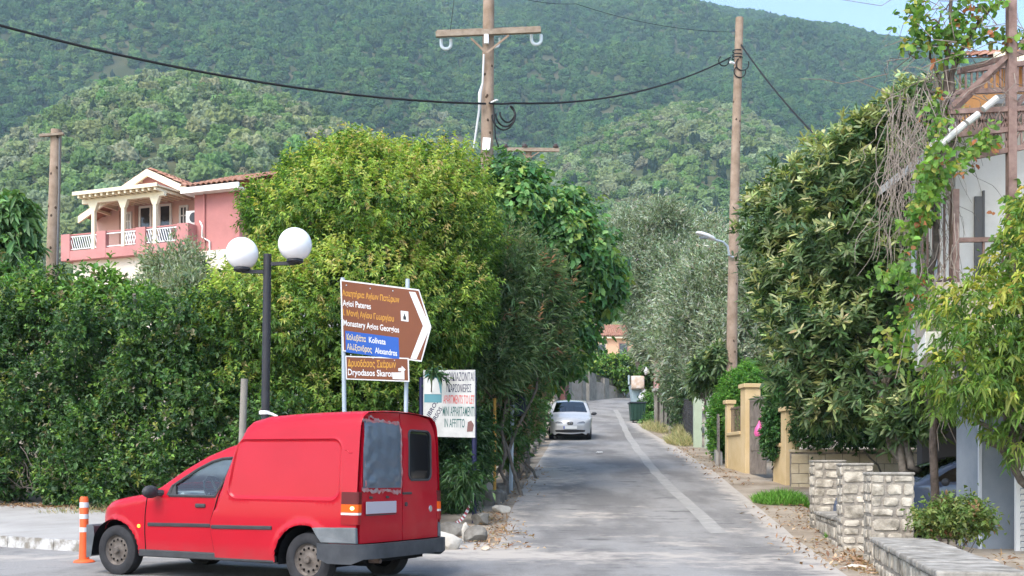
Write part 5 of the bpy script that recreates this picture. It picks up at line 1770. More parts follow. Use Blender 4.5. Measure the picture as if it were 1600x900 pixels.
def white_car():
    Y = 44.3; c = gz(891, Y)
    top = [(3.22, .28), (3.25, .42), (3.26, .58), (3.20, .70), (3.05, .77), (2.70, .86), (2.30, .94), (2.08, 1.0), (1.70, 1.21), (1.35, 1.375), (1.05, 1.425), (.6, 1.445), (.1, 1.41), (-.30, 1.29), (-.58, 1.05), (-.68, .92), (-.71, .6), (-.68, .36)]
    p = dict(half=.85, top=top, wb=2.46, wr=.295, win=[(1.93, .98), (1.60, 1.17), (1.25, 1.325), (.6, 1.36), (.1, 1.31), (-.12, 1.20), (-.2, 1.0), (.6, .965)], screen=(1.20, 2.06), pillars=[.78], mir=1.75,
             paint=mat("white_car_paint", (.40, .40, .395), .25, .5, coat=.6, var=.03))
    # faces down the street, towards the camera
    ang = math.atan2(-1.0, -.045)
    d = Vector((math.cos(ang), math.sin(ang), 0))
    loc = Vector((c.x, Y, 0)) - d * 3.2 * 1.0
    loc.z = (zg(loc.x, loc.y) + zg(loc.x + d.x * 2.46, loc.y + d.y * 2.46)) / 2
    zr_, zf = zg(loc.x, loc.y), zg(loc.x + d.x * 2.46, loc.y + d.y * 2.46)
    loc.z = zr_
    T, inset, body = build_car("parked_car", "white small hatchback parked on the left side of the street facing down", loc, ang, p)
    T.rotation_euler = (0, math.atan2(zr_ - zf, 2.46), ang)
    half = .85
    dark = mat("dark_opening", (.02, .02, .022), .4, .5)
    lampg = mat("headlamp_glass", (.12, .125, .135), .08, .7, coat=.6)
    from mathutils.bvhtree import BVHTree
    bt = BVHTree.FromPolygons([v.co.copy() for v in body.data.vertices], [tuple(q.vertices) for q in body.data.polygons])
    def front_x(y, w):
        h = bt.ray_cast(Vector((6, y, w)), Vector((-1, 0, 0)))
        return h[0].x if h[0] is not None else 3.2
    def patch(nm, poly, mt, out=.012, par=None, both=False):
        for s in ((1, -1) if both else (1,)):
            m = MB(); pv2, pf2 = panel(refine(poly, .03), [], .025)
            m.add([(front_x(y, w) + out, s * y, w) for y, w in pv2], pf2)
            o = m.build(nm, mt, par or T, smooth=False)
        return o
    patch("headlight", [(.24, .665), (.42, .655), (.56, .655), (.575, .70), (.50, .735), (.36, .715)], lampg, .006, None, True)
    patch("lower_grille", [(.56, .325), (.3, .315), (0, .31), (-.3, .315), (-.56, .325), (-.58, .40), (-.3, .415), (0, .42), (.3, .415), (.58, .40)], dark, .006)
    patch("front_grille", [(.115, .63), (.08, .60), (-.08, .60), (-.115, .63), (-.115, .70), (-.07, .725), (.07, .725), (.115, .70)], dark, .006)
    m = MB(); x0 = front_x(0, .66) + .010; m.lathe([(.066, 0), (.062, .008), (.05, .006), (.001, .006)], (x0, 0, .665), (1, 0, 0), 20); b = m.build("badge", mat("chrome", (.6, .6, .62), .2, .5, metal=.9), T)
    m = MB(); text_into(m, "S", (x0 + .012, -.034, .632), (0, 1, 0), (0, 0, 1), .07, .066); m.build("emblem", dark, b)
    x0 = front_x(0, .5) + .012; m = MB(); m.box(x0 - .02, -.26, .455, x0 + .004, .26, .565); pl = m.build("number_plate", mat("plate_white", (.62, .62, .60), .5), T)
    m = MB(); m.box(x0 + .004, -.258, .457, x0 + .007, -.215, .563); m.build("blue_band", mat("plate_blue", (.02, .06, .35), .5), pl)
white_car()

def carport_car():
    top = [(3.3, .28), (3.35, .42), (3.34, .60), (3.25, .72), (2.9, .84), (2.45, .93), (2.15, 1.0), (1.70, 1.23), (1.30, 1.375), (.9, 1.42), (.3, 1.40), (-.2, 1.28), (-.55, 1.08), (-.85, 1.0), (-.92, .8), (-.90, .4)]
    p = dict(half=.86, top=top, wb=2.55, wr=.30, win=[(1.98, .98), (1.65, 1.17), (1.22, 1.325), (.7, 1.35), (.2, 1.31), (-.25, 1.15), (-.4, 1.0), (.6, .965)], screen=(1.20, 2.10), pillars=[.75], mir=1.8,
             paint=mat("dark_blue_paint", (.055, .075, .12), .18, .6, coat=.8))
    x = 9.0; y = 20.4
    T, inset, body = build_car("carport_car", "dark blue car parked under the carport behind the stone pillars", Vector((x, y, zg(x, y))), R(180 + 4), p)
carport_car()
# ------------------------------------------------------------------ trees, hedges, shrubs
ML = leaf_mat("leaf_glossy", .45, .24, .30)
MLs = leaf_mat("leaf_soft", .55, .35, .3)
MLd = leaf_mat("leaf_dull", .65, .25, .2)
M_bark = mat("grey_bark", (.10, .085, .07), .95, .1, color2=(.19, .165, .135), scale=9, detail=8, bump=.6, bscale=25)
M_twig = mat("dry_twig", (.20, .165, .135), .9, .1, color2=(.32, .27, .23), scale=6)

def wobble(a, b, n, amp, g, sag=0.0):
    a = Vector(a); b = Vector(b); out = []
    for i in range(n + 1):
        t = i / n
        p = a.lerp(b, t)
        k = math.sin(math.pi * t)
        p = p + Vector(g.normal(size=3)) * amp * (k ** .5 if 0 < i < n else 0)
        p.z -= sag * k
        out.append(p)
    return out

def trunk_mesh(T, base, lobes, g, r0=.14, mate=None, stems=1, name="trunk", limbs=True, spread=.2, fork=.45):
    m = MB()
    lobes = np.array(lobes)
    big = lobes[np.argsort(-lobes[:, 3] * lobes[:, 5])][:9]
    ctr = Vector(lobes[:, :3].mean(0))
    for s in range(stems):
        b0 = Vector(base) + Vector((g.normal() * spread * (stems > 1), g.normal() * spread * .5 * (stems > 1), -.25))
        f = Vector(base).lerp(ctr, fork) + Vector(g.normal(size=3)) * spread
        m.tube(wobble(b0, f, 6, .05, g), [r0 * (1 - .07 * i) for i in range(7)], 8)
        if limbs:
            for j, L in enumerate(big):
                if stems > 1 and j % stems != s: continue
                e = Vector(L[:3]) + Vector((0, 0, L[5] * .3))
                m.tube(wobble(f - (f - b0).normalized() * .1, e, 6, .12, g), [r0 * .55 * (1 - .14 * i) + .006 for i in range(7)], 6)
    return m.build(name, mate or M_bark, T, smooth=True, angle=80)

def plant(name, label, cat, lobes, n, k, tl, ang, L, W, cols, wts, seed, base=None, material=None, shape='fold', up=.35, fold=.3, droop=.15,
          shell=(.72, 1.06), namp=.10, nk=1.6, tipcols=None, tipw=None, tipfrac=.5, inner=.25, r0=.14, stems=1, zmin=None, jit=.25, part="crown",
          back=.35, limbs=True, fork=.45, group=None, trunkmat=None, spread=.2, tuft=0.0, hang=0.0, gap=-1.25):
    g = np.random.default_rng(seed)
    la = np.array(lobes)
    if base is None:
        c = la[:, :2].mean(0); base = (c[0], c[1], zg(c[0], c[1]))
    T = thing(name, label, cat, base, group=group)
    P, O = crown_points(lobes, n, g, shell, namp, nk, back, zmin, seed, gap)
    if tuft > 0:   # some shoots stand out of the outline
        s = g.random(n) < .12
        P[s] += O[s] * (tuft * g.random((s.sum(), 1)))
    A = nrm(O * .8 + np.array([0, 0, up]) + .35 * g.normal(size=O.shape) - np.array([0, 0, hang]))
    c = pick(cols, wts, n, g)
    parts = []
    if tipcols is not None:
        # young growth on the outer, upper shoots; large loquat's tips also hold painted light
        pr = tipfrac * np.clip(.55 + .6 * O[:, 2] + .35 * noise3(P, seed + 9, .9), 0.03, 1)
        tip = g.random(n) < pr
        tc = pick(tipcols, tipw, n, g)
        c = np.where(tip[:, None], tc, c)
    parts.append(twig_leaves(P - A * tl * .4, A, k, tl, ang, L, W, c, g, shape, fold, droop, jit=jit))
    if inner > 0:
        ni = int(n * inner)
        P2, O2 = crown_points(lobes, ni, g, (.25, .75), namp, nk, .8, zmin, seed, gap)
        A2 = nrm(g.normal(size=P2.shape) + np.array([0, 0, .2]))
        parts.append(twig_leaves(P2, A2, k, tl * 1.5, ang, L * 1.5, W * 1.7, pick(cols, wts, ni, g), g, 'fold', fold, droop, jit=jit))
    fast_mesh(part, *join_arrays(parts), material or ML, T)
    if r0 > 0: trunk_mesh(T, base, lobes, g, r0, trunkmat, stems, limbs=limbs, fork=fork, spread=spread)
    return T

dk = [(.018, .042, .014), (.028, .060, .018), (.040, .085, .022), (.055, .11, .028)]

# the broad yellow green tree behind the road sign
plant("broadleaf_tree", "broad rounded tree with yellow green young leaves behind the brown road sign", "tree",
      [lobe(412, 335, 28, 42, 23.3, .9), lobe(570, 350, 140, 108, 23.5, 2.4), lobe(470, 362, 68, 82, 23.2, 1.5), lobe(335, 540, 48, 66, 22.6, 1.1), lobe(430, 500, 100, 105, 22.6, 1.7), lobe(680, 360, 95, 115, 23.6, 1.7),
       lobe(560, 480, 170, 130, 22.8, 2.0), lobe(690, 480, 85, 95, 23.2, 1.4), lobe(380, 610, 70, 55, 22.4, 1.0), lobe(560, 620, 160, 65, 22.8, 1.5), lobe(645, 285, 70, 46, 23.6, 1.3), lobe(500, 295, 62, 50, 23.6, 1.3), lobe(565, 268, 60, 42, 23.6, 1.2),
       lobe(442, 325, 34, 36, 23.5, .9)],
      12500, 11, .24, 55, .098, .034, [(.035, .072, .016), (.05, .10, .02), (.075, .135, .026), (.10, .155, .03)], [2, 3, 3, 2], 101, base=gz(560, 24.2), material=MLs,
      tipcols=[(.20, .26, .055), (.27, .29, .08), (.15, .21, .045), (.26, .22, .09)], tipw=[3, 2, 3, 1], tipfrac=.80, droop=.35, tuft=.18, namp=.10, nk=2.4, up=.45, r0=.2, stems=3)

# fig like tree with big leaves, right of it
plant("fig_tree", "dark green large leaved fig tree leaning over the street behind the parked car", "tree",
      [lobe(800, 345, 90, 80, 29.5, 2.0), lobe(865, 405, 85, 84, 30, 2.1), lobe(912, 435, 58, 66, 31, 1.8), lobe(840, 500, 72, 80, 30, 1.8), lobe(872, 540, 42, 48, 31, 1.2), lobe(780, 420, 90, 100, 29.5, 2.0), lobe(795, 290, 55, 30, 29.8, 1.3), lobe(938, 425, 36, 36, 31, 1.0), lobe(880, 335, 46, 36, 30, 1.2)],
      4600, 6, .27, 65, .175, .115, [(.03, .08, .026), (.048, .115, .034), (.072, .15, .044), (.10, .18, .058)], [3, 4, 3, 1.2], 102, base=gz(810, 31), material=ML, shape='long', fold=.12, droop=.4,
      tipcols=[(.11, .19, .045), (.15, .21, .05)], tipw=[1, 1], tipfrac=.28, namp=.16, nk=1.5, r0=.2, stems=3, tuft=.4)

# oleander in front of it
plant("oleander", "loose grey green oleander with long narrow leaves above the white billboard", "shrub",
      [lobe(800, 440, 75, 75, 25.5, 1.1), lobe(770, 540, 70, 75, 25, 1.1), lobe(830, 530, 55, 70, 26.5, 1.0), lobe(720, 560, 55, 55, 24.6, .8), lobe(845, 470, 48, 52, 26.5, .8)],
      2300, 11, .38, 38, .17, .026, [(.06, .095, .045), (.08, .125, .058), (.11, .155, .08), (.04, .075, .03)], [3, 3, 2, 2], 103, base=gz(790, 25.6), material=MLs, tipcols=[(.20, .11, .07), (.14, .15, .08)], tipw=[1, 2], tipfrac=.22,
      droop=.25, up=.7, r0=.05, stems=6, spread=.4, tuft=.55, namp=.15, inner=.4)
plant("oleander", "dark oleander shrub below and behind the white billboard", "shrub",
      [lobe(712, 715, 50, 62, 23.0, .6), lobe(726, 752, 20, 30, 20.85, .25), lobe(676, 582, 12, 5, 20.85, .08), lobe(690, 650, 50, 50, 23.6, .6), lobe(735, 690, 36, 50, 23.2, .5), lobe(700, 770, 36, 45, 22.6, .5)],
      1300, 9, .26, 48, .12, .026, [(.018, .045, .016), (.03, .065, .022), (.045, .085, .03)], [3, 3, 1], 104, base=gz(712, 23.4), material=ML, droop=.45, up=.25, r0=.03, stems=5, spread=.25, inner=.5)
# overgrown bank along the left side of the street
plant("bank_shrub", "overgrown bank of shrubs and dry twigs between the road sign post and the parked car", "shrub",
      [lobe(785, 640, 36, 65, 26.5, .8), lobe(800, 610, 34, 60, 29, 1.0), lobe(815, 590, 30, 60, 33, 1.2), lobe(832, 590, 20, 50, 37, 1.2), lobe(790, 690, 22, 42, 27.5, .6), lobe(812, 665, 14, 36, 31, .7), lobe(830, 655, 9, 26, 35, .6), lobe(845, 560, 18, 40, 41, 1.5)],
      2600, 8, .26, 50, .13, .05, [(.03, .062, .02), (.045, .09, .028), (.07, .12, .035), (.12, .10, .06), (.17, .125, .085)], [3, 3, 2, .9, .8], 105, base=gz(815, 29), material=MLs, r0=.04, stems=4, tuft=.3, namp=.18, inner=.4)
plant("roadside_shrub", "light green shrub with white specks beside the bonnet of the parked white car", "shrub",
      [lobe(840, 640, 11, 40, 44.5, .6), lobe(848, 592, 16, 36, 47, 1.0), lobe(836, 660, 8, 26, 41, .4)],
      900, 8, .24, 50, .14, .07, [(.04, .09, .03), (.06, .12, .04), (.09, .15, .06)], [2, 2, 1], 106, base=gz(862, 46), r0=.03, stems=3)

# olive trees along the right of the street
ol = [(.095, .125, .078), (.135, .165, .115), (.185, .21, .16), (.235, .255, .205), (.065, .09, .052)]
plant("olive_tree", "tall shaded olive tree with dark trunk overhanging the far bend", "tree",
      [lobe(1002, 440, 36, 76, 66, 3), lobe(1020, 400, 46, 56, 67, 3), lobe(1018, 500, 32, 46, 66, 3), lobe(1040, 470, 45, 75, 64, 3), lobe(978, 385, 28, 36, 68, 2.5), lobe(1035, 355, 42, 32, 67, 2.5), lobe(1030, 540, 40, 35, 62, 2)],
      4200, 10, .7, 40, .24, .055, ol, [2.4, 3, 2, .8, 2.4], 107, base=gz(1032, 66), material=MLd, r0=.3, stems=2, up=.5, tuft=.7, namp=.18, inner=.35, spread=.5)
plant("olive_tree", "big silvery olive tree leaning out behind the streetlight pole", "tree",
      [lobe(1110, 470, 70, 75, 47, 2.6), lobe(1160, 440, 60, 70, 46, 2.4), lobe(1080, 540, 60, 60, 48, 2.2), lobe(1150, 530, 70, 60, 46, 2.4), lobe(1065, 480, 38, 42, 49, 1.6), lobe(1180, 480, 60, 70, 45, 2.2), lobe(1110, 590, 48, 30, 46, 1.6), lobe(1065, 590, 28, 42, 50, 1.4)],
      5600, 11, .6, 34, .20, .042, [(.105, .14, .085), (.155, .19, .13), (.22, .25, .195), (.28, .305, .25), (.07, .10, .058)], [2, 3, 3, 1.6, 1.4], 108, base=gz(1120, 48), material=MLd, r0=.25, stems=2, up=1.1, tuft=.8, namp=.16, inner=.35, spread=.4)
plant("olive_tree", "pale olive tree farther up the street, its top against the wooded hill", "tree",
      [lobe(1000, 370, 50, 42, 84, 3.4), lobe(1045, 380, 45, 45, 84, 3.4), lobe(1090, 385, 42, 40, 82, 3), lobe(968, 400, 28, 56, 86, 3), lobe(1020, 430, 55, 45, 84, 3)],
      2600, 10, .9, 40, .3, .07, ol, [1.5, 3, 3, 1.6, 1], 109, base=gz(1060, 86), material=MLd, r0=.3, up=.8, tuft=.9, namp=.2, spread=.5)
plant("creeper_shrub", "dull green creeper hanging over the dark wire fence", "shrub",
      [lobe(1072, 610, 24, 48, 47, 1.0), lobe(1066, 660, 14, 30, 49, .7), lobe(1050, 600, 16, 40, 53, 1)],
      900, 8, .3, 50, .13, .05, [(.035, .065, .028), (.05, .085, .038), (.075, .105, .05)], [2, 2, 1], 110, base=gz(1070, 47.5), r0=.03, stems=3)

# loquat on the right
loq = [(.030, .058, .022), (.048, .082, .030), (.072, .108, .042), (.095, .135, .055)]
plant("loquat_tree", "large loquat tree with big rosettes of leaves spilling over the yellow wall", "tree",
      [lobe(1400, 270, 90, 75, 23, 1.6), lobe(1300, 290, 85, 72, 23.5, 1.6), lobe(1420, 180, 62, 42, 22.5, 1.1), lobe(1245, 330, 72, 72, 24, 1.4), lobe(1330, 400, 110, 85, 23, 1.7), lobe(1230, 440, 62, 66, 24, 1.3), lobe(1300, 510, 100, 80, 23, 1.6), lobe(1400, 440, 80, 90, 22.5, 1.4),
       lobe(1260, 580, 68, 62, 23.4, 1.1), lobe(1370, 590, 95, 70, 22.6, 1.4), lobe(1200, 350, 40, 50, 24.4, .9), lobe(1440, 560, 55, 85, 22, 1.2), lobe(1300, 640, 60, 32, 23.2, .9), lobe(1440, 640, 55, 50, 21.2, .7), lobe(1400, 660, 40, 35, 21.5, .6), lobe(1345, 215, 45, 30, 23, .8)],
      2900, 10, .14, 58, .205, .05, loq, [3, 4, 3, 1.2], 111, base=gz(1446, 20.6), material=ML, shape='long', fold=.10, droop=.10, tipcols=[(.18, .205, .085), (.24, .255, .115), (.20, .22, .10)], tipw=[2, 2, 2], tipfrac=.7,  # tip colours paled so the upper rosettes look lit from above
      up=.8, namp=.13, nk=1.4, inner=.45, r0=.10, stems=3, fork=.42, spread=.16, tuft=.3)
plant("loquat_tree", "small loquat bush poking over the board fence below the streetlight", "tree",
      [lobe(1112, 575, 28, 26, 37.5, .6), lobe(1130, 560, 22, 22, 37, .5), lobe(1095, 590, 16, 22, 38, .4)],
      240, 10, .16, 60, .24, .07, loq, [2, 3, 3, 1], 112, base=gz(1118, 37.5), shape='long', fold=.1, droop=.3, tipcols=[(.15, .17, .06)], tipw=[1], tipfrac=.6, up=.6, r0=.05)
plant("garden_shrub", "bright green shrub growing over the low part of the yellow wall", "shrub",
      [lobe(1155, 625, 36, 48, 34.5, 1.0), lobe(1175, 600, 30, 36, 34, .9), lobe(1122, 668, 14, 52, 35, .6), lobe(1150, 680, 20, 34, 34, .6)],
      2100, 9, .2, 50, .09, .04, [(.045, .12, .022), (.07, .165, .028), (.10, .20, .035), (.03, .08, .018)], [3, 3, 2, 1], 113, base=gz(1155, 34.6), material=MLs, r0=.04, stems=3, up=.6)
plant("creeper", "dark green creeper hanging beside the wooden gate", "creeper",
      [lobe(1212, 655, 16, 48, 28.6, .4), lobe(1205, 690, 11, 26, 28.4, .3), lobe(1220, 620, 20, 30, 28.6, .4)],
      900, 8, .16, 50, .085, .045, [(.022, .062, .018), (.035, .09, .024), (.055, .12, .03)], [3, 3, 1], 114, base=gz(1216, 28.8), r0=.03, limbs=False, stems=2)
plant("clipped_hedge", "dark clipped hedge on top of the sand block wall", "hedge",
      [lobe(1268, 672, 30, 32, 27.3, .55), lobe(1310, 682, 38, 34, 27.2, .55), lobe(1350, 680, 40, 36, 27.1, .55), lobe(1395, 680, 40, 36, 27, .55)],
      1500, 8, .16, 50, .07, .038, [(.018, .045, .014), (.03, .07, .018), (.05, .10, .026)], [3, 3, 1.3], 115, base=gz(1330, 27.6), r0=.03, stems=4, zmin=zr(27) + .98, limbs=False, spread=.9)

# big hedge on the left
hcols = [(.015, .038, .012), (.026, .058, .016), (.040, .082, .021), (.060, .118, .028), (.10, .10, .05)]
gh = np.random.default_rng(404)
hl = []
for row, (y0, ry) in enumerate(((522, 60), (590, 62), (665, 60), (740, 46))):
    for k in range(11):
        x = -90 + 52 * k + (26 if row % 2 else 0) + gh.normal() * 12
        if x > 400 and row < 2: continue
        Y = 25.2 - .0088 * (x + 20) - .16 * row + gh.normal() * .38
        if x > 400: Y = 21.4 - .002 * (x - 400) + gh.normal() * .2
        hl.append(lobe(x, y0 + gh.normal() * 12 - (18 if row == 0 and 20 < x < 120 else 0), gh.uniform(34, 56), ry * gh.uniform(.75, 1.2), Y, gh.uniform(.5, 1.0)))
for k in range(4): hl.append(lobe(440 + 58 * k, 725, 55, 50, 20.9, .7))
plant("hedge", "tall dark overgrown hedge along the back of the pavement", "hedge", hl,
      9500, 8, .24, 52, .095, .048, hcols, [4, 4, 3, 1.2, .5], 116, base=gz(180, 24.2), material=ML, tipcols=[(.075, .14, .028), (.11, .175, .032), (.15, .17, .04)], tipw=[3, 2, 1], tipfrac=.26, namp=.16, nk=2.4, inner=.35, r0=.06, stems=7, spread=1.6, tuft=.4, limbs=False, fork=.12)
plant("laurel_shrub", "bright green laurel shoots rising above the hedge in front of the pink house", "shrub",
      [lobe(168, 468, 26, 34, 25.2, .6), lobe(40, 468, 50, 30, 25.8, .9), lobe(215, 480, 36, 24, 24.8, .7), lobe(110, 480, 60, 24, 25, .8)],
      900, 9, .26, 48, .14, .06, [(.05, .11, .025), (.08, .16, .03), (.11, .19, .035), (.10, .09, .04)], [3, 3, 2, .5], 117, base=gz(140, 26.2), material=ML, shape='long', up=1.0, r0=.04, stems=4, tuft=.5, spread=.6)
plant("young_tree", "young tree with big drooping leaves at the left edge above the hedge", "tree",
      [lobe(22, 345, 26, 34, 27, .7), lobe(15, 395, 36, 30, 27, .8), lobe(-25, 380, 40, 50, 27, .8)],
      300, 9, .22, 70, .27, .10, [(.05, .10, .035), (.07, .13, .045), (.10, .165, .065)], [2, 3, 2], 118, base=gz(10, 27.4), material=ML, shape='long', droop=.55, up=.7, r0=.06)
plant("olive_shrub", "silvery grey olive shrub between the pink house and the yellow green tree", "shrub",
      [lobe(275, 425, 42, 36, 27, .9), lobe(300, 470, 42, 40, 26, .8), lobe(245, 470, 32, 26, 26, .7)],
      1150, 11, .4, 34, .14, .028, [(.11, .14, .085), (.16, .19, .125), (.21, .23, .165)], [2, 3, 2], 119, base=gz(280, 27.2), material=MLd, up=1.2, r0=.05, tuft=.4)

# drooping tree at the right edge
plant("drooping_tree", "yellow green tree with drooping leaves at the right edge before the carport", "tree",
      [lobe(1560, 560, 75, 70, 15.6, .8), lobe(1500, 600, 50, 45, 15.4, .6), lobe(1590, 640, 50, 62, 15.4, .6), lobe(1600, 480, 90, 55, 15.8, .8), lobe(1520, 500, 62, 40, 15.8, .6), lobe(1625, 350, 50, 60, 15.8, .6), lobe(1590, 410, 40, 50, 15.8, .5), lobe(1680, 550, 90, 160, 15.8, .9)],
      1300, 10, .24, 55, .115, .036, [(.045, .085, .02), (.065, .115, .025), (.09, .145, .03), (.13, .165, .035)], [2, 3, 3, 1.5], 120, base=gz(1690, 16), material=MLs, droop=.5, hang=.5, tipcols=[(.22, .23, .045), (.27, .25, .06), (.17, .20, .04)], tipw=[2, 1, 2], tipfrac=.5,
      r0=.09, up=.2, tuft=.25, namp=.2, inner=.1)
plant("orange_shrub", "small bare stemmed shrub with yellowing leaves behind the low stone wall", "shrub",
      [lobe(1490, 808, 48, 26, 13.6, .3), lobe(1455, 818, 26, 20, 13.7, .2), lobe(1525, 812, 26, 22, 13.6, .2)],
      300, 8, .14, 50, .055, .026, [(.06, .09, .025), (.09, .125, .035), (.13, .15, .045), (.17, .10, .05)], [3, 3, 2, .5], 121, base=gz(1500, 13.6), material=MLs, r0=.008, stems=9, spread=.08, inner=.6, shell=(.3, 1.05), tuft=.1, up=.6, fork=.5, gap=-9, trunkmat=M_bark)

# creeper and dead vines on the pergola
def vines():
    g = np.random.default_rng(77)
    base = gz(1468, 18.9)
    T = thing("grape_vine", "old grape vine with dark trunk climbing the rusty pergola, half its shoots dead", "vine", base)
    q = lambda x, y, d=18.4: at(x, y, d)
    m = MB()
    m.tube(wobble(base - Z * .2, q(1452, 430), 8, .05, g) + wobble(q(1452, 430), q(1478, 150), 7, .06, g)[1:], [.075 - .0025 * i for i in range(16)], 8)
    for pts, r in (([(1478, 160), (1500, 80), (1535, 30), (1570, -10)], .055), ([(1478, 150), (1482, 80), (1486, 0), (1490, -40)], .045), ([(1478, 165), (1462, 110), (1452, 60), (1470, 25), (1484, 5)], .025),
                   ([(1483, 60), (1460, 30), (1440, 32)], .02), ([(1500, 80), (1530, 60), (1600, 62)], .02), ([(1484, 20), (1510, 15), (1540, 5)], .02), ([(1478, 150), (1450, 140), (1447, 125)], .03), ([(1486, 70), (1430, 75), (1415, 95), (1395, 120)], .012), ([(1440, 90), (1410, 80), (1390, 95), (1382, 130)], .008)):
        P = [q(x, y) for x, y in pts]; PP = []
        for a, b in zip(P[:-1], P[1:]): PP += wobble(a, b, 4, .03, g)[:-1]
        PP.append(P[-1]); m.tube(PP, [max(.005, r * (1 - .6 * i / len(PP))) for i in range(len(PP))], 6)
    m.build("trunk", mat("vine_bark", (.07, .055, .045), .95, .1, color2=(.15, .12, .10), scale=8, bump=.5), T, smooth=True, angle=80)
    m = MB()
    # curtain of dead shoots
    for i in range(150):
        x = g.uniform(1385, 1490); y = g.uniform(120, 300) if x < 1450 else g.uniform(90, 260); d = g.uniform(18.0, 20.2)
        a = q(x, y, d); Lh = g.uniform(.5, 2.4)
        b = a + Vector((g.normal() * .35, g.normal() * .2, -Lh))
        m.tube([Vector(q_) for q_ in spline([tuple(v) for v in wobble(a, b, 5, .08, g)], 3)], [.008 - .0003 * i for i in range(16)], 4, False)
    for i in range(60):
        a = q(g.uniform(1420, 1600), g.uniform(-10, 180), g.uniform(18.0, 20)); b = a + Vector((g.normal() * .9, g.normal() * .2, g.normal() * .6))
        m.tube(wobble(a, b, 5, .12, g), [.008, .008, .007, .006, .005, .004], 4, False)
    for i in range(26):
        a = q(g.uniform(1440, 1500), g.uniform(330, 560), g.uniform(17.4, 18.3)); b = a + Vector((g.normal() * .3, 0, -g.uniform(.6, 1.8)))
        m.tube(wobble(a, b, 6, .07, g), [.008] * 5 + [.006, .004], 4, False)
    m.build("dead_shoots", M_twig, T, smooth=True, angle=80)
    strands = [([(1500, 85), (1470, 95), (1450, 60), (1425, 30), (1432, 0)], 70, .28), ([(1545, 5), (1520, 25), (1505, 15)], 50, .3), ([(1500, 60), (1560, 62), (1600, 66)], 60, .22), ([(1450, 55), (1485, 50), (1498, 65)], 60, .25),
               ([(1545, 215), (1510, 240), (1480, 265), (1455, 270), (1440, 330), (1428, 350)], 190, .3), ([(1465, 160), (1462, 230), (1452, 290), (1440, 340)], 120, .28), ([(1440, 300), (1428, 340), (1424, 370)], 60, .22),
               ([(1425, 420), (1430, 480), (1405, 520), (1400, 560)], 110, .40), ([(1380, 430), (1410, 440), (1450, 470), (1490, 505)], 110, .36), ([(1590, 330), (1580, 380), (1595, 430), (1575, 470)], 120, .35), ([(1600, 300), (1590, 360)], 60, .3), ([(1420, 40), (1418, 90)], 14, .3), ([(1430, 10), (1420, 45), (1428, 85)], 26, .25)]
    Ps, As, Cs = [], [], []
    for pts, n, sp in strands:
        pp = spline([(x, y, 0) for x, y in pts], 8)
        for k in range(n):
            x, y, _ = pp[g.integers(len(pp))]
            p = q(x, y, g.uniform(17.6, 18.5) if y > 200 else 18.4) + Vector(g.normal(size=3)) * sp * .35
            Ps.append(p[:]); As.append((g.normal() * .6, -.7 + g.normal() * .4, .1 + g.normal() * .5))
            Cs.append([(.10, .19, .035), (.14, .24, .045), (.07, .14, .03), (.24, .25, .05), (.30, .12, .05)][g.choice(5, p=[.34, .27, .24, .10, .05])])
    arr = twig_leaves(np.array(Ps), np.array(As), 3, .15, 60, .105, .085, np.array(Cs) * .72, g, 'long', .08, .3)
    fast_mesh("leaves", *arr, MLs, T)
    # thin steel posts behind the vine
    for x, lab in ((1428, 'left'), (1462, 'right')):
        a = gz(x, 19.4); m = MB(); m.tube([Vector((a.x, a.y, 3.15)), Vector((a.x, a.y, q(x, 260, 19.4).z))], .045, 8)
        o = m.build("steel_pole", mat("galvanised", (.36, .40, .43), .5, .5, metal=.3), None, smooth=True)
        tagp(o, "grey steel pole behind the vine, nearer the loquat tree" if x == 1428 else "grey steel pole behind the vine, nearer the balcony railing", "pole", "steel poles behind the vine")
vines()

# vine pergola and shrubs before the far house
plant("climbing_vine", "leafy vine arbour behind the far boundary wall in front of the peach house", "vine",
      [lobe(935, 575, 26, 18, 104, 2.2), lobe(965, 578, 26, 18, 104, 2.2), lobe(912, 585, 18, 22, 104, 2), lobe(990, 575, 20, 20, 104, 2.2), lobe(950, 595, 45, 12, 104, 1.5)],
      1500, 8, .6, 50, .26, .17, [(.06, .12, .03), (.09, .17, .035), (.15, .20, .04), (.03, .06, .02)], [2, 3, 1.5, 1.5], 122, base=gz(950, 105), material=MLs, r0=.08, stems=4, spread=2.0, limbs=False, tuft=.6)
plant("bin_shrub", "bright green bush growing beside the green dumpster", "shrub",
      [lobe(1012, 645, 12, 26, 60, .8), lobe(1008, 600, 12, 26, 62, .9), lobe(1018, 665, 12, 14, 57, .6)],
      700, 8, .3, 50, .16, .08, [(.05, .11, .025), (.08, .155, .035), (.03, .07, .02)], [2, 2, 1], 123, base=gz(1013, 60), r0=.04, stems=3)

def blades(name, label, cat, c, rx, ry, n, h, cols, wts, seed, kind=None, w=.012, lean=.5):
    g = np.random.default_rng(seed)
    r = np.sqrt(g.random(n)); a = g.random(n) * 6.28
    X = c[0] + r * np.cos(a) * rx; Y = c[1] + r * np.sin(a) * ry
    P = np.stack([X, Y, np.array([zg(x, y) for x, y in zip(X, Y)])], 1)
    D = nrm(np.stack([g.normal(size=n) * lean, g.normal(size=n) * lean, np.ones(n)], 1))
    N = nrm(np.stack([g.normal(size=n), g.normal(size=n) - .6, np.zeros(n) + .2], 1))
    L = h * (.5 + .7 * g.random(n)) * (1.1 - .5 * r)
    cc = pick(cols, wts, n, g) * (1 + .3 * (g.random((n, 1)) * 2 - 1))
    arr = leaf_arrays(P, D, N, L, np.full(n, w) * (.7 + .6 * g.random(n)), np.clip(cc, .01, 1), 'long', .2, .25)
    o = fast_mesh(name, *arr, MLs, None)
    tagp(o, label, cat, None, kind); return o
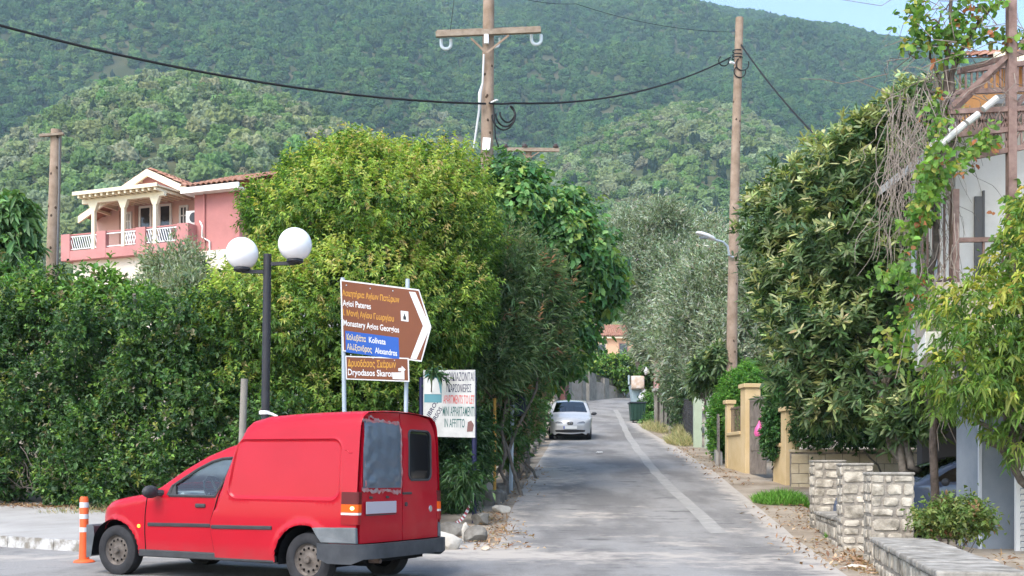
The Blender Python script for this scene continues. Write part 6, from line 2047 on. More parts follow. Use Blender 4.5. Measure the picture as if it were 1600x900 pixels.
c = ground_at(1222, 786); blades("grass_tuft", "bright green tuft of grass at the foot of the yellow wall", "grass", c, .62, .5, 2600, .42, [(.06, .15, .02), (.09, .20, .03), (.13, .22, .05)], [2, 3, 1], 201, None, .012, .35)
dry = [(.30, .25, .14), (.22, .19, .10), (.13, .16, .06), (.38, .32, .19)]
for i, (px, py, rx, ry, n, h, lab) in enumerate([(1062, 694, .45, 1.6, 1100, .75, "dry grass clump leaning over the road edge by the pale green pillar"), (1072, 684, .35, 1.5, 700, .95, "tall dry weeds against the dark wire fence"), (1022, 672, .45, 3.0, 900, .7, "dry grass strip beside the dumpster and concrete posts")]):
    blades("dry_grass", lab, "grass", ground_at(px, py), rx, ry, n, h, dry, [3, 2, 2, 1], 210 + i, None, .014, .45)
blades("weeds", "small green weeds at the foot of the white stone wall", "weeds", Vector((5.15, 18.4, 0)), .12, .3, 160, .22, [(.07, .15, .03)], [1], 220)
blades("weeds", "dry grass and weeds along the foot of the hedge", "weeds", Vector((-7.2, 21.4, 0)), 1.6, .5, 1500, .5, [(.25, .20, .12), (.16, .13, .08), (.07, .12, .03)], [3, 2, 2], 221, "stuff", .012, .6)

# dry twigs in the hedge foot
def dry_stems():
    g = np.random.default_rng(9); m = MB()
    for i in range(110):
        px = g.uniform(0, 420); t = px / 420
        Y = 24.05 - 2.9 * t + g.normal() * .15
        a = gz(px, Y); a.z += .35
        b = a + Vector((g.normal() * .35, -.2 + g.normal() * .15, g.uniform(.3, 1.1)))
        m.tube(wobble(a, b, 4, .06, g), [.009, .008, .007, .006, .004], 4, False)
    o = m.build("dry_stems", M_twig, None, smooth=True, angle=80); tagp(o, "dry bare stems standing at the foot of the big hedge", "twigs", None, "stuff")
dry_stems()

# fallen leaves
def litter(name, label, zones, seed, cols, wts, size=.06):
    g = np.random.default_rng(seed); Ps = []
    for (ax, ay, bx, by, w, n) in zones:
        t = g.random(n); s = g.normal(size=n) * w
        dx, dy = bx - ax, by - ay; L = math.hypot(dx, dy)
        X = ax + dx * t - dy / L * s; Y = ay + dy * t + dx / L * s
        for x, y in zip(X, Y):
            z = zg(x, y)
            p = Vector((x, y)) - K0
            if x < -1.9 and p.dot(n_) > .18: z = zp(x, y)
            Ps.append((x, y, z + .012))
    P = np.array(Ps); n = len(P)
    D = nrm(np.stack([g.normal(size=n), g.normal(size=n), .25 * np.abs(g.normal(size=n))], 1))
    N = nrm(np.stack([g.normal(size=n) * .35, g.normal(size=n) * .35, np.ones(n)], 1))
    cc = pick(cols, wts, n, g) * (1 + .3 * (g.random((n, 1)) * 2 - 1))
    arr = leaf_arrays(P, D, N, size * (.5 + 1.1 * g.random(n)), size * .45 * (.5 + g.random(n)), np.clip(cc, .01, 1), 'fold', .3, -.1)
    o = fast_mesh(name, *arr, MLd, None); tagp(o, label, "leaves", None, "stuff")
lcol = [(.17, .095, .055), (.22, .14, .085), (.12, .065, .042), (.28, .20, .135)]
def seg(p, q, w, n):
    a = ground_at(*p); b = ground_at(*q); return (a.x, a.y, b.x, b.y, w, n)
litter("fallen_leaves", "brown fallen leaves along the edges of the street and pavement",
       [seg((1275, 800), (1345, 880), .22, 420), seg((1250, 790), (1275, 830), .5, 260), seg((1240, 840), (1340, 895), .25, 160), seg((1330, 870), (1372, 899), .16, 200), seg((760, 800), (790, 840), .2, 300), seg((745, 840), (770, 860), .3, 160), seg((790, 790), (835, 730), .25, 260),
        (-10.6, 23.6, -6.2, 20.9, .22, 700), seg((1060, 700), (1160, 760), .25, 260), (5.2, 11, 7.2, 15.5, .8, 420)], 301, lcol, [3, 3, 2, 2], .085)
# ------------------------------------------------------------------ street furniture
M_black = mat("black_lamp_paint", (.022, .022, .026), .55, .4, var=.15, scale=6)
M_globe = mat("opal_globe", (.86, .85, .84), .25, .5, coat=.2)
def lamp_post():
    Y = 16.6
    b = gz(412, Y); b.z = zp(b.x, b.y) + .005
    T = thing("lamp_post", "black lamp post with two white globe lamps behind the red van", "street lamp", b)
    top = at(418, 397, Y); d = (top - b)
    m = MB(); m.tube([b, b + d * .6, top], [.062, .060, .058], 16); m.lathe([(.12, 0), (.12, .04), (.085, .08), (.07, .25)], b, (0, 0, 1), 16); m.build("pole", M_black, T, smooth=True)
    for gx, gy, r, ay in ((378.3, 396, 25.2, 424), (461, 382, 26.2, 411)):
        c = at(gx, gy, Y); r_ = r * Y / FOC
        e = at(gx, ay, Y); a = at(415.5, ay + (1 if gx < 400 else 2), Y)
        m = MB(); m.bar(a, e, .045, .05); arm = m.build("lamp_arm", M_black, T)
        m = MB(); m.lathe([(.10, -.035), (.125, -.012), (.115, .02), (.06, .025)], (c.x, c.y, c.z - r_ * .97), (0, 0, 1), 18); m.build("lamp_collar", M_black, arm, smooth=True)
        m = MB(); m.sphere(c, r_, 32, 20); m.build("globe", M_globe, T, smooth=True, angle=180)
    m = MB(); p = at(413.5, 645, Y); m.lathe([(.064, 0), (.078, .01), (.08, .05), (.066, .06)], p - Z * .03, (0, 0, 1), 12, cap=False); m.tube([p, p + Vector((.12, -.06, -.02)), p + Vector((.2, -.08, -.06))], .02, 6); m.build("wrapped_tape", mat("white_tape", (.7, .68, .66), .6), T)
lamp_post()

M_brown = mat("sign_brown", (.15, .040, .010), .5, .4, var=.04)
M_sgw = mat("sign_white", (.60, .60, .585), .5, .4)
M_sgy = mat("sign_yellow", (.50, .24, .02), .5, .4)
M_sgb = mat("sign_blue", (.007, .075, .34), .5, .4)
M_alu = mat("sign_post_grey", (.40, .46, .50), .5, .5, metal=.2)
def road_sign():
    Y = 17.6
    c = gz(588, Y); c.z = zp(c.x, c.y)
    T = thing("direction_sign", "brown arrow shaped direction sign on two grey posts, Greek lettering and white chevron", "road sign", c)
    # sign plane: turned so that its right end is slightly nearer the ground in the view
    A = at(532, 437, Y + .10); B = at(655, 452.5, Y - .05); Cc = at(536, 549, Y + .10)
    ax = (B - A).normalized(); n = Vector((ax.y, -ax.x, 0)).normalized(); n = n if n.y < 0 else -n
    ay = (A - Cc).normalized()
    W = (B - A).length; H = (A - Cc).length
    o = Cc.copy()
    tip = W * (669.5 - 534) / (653 - 534)
    pl = lambda e: [(e, e), (W - e * .4, e), (tip - e * 1.25, H / 2), (W - e * .4, H - e), (e, H - e)]
    def plate(nm, poly, mt, off, th=.004, par=T):
        m = MB(); m.prism(poly, o + n * off, ax, ay, n * th); return m.build(nm, mt, par)
    p1 = plate("arrow_panel", pl(0), M_sgw, 0, .02)
    plate("panel_face", pl(.022), M_brown, .0205, .002, p1)
    e = .05
    ch = [(W * (582 - 45) / (660 - 45), H - e * 1.1), (W * (632 - 45) / (660 - 45), H - e * 1.0), (W * (738 - 45) / (660 - 45), H * .5), (W * (622 - 45) / (660 - 45), e * .6), (W * (575 - 45) / (660 - 45), e * .55), (W * (682 - 45) / (660 - 45), H * .5)]
    m = MB(); m.prism([ch[0], ch[1], ch[2], ch[5]], o + n * .0230, ax, ay, n * .002); m.prism([ch[2], ch[3], ch[4], ch[5]], o + n * .0230, ax, ay, n * .002); m.build("chevron", M_sgw, p1)
    S = W / (655 - 42)
    def line(s, x0, x1, yb, h, mt, off=.0235, nm="lettering"):
        m = MB(); text_into(m, s, o + ax * (x0 - 42) * S + ay * (H - (yb) * S) + n * off, ax, ay, (x1 - x0) * S, h * S); return m.build(nm, mt, p1)
    line("Ασκητήρια Αγίων Πατέρων", 56, 500, 120, 44, M_sgy)
    line("Agioi Pateres", 56, 276, 196, 46, M_sgw)
    line("Ι. Μονή Αγίου Γεωργίου", 58, 452, 268, 44, M_sgy)
    line("Monastery Agios Georgios", 56, 490, 346, 46, M_sgw)
    m = MB(); m.prism([((68 - 42) * S, H - 548 * S), ((484 - 42) * S, H - 548 * S), ((484 - 42) * S, H - 385 * S), ((68 - 42) * S, H - 385 * S)], o + n * .0228, ax, ay, n * .002); m.build("blue_panel", M_sgb, p1)
    pale = mat("sign_pale_yellow", (.58, .46, .22), .5, .4)
    line("Κολυβάτα", 78, 228, 450, 44, pale, .0255); line("Kolivata", 252, 382, 450, 44, M_sgw, .0255)
    line("Αλέξανδρος", 78, 272, 524, 44, pale, .0255); line("Alexandros", 296, 468, 524, 44, M_sgw, .0255)
    # little monastery pictogram
    m = MB(); m.prism([((508 - 42) * S, H - 254 * S), ((566 - 42) * S, H - 254 * S), ((566 - 42) * S, H - 178 * S), ((508 - 42) * S, H - 178 * S)], o + n * .0228, ax, ay, n * .002); m.build("pictogram_square", M_sgw, p1)
    m = MB(); X_ = lambda q: (q - 42) * S; Yq = lambda q: H - q * S
    m.prism([(X_(526), Yq(243)), (X_(548), Yq(243)), (X_(548), Yq(222)), (X_(542), Yq(212)), (X_(539), Yq(196)), (X_(535), Yq(196)), (X_(532), Yq(212)), (X_(526), Yq(222))], o + n * .025, ax, ay, n * .0015); m.build("pictogram", mat("sign_black", (.02, .02, .02), .6), p1)
    m = MB()
    for px, py in ((90, 38), (276, 40), (452, 36), (105, 562), (280, 566), (446, 560)): m.lathe([(.011, 0), (.009, .006), (.001, .007)], o + ax * X_(px) + ay * Yq(py) + n * .0225, n, 8)
    m.build("rivet", M_alu, p1)
    # lower panel
    A2 = at(540, 556, Y + .09); B2 = at(639, 559.5, Y - .03); C2 = at(541, 593, Y + .09)
    ax2 = (B2 - A2).normalized(); ay2 = (A2 - C2).normalized(); W2 = (B2 - A2).length; H2 = (A2 - C2).length; o2 = C2.copy()
    def pq(e): return [(e, e), (W2 - e, e), (W2 - e, H2 - e), (e, H2 - e)]
    m = MB(); m.prism(pq(0), o2, ax2, ay2, n * .02); p2 = m.build("lower_panel", M_sgw, T)
    m = MB(); m.prism(pq(.018), o2 + n * .0205, ax2, ay2, n * .002); m.build("panel_face", M_brown, p2)
    S2 = W2 / (607 - 78); q2 = lambda x: (x - 78) * S2; 
    for s, x0, x1, f0, h, mt in (("Δρυοδάσος Σκάρων", 97, 500, .56, .29, M_sgy), ("Dryodasos Skaron", 97, 482, .19, .27, M_sgw)):
        m = MB(); text_into(m, s, o2 + ax2 * q2(x0) + ay2 * H2 * f0 + n * .0235, ax2, ay2, (x1 - x0) * S2, H2 * h); m.build("lettering", mt, p2)
    m = MB(); m.prism([(q2(470), H2 * .09), (q2(568), H2 * .09), (q2(568), H2 * .42), (q2(545), H2 * .42), (q2(540), H2 * .38), (q2(470), H2 * .36)], o2 + n * .0258, ax2, ay2, n * .002)
    m.prism([(q2(520), H2 * .43), (q2(548), H2 * .43), (q2(548), H2 * .36), (q2(580), H2 * .50), (q2(548), H2 * .66), (q2(548), H2 * .58), (q2(520), H2 * .55)], o2 + n * .0262, ax2, ay2, n * .002); m.build("white_arrow", M_sgw, p2)
    for (x0, y0, x1) in ((535.5, 434, 540.5), (637, 436, 631.5)):
        a = at(x0, y0, Y + .12); b = gz(x1, Y + .14); b.z = c.z - .1
        m = MB(); m.tube([b, a], .033, 12); m.build("post", M_alu, T, smooth=True)
road_sign()

def bollard():
    b = ground_at(131.5, 879)
    T = thing("bollard", "orange plastic bollard with white reflective bands before the van's bonnet", "bollard", b)
    k = b.y / FOC; Mo = mat("orange_plastic", (.75, .11, .025), .5, .4, var=.1, scale=5)
    H = (879 - 776) * k; r = 6.6 * k
    m = MB(); m.lathe([(.13, 0), (.135, .01), (.12, .03), (r * 1.25, .045)], b, (0, 0, 1), 20); m.build("base", Mo, T, smooth=True, angle=50)
    m = MB(); m.lathe([(r * 1.18, .045), (r * 1.08, H * .25), (r, H * .5), (r, H * .96), (r * .8, H)], b, (0, 0, 1), 18); m.build("post", Mo, T, smooth=True, angle=50)
    for z0, z1 in ((.52, .58), (.68, .76), (.86, .93)) if False else ((.465, .535), (.665, .735), (.835, .915)):
        m = MB(); m.lathe([(r * 1.03, H * z0), (r * 1.03, H * z1)], b, (0, 0, 1), 18, cap=False); m.build("reflective_band", M_sgw, T)
bollard()

def billboard():
    Y = 21.2
    tl = at(662.5, 578.5, Y + .25); tr = at(743, 578, Y - .25); bl = at(662.5, 682, Y + .25)
    c = gz(700, Y)
    T = thing("billboard", "white hand painted billboard for apartments, half hidden by oleander", "billboard", c)
    ax = (tr - tl).normalized(); ay = Z.copy(); n = Vector((ax.y, -ax.x, 0)).normalized(); n = n if n.y < 0 else -n
    W = (tr - tl).length; H = (tl - bl).length; o = bl.copy()
    Mb = mat("board_white", (.42, .42, .40), .7, .3, color2=(.52, .515, .49), scale=5)
    m = MB(); m.prism([(0, 0), (W, 0), (W, H), (0, H)], o, ax, ay, n * .025); p = m.build("board", Mb, T)
    ink = mat("ink_dark_blue", (.035, .035, .075), .7); red = mat("ink_red", (.55, .11, .10), .7); grn = mat("ink_green", (.03, .11, .10), .7)
    X_ = lambda q: (q - 60) / 600 * W; Yq = lambda q: (835 - q) / 770 * H
    def line(s, x0, x1, yb, yt, mt):
        m = MB(); text_into(m, s, o + ax * X_(x0) + ay * Yq(yb) + n * .0275, ax, ay, X_(x1) - X_(x0), Yq(yt) - Yq(yb), bold=.008); m.build("lettering", mt, p)
    line("ΕΝΟΙΚΙΑΖΟΝΤΑΙ", 290, 652, 190, 95, ink); line("ΓΚΑΡΣΟΝΙΕΡΕΣ", 335, 620, 318, 230, ink); line("APARTMENTS TO LET", 295, 655, 450, 350, red); line("MINI APPARTAMENTI", 290, 655, 592, 480, grn); line("IN AFFITTO", 310, 545, 722, 620, grn)
    m = MB(); m.prism([(X_(72), Yq(440)), (X_(278), Yq(440)), (X_(278), Yq(345)), (X_(72), Yq(345))], o + n * .0268, ax, ay, n * .002); m.prism([(X_(82), Yq(170)), (X_(278), Yq(342)), (X_(278), Yq(90)), (X_(82), Yq(90))], o + n * .0266, ax, ay, n * .002); m.build("sea_picture", mat("ink_teal", (.09, .24, .28), .7), p)
    m = MB(); m.prism([(X_(75), Yq(340)), (X_(262), Yq(340)), (X_(245), Yq(220)), (X_(215), Yq(150)), (X_(170), Yq(180)), (X_(120), Yq(130)), (X_(80), Yq(170))], o + n * .0290, ax, ay, n * .002); m.build("white_cliff", M_sgw, p)
    for s, x0, y0 in (("LIBROS", 118, 640), ("CURSOS", 165, 725)):
        m = MB(); d = (ax * .55 + ay * .83).normalized(); u = (ay * .55 - ax * .83).normalized(); text_into(m, s, o + ax * X_(x0) + ay * Yq(y0) + n * .0275, d, u, .40, .085); m.build("lettering", ink, p)
    m = MB(); m.prism([(X_(570), Yq(770)), (X_(635), Yq(765)), (X_(650), Yq(690)), (X_(620), Yq(640)), (X_(580), Yq(660))], o + n * .0268, ax, ay, n * .002); m.build("painted_figure", mat("ink_brown", (.16, .08, .07), .7), p)
    navy = mat("navy_post", (.010, .011, .05), .5, .4, var=.1)
    for px, yb in ((658.5, None), (741, 813)):
        a = at(px, 590, Y + (.3 if px < 700 else -.2)); b = gz(px, a.y); b.z -= .1
        m = MB(); m.tube([b, a], .045, 10); m.build("post", navy, T, smooth=True)
    # barrier tape from the navy post to the ground
    a = at(741.5, 770, Y - .26); b = ground_at(712, 822); b.z += .05
    mw = MB()
    P = wobble(a, b, 16, .0, np.random.default_rng(1), .12)
    for i in range(len(P) - 1):
        mw.cur = i % 2; mw.bar(P[i], P[i + 1], .055, .004, up=(.3, -1, .2))
    o_ = mw.build("barrier_tape", [M_sgw, mat("tape_red", (.30, .05, .06), .6)], None); tagp(o_, "red and white barrier tape tied to the navy billboard post", "tape")
billboard()

# posts along the left side of the street
def simple_post(name, label, cat, px, py0, py1, r, mt, n=10, px1=None, square=False, group=None):
    b = ground_at(px, py1); a = at(px1 or px, py0, b.y); b = b - Z * .15
    m = MB()
    if square: m.bar(b, a, r * 2, r * 2, up=(0, 1, 0))
    else: m.tube([b, b.lerp(a, .5), a], r, n)
    o = m.build(name, mt, None, smooth=not square, angle=50); tagp(o, label, cat, group); return o
simple_post("concrete_post", "old pale concrete post beside the navy billboard post", "post", 763.5, 664, 788, .085, M_conc, square=True)
simple_post("yellow_pole", "thin yellow pole behind the concrete post", "pole", 773, 622, 778, .035, mat("yellow_pole_paint", (.50, .27, .05), .7, var=.2, scale=10))
pp = gz(373, 19.4); m = MB(); m.tube([pp - Z * .1, at(382, 592, 19.4)], .06, 10); o = m.build("concrete_post", M_oldc, None, smooth=True, angle=50); tagp(o, "leaning pale concrete post left of the black lamp post", "post")
def mirror_sign():
    b = ground_at(798, 770)
    T = thing("road_sign", "grey sign post with a dark round disc seen from behind at the street edge", "road sign", b)
    m = MB(); a = at(801, 622, b.y); m.tube([b - Z * .2, a], .045, 10); m.build("post", M_alu, T, smooth=True)
    c = at(808, 633, b.y); d = Vector((.55, .83, 0)).normalized()
    m = MB(); m.lathe([(.001, -.01), (.24, -.01), (.25, .0), (.24, .012), (.001, .012)], c, d, 24); m.build("disc", mat("sign_back_dark", (.05, .06, .085), .6), T)
mirror_sign()

def rock(name, label, px, py, sx, sy, sz, seed, mt, rot=0.0):
    c = ground_at(px, py); g = np.random.default_rng(seed)
    bm = bmesh.new(); bmesh.ops.create_icosphere(bm, subdivisions=3, radius=1)
    ds = [Vector(v).normalized() for v in g.normal(size=(9, 3))]; hs = g.uniform(.42, .78, 9)
    for v in bm.verts:
        for d, h in zip(ds, hs):
            q = v.co.dot(d)
            if q > h: v.co -= d * (q - h)
        v.co *= 1 + .02 * g.normal()
        v.co = Vector((v.co.x * sx, v.co.y * sy, v.co.z * sz))
    me = bpy.data.meshes.new(name); bm.to_mesh(me); bm.free(); me.materials.append(mt)
    me.polygons.foreach_set("use_smooth", [True] * len(me.polygons)); me.set_sharp_from_angle(angle=R(14))
    o = bpy.data.objects.new(name, me); col.objects.link(o); o.location = c + Z * sz * .45; o.rotation_euler = (0, 0, rot); tagp(o, label, "rock", "loose stones at the street corner"); return o
M_rock = mat("grey_rock", (.11, .10, .085), .95, .1, color2=(.23, .215, .185), scale=4, detail=9, bump=.5, bscale=18)
M_wrock = mat("pale_cut_stone", (.46, .42, .35), .9, .1, color2=(.60, .56, .49), scale=5, detail=9, bump=.4, bscale=20)
M_beige = mat("beige_stone", (.40, .33, .24), .9, .1, color2=(.5, .43, .33), scale=5, bump=.4)
rock("rock", "pale cut stone block lying by the van's rear bumper", 697, 858, .25, .2, .2, 1, M_wrock, .4)
rock("rock", "big grey boulder at the foot of the navy post", 742, 846, .20, .18, .21, 2, M_rock)
rock("rock", "mossy grey stone beside the concrete post", 752, 820, .22, .2, .17, 3, M_rock)
rock("rock", "flat pale stone half buried in leaves at the street edge", 782, 800, .2, .17, .12, 4, M_wrock)
rock("rock", "small beige stone at the tip of the leaf litter", 758, 860, .09, .08, .05, 5, M_beige)
rock("rock", "long grey stone behind the pale cut stone", 706, 838, .42, .2, .17, 6, M_rock)
rock("rock", "upright narrow stone beside the big boulder", 727, 845, .07, .1, .2, 7, M_wrock)
rock("rock", "flat stone lying at the foot of the stone pillars", 1338, 888, .18, .12, .05, 8, M_wrock)
# rough stone edging along the left verge
def edging():
    g = np.random.default_rng(21)
    T = thing("stone_edging", "rough grey stone edging along the left verge of the street", "edging", LE[3])
    m = MB()
    pts = [(792, 790), (812, 757), (832, 724), (846, 702), (856, 686)]
    P = [ground_at(*p) for p in pts]
    for i in range(len(P) - 1):
        n = int((P[i + 1] - P[i]).length / .42) + 1
        for k in range(n):
            c = P[i].lerp(P[i + 1], (k + g.random() * .3) / n); c.x -= .28 + .06 * g.normal(); c.z = zg(c.x, c.y)
            a = g.uniform(-.3, .3); u = Vector((math.sin(a), math.cos(a), 0)); v = Vector((u.y, -u.x, 0)); l, w, h = g.uniform(.3, .55), g.uniform(.16, .26), g.uniform(.14, .32)
            m.fbox(c, u, v, Z, -l / 2, -w / 2, -.1, l / 2, w / 2, h)
    m.build("stone", M_rock, T, bevel=.05, seg=2)
edging()
m = MB(); c = ground_at(937, 708.5); m.fbox(c, Vector((1, .2, 0)), Vector((-.2, 1, 0)), Z, -.09, -.07, .008, .09, .07, .06); o = m.build("litter", M_sgw, None, bevel=.02); tagp(o, "scrap of white paper lying on the asphalt", "litter")

# ------------------------------------------------------------------ poles and wires
M_pole = mat("weathered_pole", (.23, .165, .115), .9, .15, color2=(.35, .265, .20), scale=3, detail=10, bump=.4, bscale=14)
M_glass_ins = mat("white_insulator", (.62, .68, .70), .2, .6)
M_dins = mat("brown_insulator", (.05, .03, .025), .3, .6)
M_wire = mat("black_cable", (.016, .016, .018), .7, .3)
def pole(label, Y, pts, r0, r1, mt=M_pole):
    top = at(pts[-1][0], pts[-1][1], Y); b = gz(pts[0][0], Y) - Z * .3
    T = thing("utility_pole", label, "utility pole", b + Z * .3)
    g = np.random.default_rng(int(pts[0][0]))
    mid = [at(x, y, Y) for x, y in pts[1:-1]]
    P = [b] + mid + [top]
    n = len(P)
    PP = []; RR = []
    for i in range(n - 1):
        for k in range(6):
            t = k / 6; PP.append(P[i].lerp(P[i + 1], t)); RR.append(None)
    PP.append(P[-1]); RR.append(None)
    H = (top - b).length
    RR = [r0 + (r1 - r0) * (p - b).length / H for p in PP]
    m = MB(); m.tube(PP, RR, 16); m.build("post", mt, T, smooth=True, angle=60)
    m = MB()
    for k in range(16):
        i = g.integers(0, len(PP) - 1); t = g.random(); p = PP[i].lerp(PP[i + 1], t); a = -math.pi / 2 + g.normal() * .7
        m.sphere(p + Vector((math.cos(a), math.sin(a), 0)) * (RR[i] - .012), .03, 8, 6, 1, 1, 1.3)
    m.build("knot", mat("dark_knot", (.07, .045, .03), .9), T)
    return T, top, b
def center_pole():
    Y = 28.5
    T, top, b = pole("tall central utility pole with wooden crossarm and white insulators behind the trees", Y, [(757, 600), (761, 240), (764, -40)], .20, .135)
    L = at(681, 54, Y - .22); Rr = at(845, 47, Y - .22)
    m = MB(); m.bar(L, Rr, .11, .13); m.build("crossarm", mat("old_timber", (.22, .17, .125), .9, .1, color2=(.33, .27, .21), scale=6, bump=.4), T)
    L2 = at(683, 51, Y + .24); R2 = at(844, 45, Y + .24)
    m = MB(); m.bar(L2, R2, .10, .10); m.build("crossarm", mat("old_timber", (.2, .15, .1)), T)
    m = MB(); m.bar(at(736, 60, Y - .3), at(760, 83, Y - .22), .05, .02, (0, 1, 0)); m.bar(at(795, 55, Y - .3), at(760, 83, Y - .22), .05, .02, (0, 1, 0)); m.build("brace", M_pole, T)
    for x, y0 in ((697, 60), (838, 53), (773, 58)):
        c = at(x, y0 + 9, Y - .05); k = Y / FOC
        ring = [c + Vector((math.cos(t) * 7.5 * k, 0, -abs(math.sin(t)) * 7.5 * k if math.sin(t) >= 0 else 0)) for t in [math.pi * j / 12 for j in range(13)]]
        m = MB(); m.tube([ring[0] + Z * .12] + ring + [ring[-1] + Z * .12], .040 if x != 773 else .025, 10); m.build("insulator", M_glass_ins, T, smooth=True)
    m = MB(); m.fbox(at(760, 62, Y - .2), Vector((1, 0, 0)), Vector((0, -1, 0)), Z, -.06, 0, -.12, .06, .08, .12); m.build("bracket_plate", M_whmetal, T, bevel=.02)
    m = MB(); m.tube([at(756, 85, Y - .2), at(754, 130, Y - .2), at(750, 145, Y - .22), at(749, 170, Y - .22), at(740, 232, Y - .25)], [.022, .022, .045, .03, .022], 8); m.build("pale_conduit", mat("pale_cable", (.55, .55, .54), .5), T, smooth=True)
    loopm = MB(); g = np.random.default_rng(2)
    for r, dx in ((17, 0), (13, 3), (20, -3)):
        c = at(790 + dx, 168 + r * .7, Y - .12); k = Y / FOC
        loopm.tube([c + Vector((math.cos(t) * r * .9 * k, .05 * math.sin(3 * t), math.sin(t) * r * k)) for t in [math.pi * (.15 - 1.35 * j / 18) + .5 for j in range(19)]], .022, 6)
    loopm.tube([at(771, 160, Y - .2), at(774, 215, Y - .22), at(779, 230, Y - .2)], .02, 6)
    loopm.build("cable_loop", M_wire, T, smooth=True)
    m = MB(); m.bar(at(768, 160, Y - .2), at(777, 156, Y - .45), .05, .03); m.build("clamp", M_whmetal, T)
    m = MB(); m.bar(at(754, 225, Y - .21), at(766, 226, Y - .21), .1, .3); m.build("number_tag", M_whmetal, T)
center_pole()
def back_pole():
    Y = 40
    T, top, b = pole("farther utility pole whose short crossarm carries three brown insulators above the trees", Y, [(826, 600), (826, 238)], .13, .11)
    m = MB(); m.bar(at(785, 233.5, Y - .15), at(874, 234.5, Y - .15), .11, .12); m.build("crossarm", mat("old_timber", (.2, .15, .1)), T)
    m = MB(); m.bar(at(815, 238, Y - .18), at(826, 248, Y - .12), .05, .03); m.bar(at(842, 238, Y - .18), at(826, 248, Y - .12), .05, .03); m.build("brace", M_pole, T)
    for x in (790, 820, 868.5):
        m = MB(); c = at(x, 233, Y - .15); m.lathe([(.03, -.05), (.03, .03), (.10, .05), (.11, .10), (.07, .14), (.07, .17), (.03, .19)], c, (0, 0, 1), 12); m.build("insulator", M_dins, T, smooth=True)
back_pole()
def lamp_pole():
    Y = 36.5
    T, top, b = pole("bare wooden utility pole on the right carrying the streetlight", Y, [(1142, 640), (1144, 500), (1149, 250), (1155.5, 28)], .19, .125)
    m = MB(); c = at(1152, 86, Y)
    for r, z in ((.16, 0), (.17, -.1), (.155, .12)): m.lathe([(r, z - .02), (r, z + .02)], c, (0, 0, 1), 14, cap=False)
    k = Y / FOC
    for cx_, cy_, r in ((1131, 95, 8), (1160, 100, 10), (1156, 112, 9)):
        cc = at(cx_, cy_, Y - .15); m.tube([cc + Vector((math.cos(t) * r * k, 0, math.sin(t) * r * k)) for t in [2.2 + 4.5 * j / 16 for j in range(17)]], .02, 6)
    m.build("cable_loop", M_wire, T, smooth=True)
    m = MB(); m.tube([at(1147, 99, Y - .2), at(1141, 97, Y - .3)], .04, 8); m.build("insulator", M_whmetal, T)
    S = thing("streetlight", "white streetlight head on a short curved arm fixed to the right utility pole", "street light", at(1140, 376, Y - .2))
    m = MB(); m.tube([at(1146, 402, Y - .2), at(1139, 399, Y - .25), at(1137, 385, Y - .3), at(1130, 378, Y - .35), at(1115, 374, Y - .45)], .035, 8); m.build("lamp_arm", M_alu, S, smooth=True)
    a = at(1118, 375, Y - .42); bb = at(1087, 363.5, Y - .7); d = (bb - a).normalized(); L = (bb - a).length; s = Vector((0, 1, 0)); u = s.cross(d).normalized(); u = u if u.z > 0 else -u
    m = MB(); secs = [(0, .05, .05), (.12, .10, .09), (.4, .16, .11), (.75, .15, .10), (.95, .10, .06), (1, .03, .02)]; vs = []
    for t, hw, th in secs:
        for q in range(12):
            an = 2 * math.pi * q / 12; vs.append(a + d * t * L + s * hw * math.cos(an) + u * th * (math.sin(an) if math.sin(an) > 0 else .5 * math.sin(an)))
    m.add(vs, [(i * 12 + q, i * 12 + (q + 1) % 12, (i + 1) * 12 + (q + 1) % 12, (i + 1) * 12 + q) for i in range(5) for q in range(12)] + [tuple(range(12))[::-1], tuple(60 + q for q in range(12))])
    m.build("lamp_housing", M_sgw, S, smooth=True, angle=60)
    m = MB(); cc = a + d * L * .55 - u * .055; m.sphere(cc, .12, 14, 8, 1.4, .9, .4); m.build("lamp_lens", mat("grey_lens", (.35, .40, .45), .15, .6), S, smooth=True)
lamp_pole()
def left_pole():
    Y = 29
    T, top, b = pole("short weathered utility pole with splintered crosspiece at the left, beside the pink house", Y, [(80, 620), (82, 415), (88, 203)], .19, .13)
    m = MB(); m.bar(at(62, 212, Y - .15), at(100, 209, Y - .15), .10, .06); m.build("crossarm", mat("old_timber", (.2, .15, .1)), T)
    m = MB(); m.tube([at(93, 214, Y - .1), at(92, 300, Y - .1), at(89, 420, Y - .12)], .022, 6); m.build("conduit", mat("dull_conduit", (.16, .155, .15), .7), T)
left_pole()

def wire(label, pts, r, seg_=20, name="overhead_cable"):
    P = []
    for i in range(len(pts) - 1):
        a, b, sag = pts[i][0], pts[i + 1][0], pts[i + 1][1]
        for k in range(seg_ + (i == len(pts) - 2)):
            t = k / seg_; p = a.lerp(b, t); p.z -= sag * 4 * t * (1 - t); P.append(p)
    m = MB(); m.tube(P, r, 6); o = m.build(name, M_wire, None, smooth=True); tagp(o, label, "cable"); return o
wire("thick black cable running from the upper left to the central pole", [(at(-330, -60, 20), 0), (at(759, 162, 28.3), .55)], .026)
wire("black cable sagging between the central pole and the right pole", [(at(764, 161, 28.3), 0), (at(800, 161, 28.5), .02), (at(1141, 90, 36.3), .42)], .026)
wire("black cable dropping from the right pole behind the loquat tree", [(at(1158, 70, 36.4), 0), (at(1330, 262, 30), .25)], .025)
wire("thin grey wire rising to the top from the left end of the crossarm", [(at(703, 52, 28.3), 0), (at(716, -60, 29), .05)], .008)
wire("thin wire with a dark spacer crossing the top of the sky", [(at(780, -12, 30), 0), (at(900, 6, 33), .1), (at(1150, 50, 36), .2)], .007)

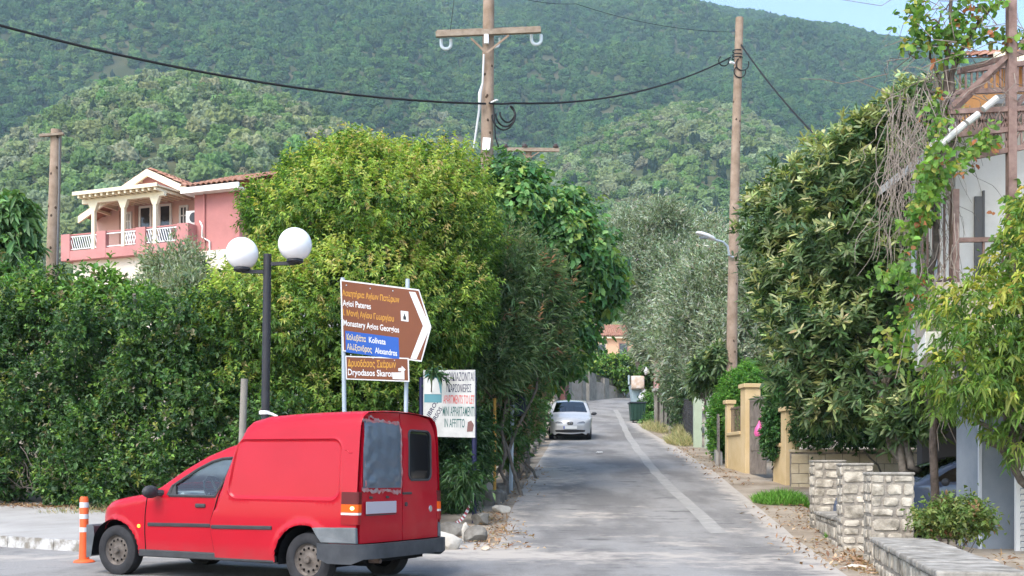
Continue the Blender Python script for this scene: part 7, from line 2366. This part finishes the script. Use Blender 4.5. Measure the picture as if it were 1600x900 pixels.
# ------------------------------------------------------------------ bins by the bend
def bins():
    b = ground_at(985, 661); Y = b.y; k = Y / FOC
    T = thing("dumpster", "dark green wheeled dumpster standing at the right road edge", "dumpster", b)
    Mg = mat("dumpster_green", (.015, .05, .032), .6, .4, var=.15, scale=3)
    x0, x1 = b.x, b.x + 24 * k; H = 31 * k
    m = MB(); vs = [(x0 + .06, Y, b.z + .14), (x1 - .06, Y, b.z + .14), (x1 - .06, Y + .85, b.z + .14), (x0 + .06, Y + .85, b.z + .14), (x0, Y - .08, b.z + H), (x1, Y - .08, b.z + H), (x1, Y + .95, b.z + H), (x0, Y + .95, b.z + H)]
    m.add(vs, [(0, 3, 2, 1), (4, 5, 6, 7), (0, 1, 5, 4), (1, 2, 6, 5), (2, 3, 7, 6), (3, 0, 4, 7)])
    for i in range(4): x = x0 + (x1 - x0) * (i + .7) / 4.6; m.bar((x, Y - .03, b.z + .2), (x, Y - .09, b.z + H - .05), .05, .04)
    m.build("body", Mg, T, bevel=.02)
    m = MB(); m.box(x0 - .05, Y - .14, b.z + H + .001, x1 + .05, Y + 1.0, b.z + H + .07); m.build("lid", mat("dark_lid", (.03, .035, .045), .5), T, bevel=.02)
    for x in (x0 + .15, x1 - .15):
        m = MB(); m.lathe([(.001, -.03), (.10, -.03), (.10, .03), (.001, .03)], (x, Y + .1, b.z + .10), (1, 0, 0), 12); m.build("wheel", M_tyre, T)
    c = ground_at(987, 640); Yb = Y + 3.5; k2 = Yb / FOC; c = gz(988, Yb); h0 = c.z
    R_ = thing("recycling_bin", "pale blue grey recycling bin behind the green dumpster with rubbish on top", "bin", c)
    zt = EYE + (HY - 601) * k2
    xa, xb = (985 - CX) * k2, (1006 - CX) * k2
    m = MB(); vs = [(xa + .25, Yb, h0), (xb - .2, Yb, h0), (xb - .2, Yb + .9, h0), (xa + .25, Yb + .9, h0), (xa, Yb - .1, zt), (xb, Yb - .1, zt), (xb, Yb + 1.0, zt), (xa, Yb + 1.0, zt)]
    m.add(vs, [(0, 3, 2, 1), (0, 1, 5, 4), (1, 2, 6, 5), (2, 3, 7, 6), (3, 0, 4, 7), (4, 5, 6, 7)]); m.build("body", mat("pale_blue_plastic", (.30, .38, .40), .6, .4, var=.1), R_, bevel=.03)
    m = MB(); m.bar((xa - .1, Yb - .1, zt + .25), (xa + .15, Yb + 1.0, zt + .3), .08, .5); m.build("lid", mat("pale_blue_plastic", (.3, .38, .4)), R_)
    for lab, px, py, sx, sz, mt in (("crumpled cardboard box heaped on the recycling bin", 996, 598, .33, .34, mat("cardboard", (.50, .36, .25), .9, .1, color2=(.62, .56, .50), scale=5)), ("white rubbish bag on the recycling bin, tied upright", 1010, 580, .12, .2, M_sgw), ("white rubbish bag squeezed beside the recycling bin", 1006, 620, .24, .46, M_sgw)):
        cc = at(px, py, Yb - .2); g = np.random.default_rng(px)
        bm = bmesh.new(); bmesh.ops.create_icosphere(bm, subdivisions=3, radius=1)
        for v in bm.verts:
            q = 1 + .16 * math.sin(5 * v.co.x + 3 * v.co.z) + .1 * math.sin(9 * v.co.z + 4 * v.co.x)
            if 'cardboard' in lab: v.co = Vector([math.copysign(min(1, abs(c_) * 1.6), c_) for c_ in v.co]); q = 1
            v.co = Vector((v.co.x * sx * q, v.co.y * sx * q, v.co.z * sz * q))
        me = bpy.data.meshes.new("rubbish_bag"); bm.to_mesh(me); bm.free(); me.materials.append(mt); me.polygons.foreach_set("use_smooth", [True] * len(me.polygons))
        o = bpy.data.objects.new("cardboard_box" if "cardboard" in lab else "rubbish_bag", me); col.objects.link(o); o.location = cc; tagp(o, lab, "rubbish")
bins()
# ------------------------------------------------------------------ the air between here and the mountain
hz = MB(); hz.box(-2300, -45, -3, 2300, 2700, 1500)
M_haze = bpy.data.materials.new("haze"); M_haze.use_nodes = True
nt = M_haze.node_tree; nt.nodes.clear()
pv_ = nt.nodes.new("ShaderNodeVolumePrincipled"); pv_.inputs["Color"].default_value = (.60, .82, 1.0, 1)
pv_.inputs["Density"].default_value = .00018; pv_.inputs["Anisotropy"].default_value = .1
oo = nt.nodes.new("ShaderNodeOutputMaterial"); nt.links.new(pv_.outputs[0], oo.inputs["Volume"])
hzo = hz.build("haze", M_haze); hzo["kind"] = "stuff"
hzo.display_type = 'WIRE'
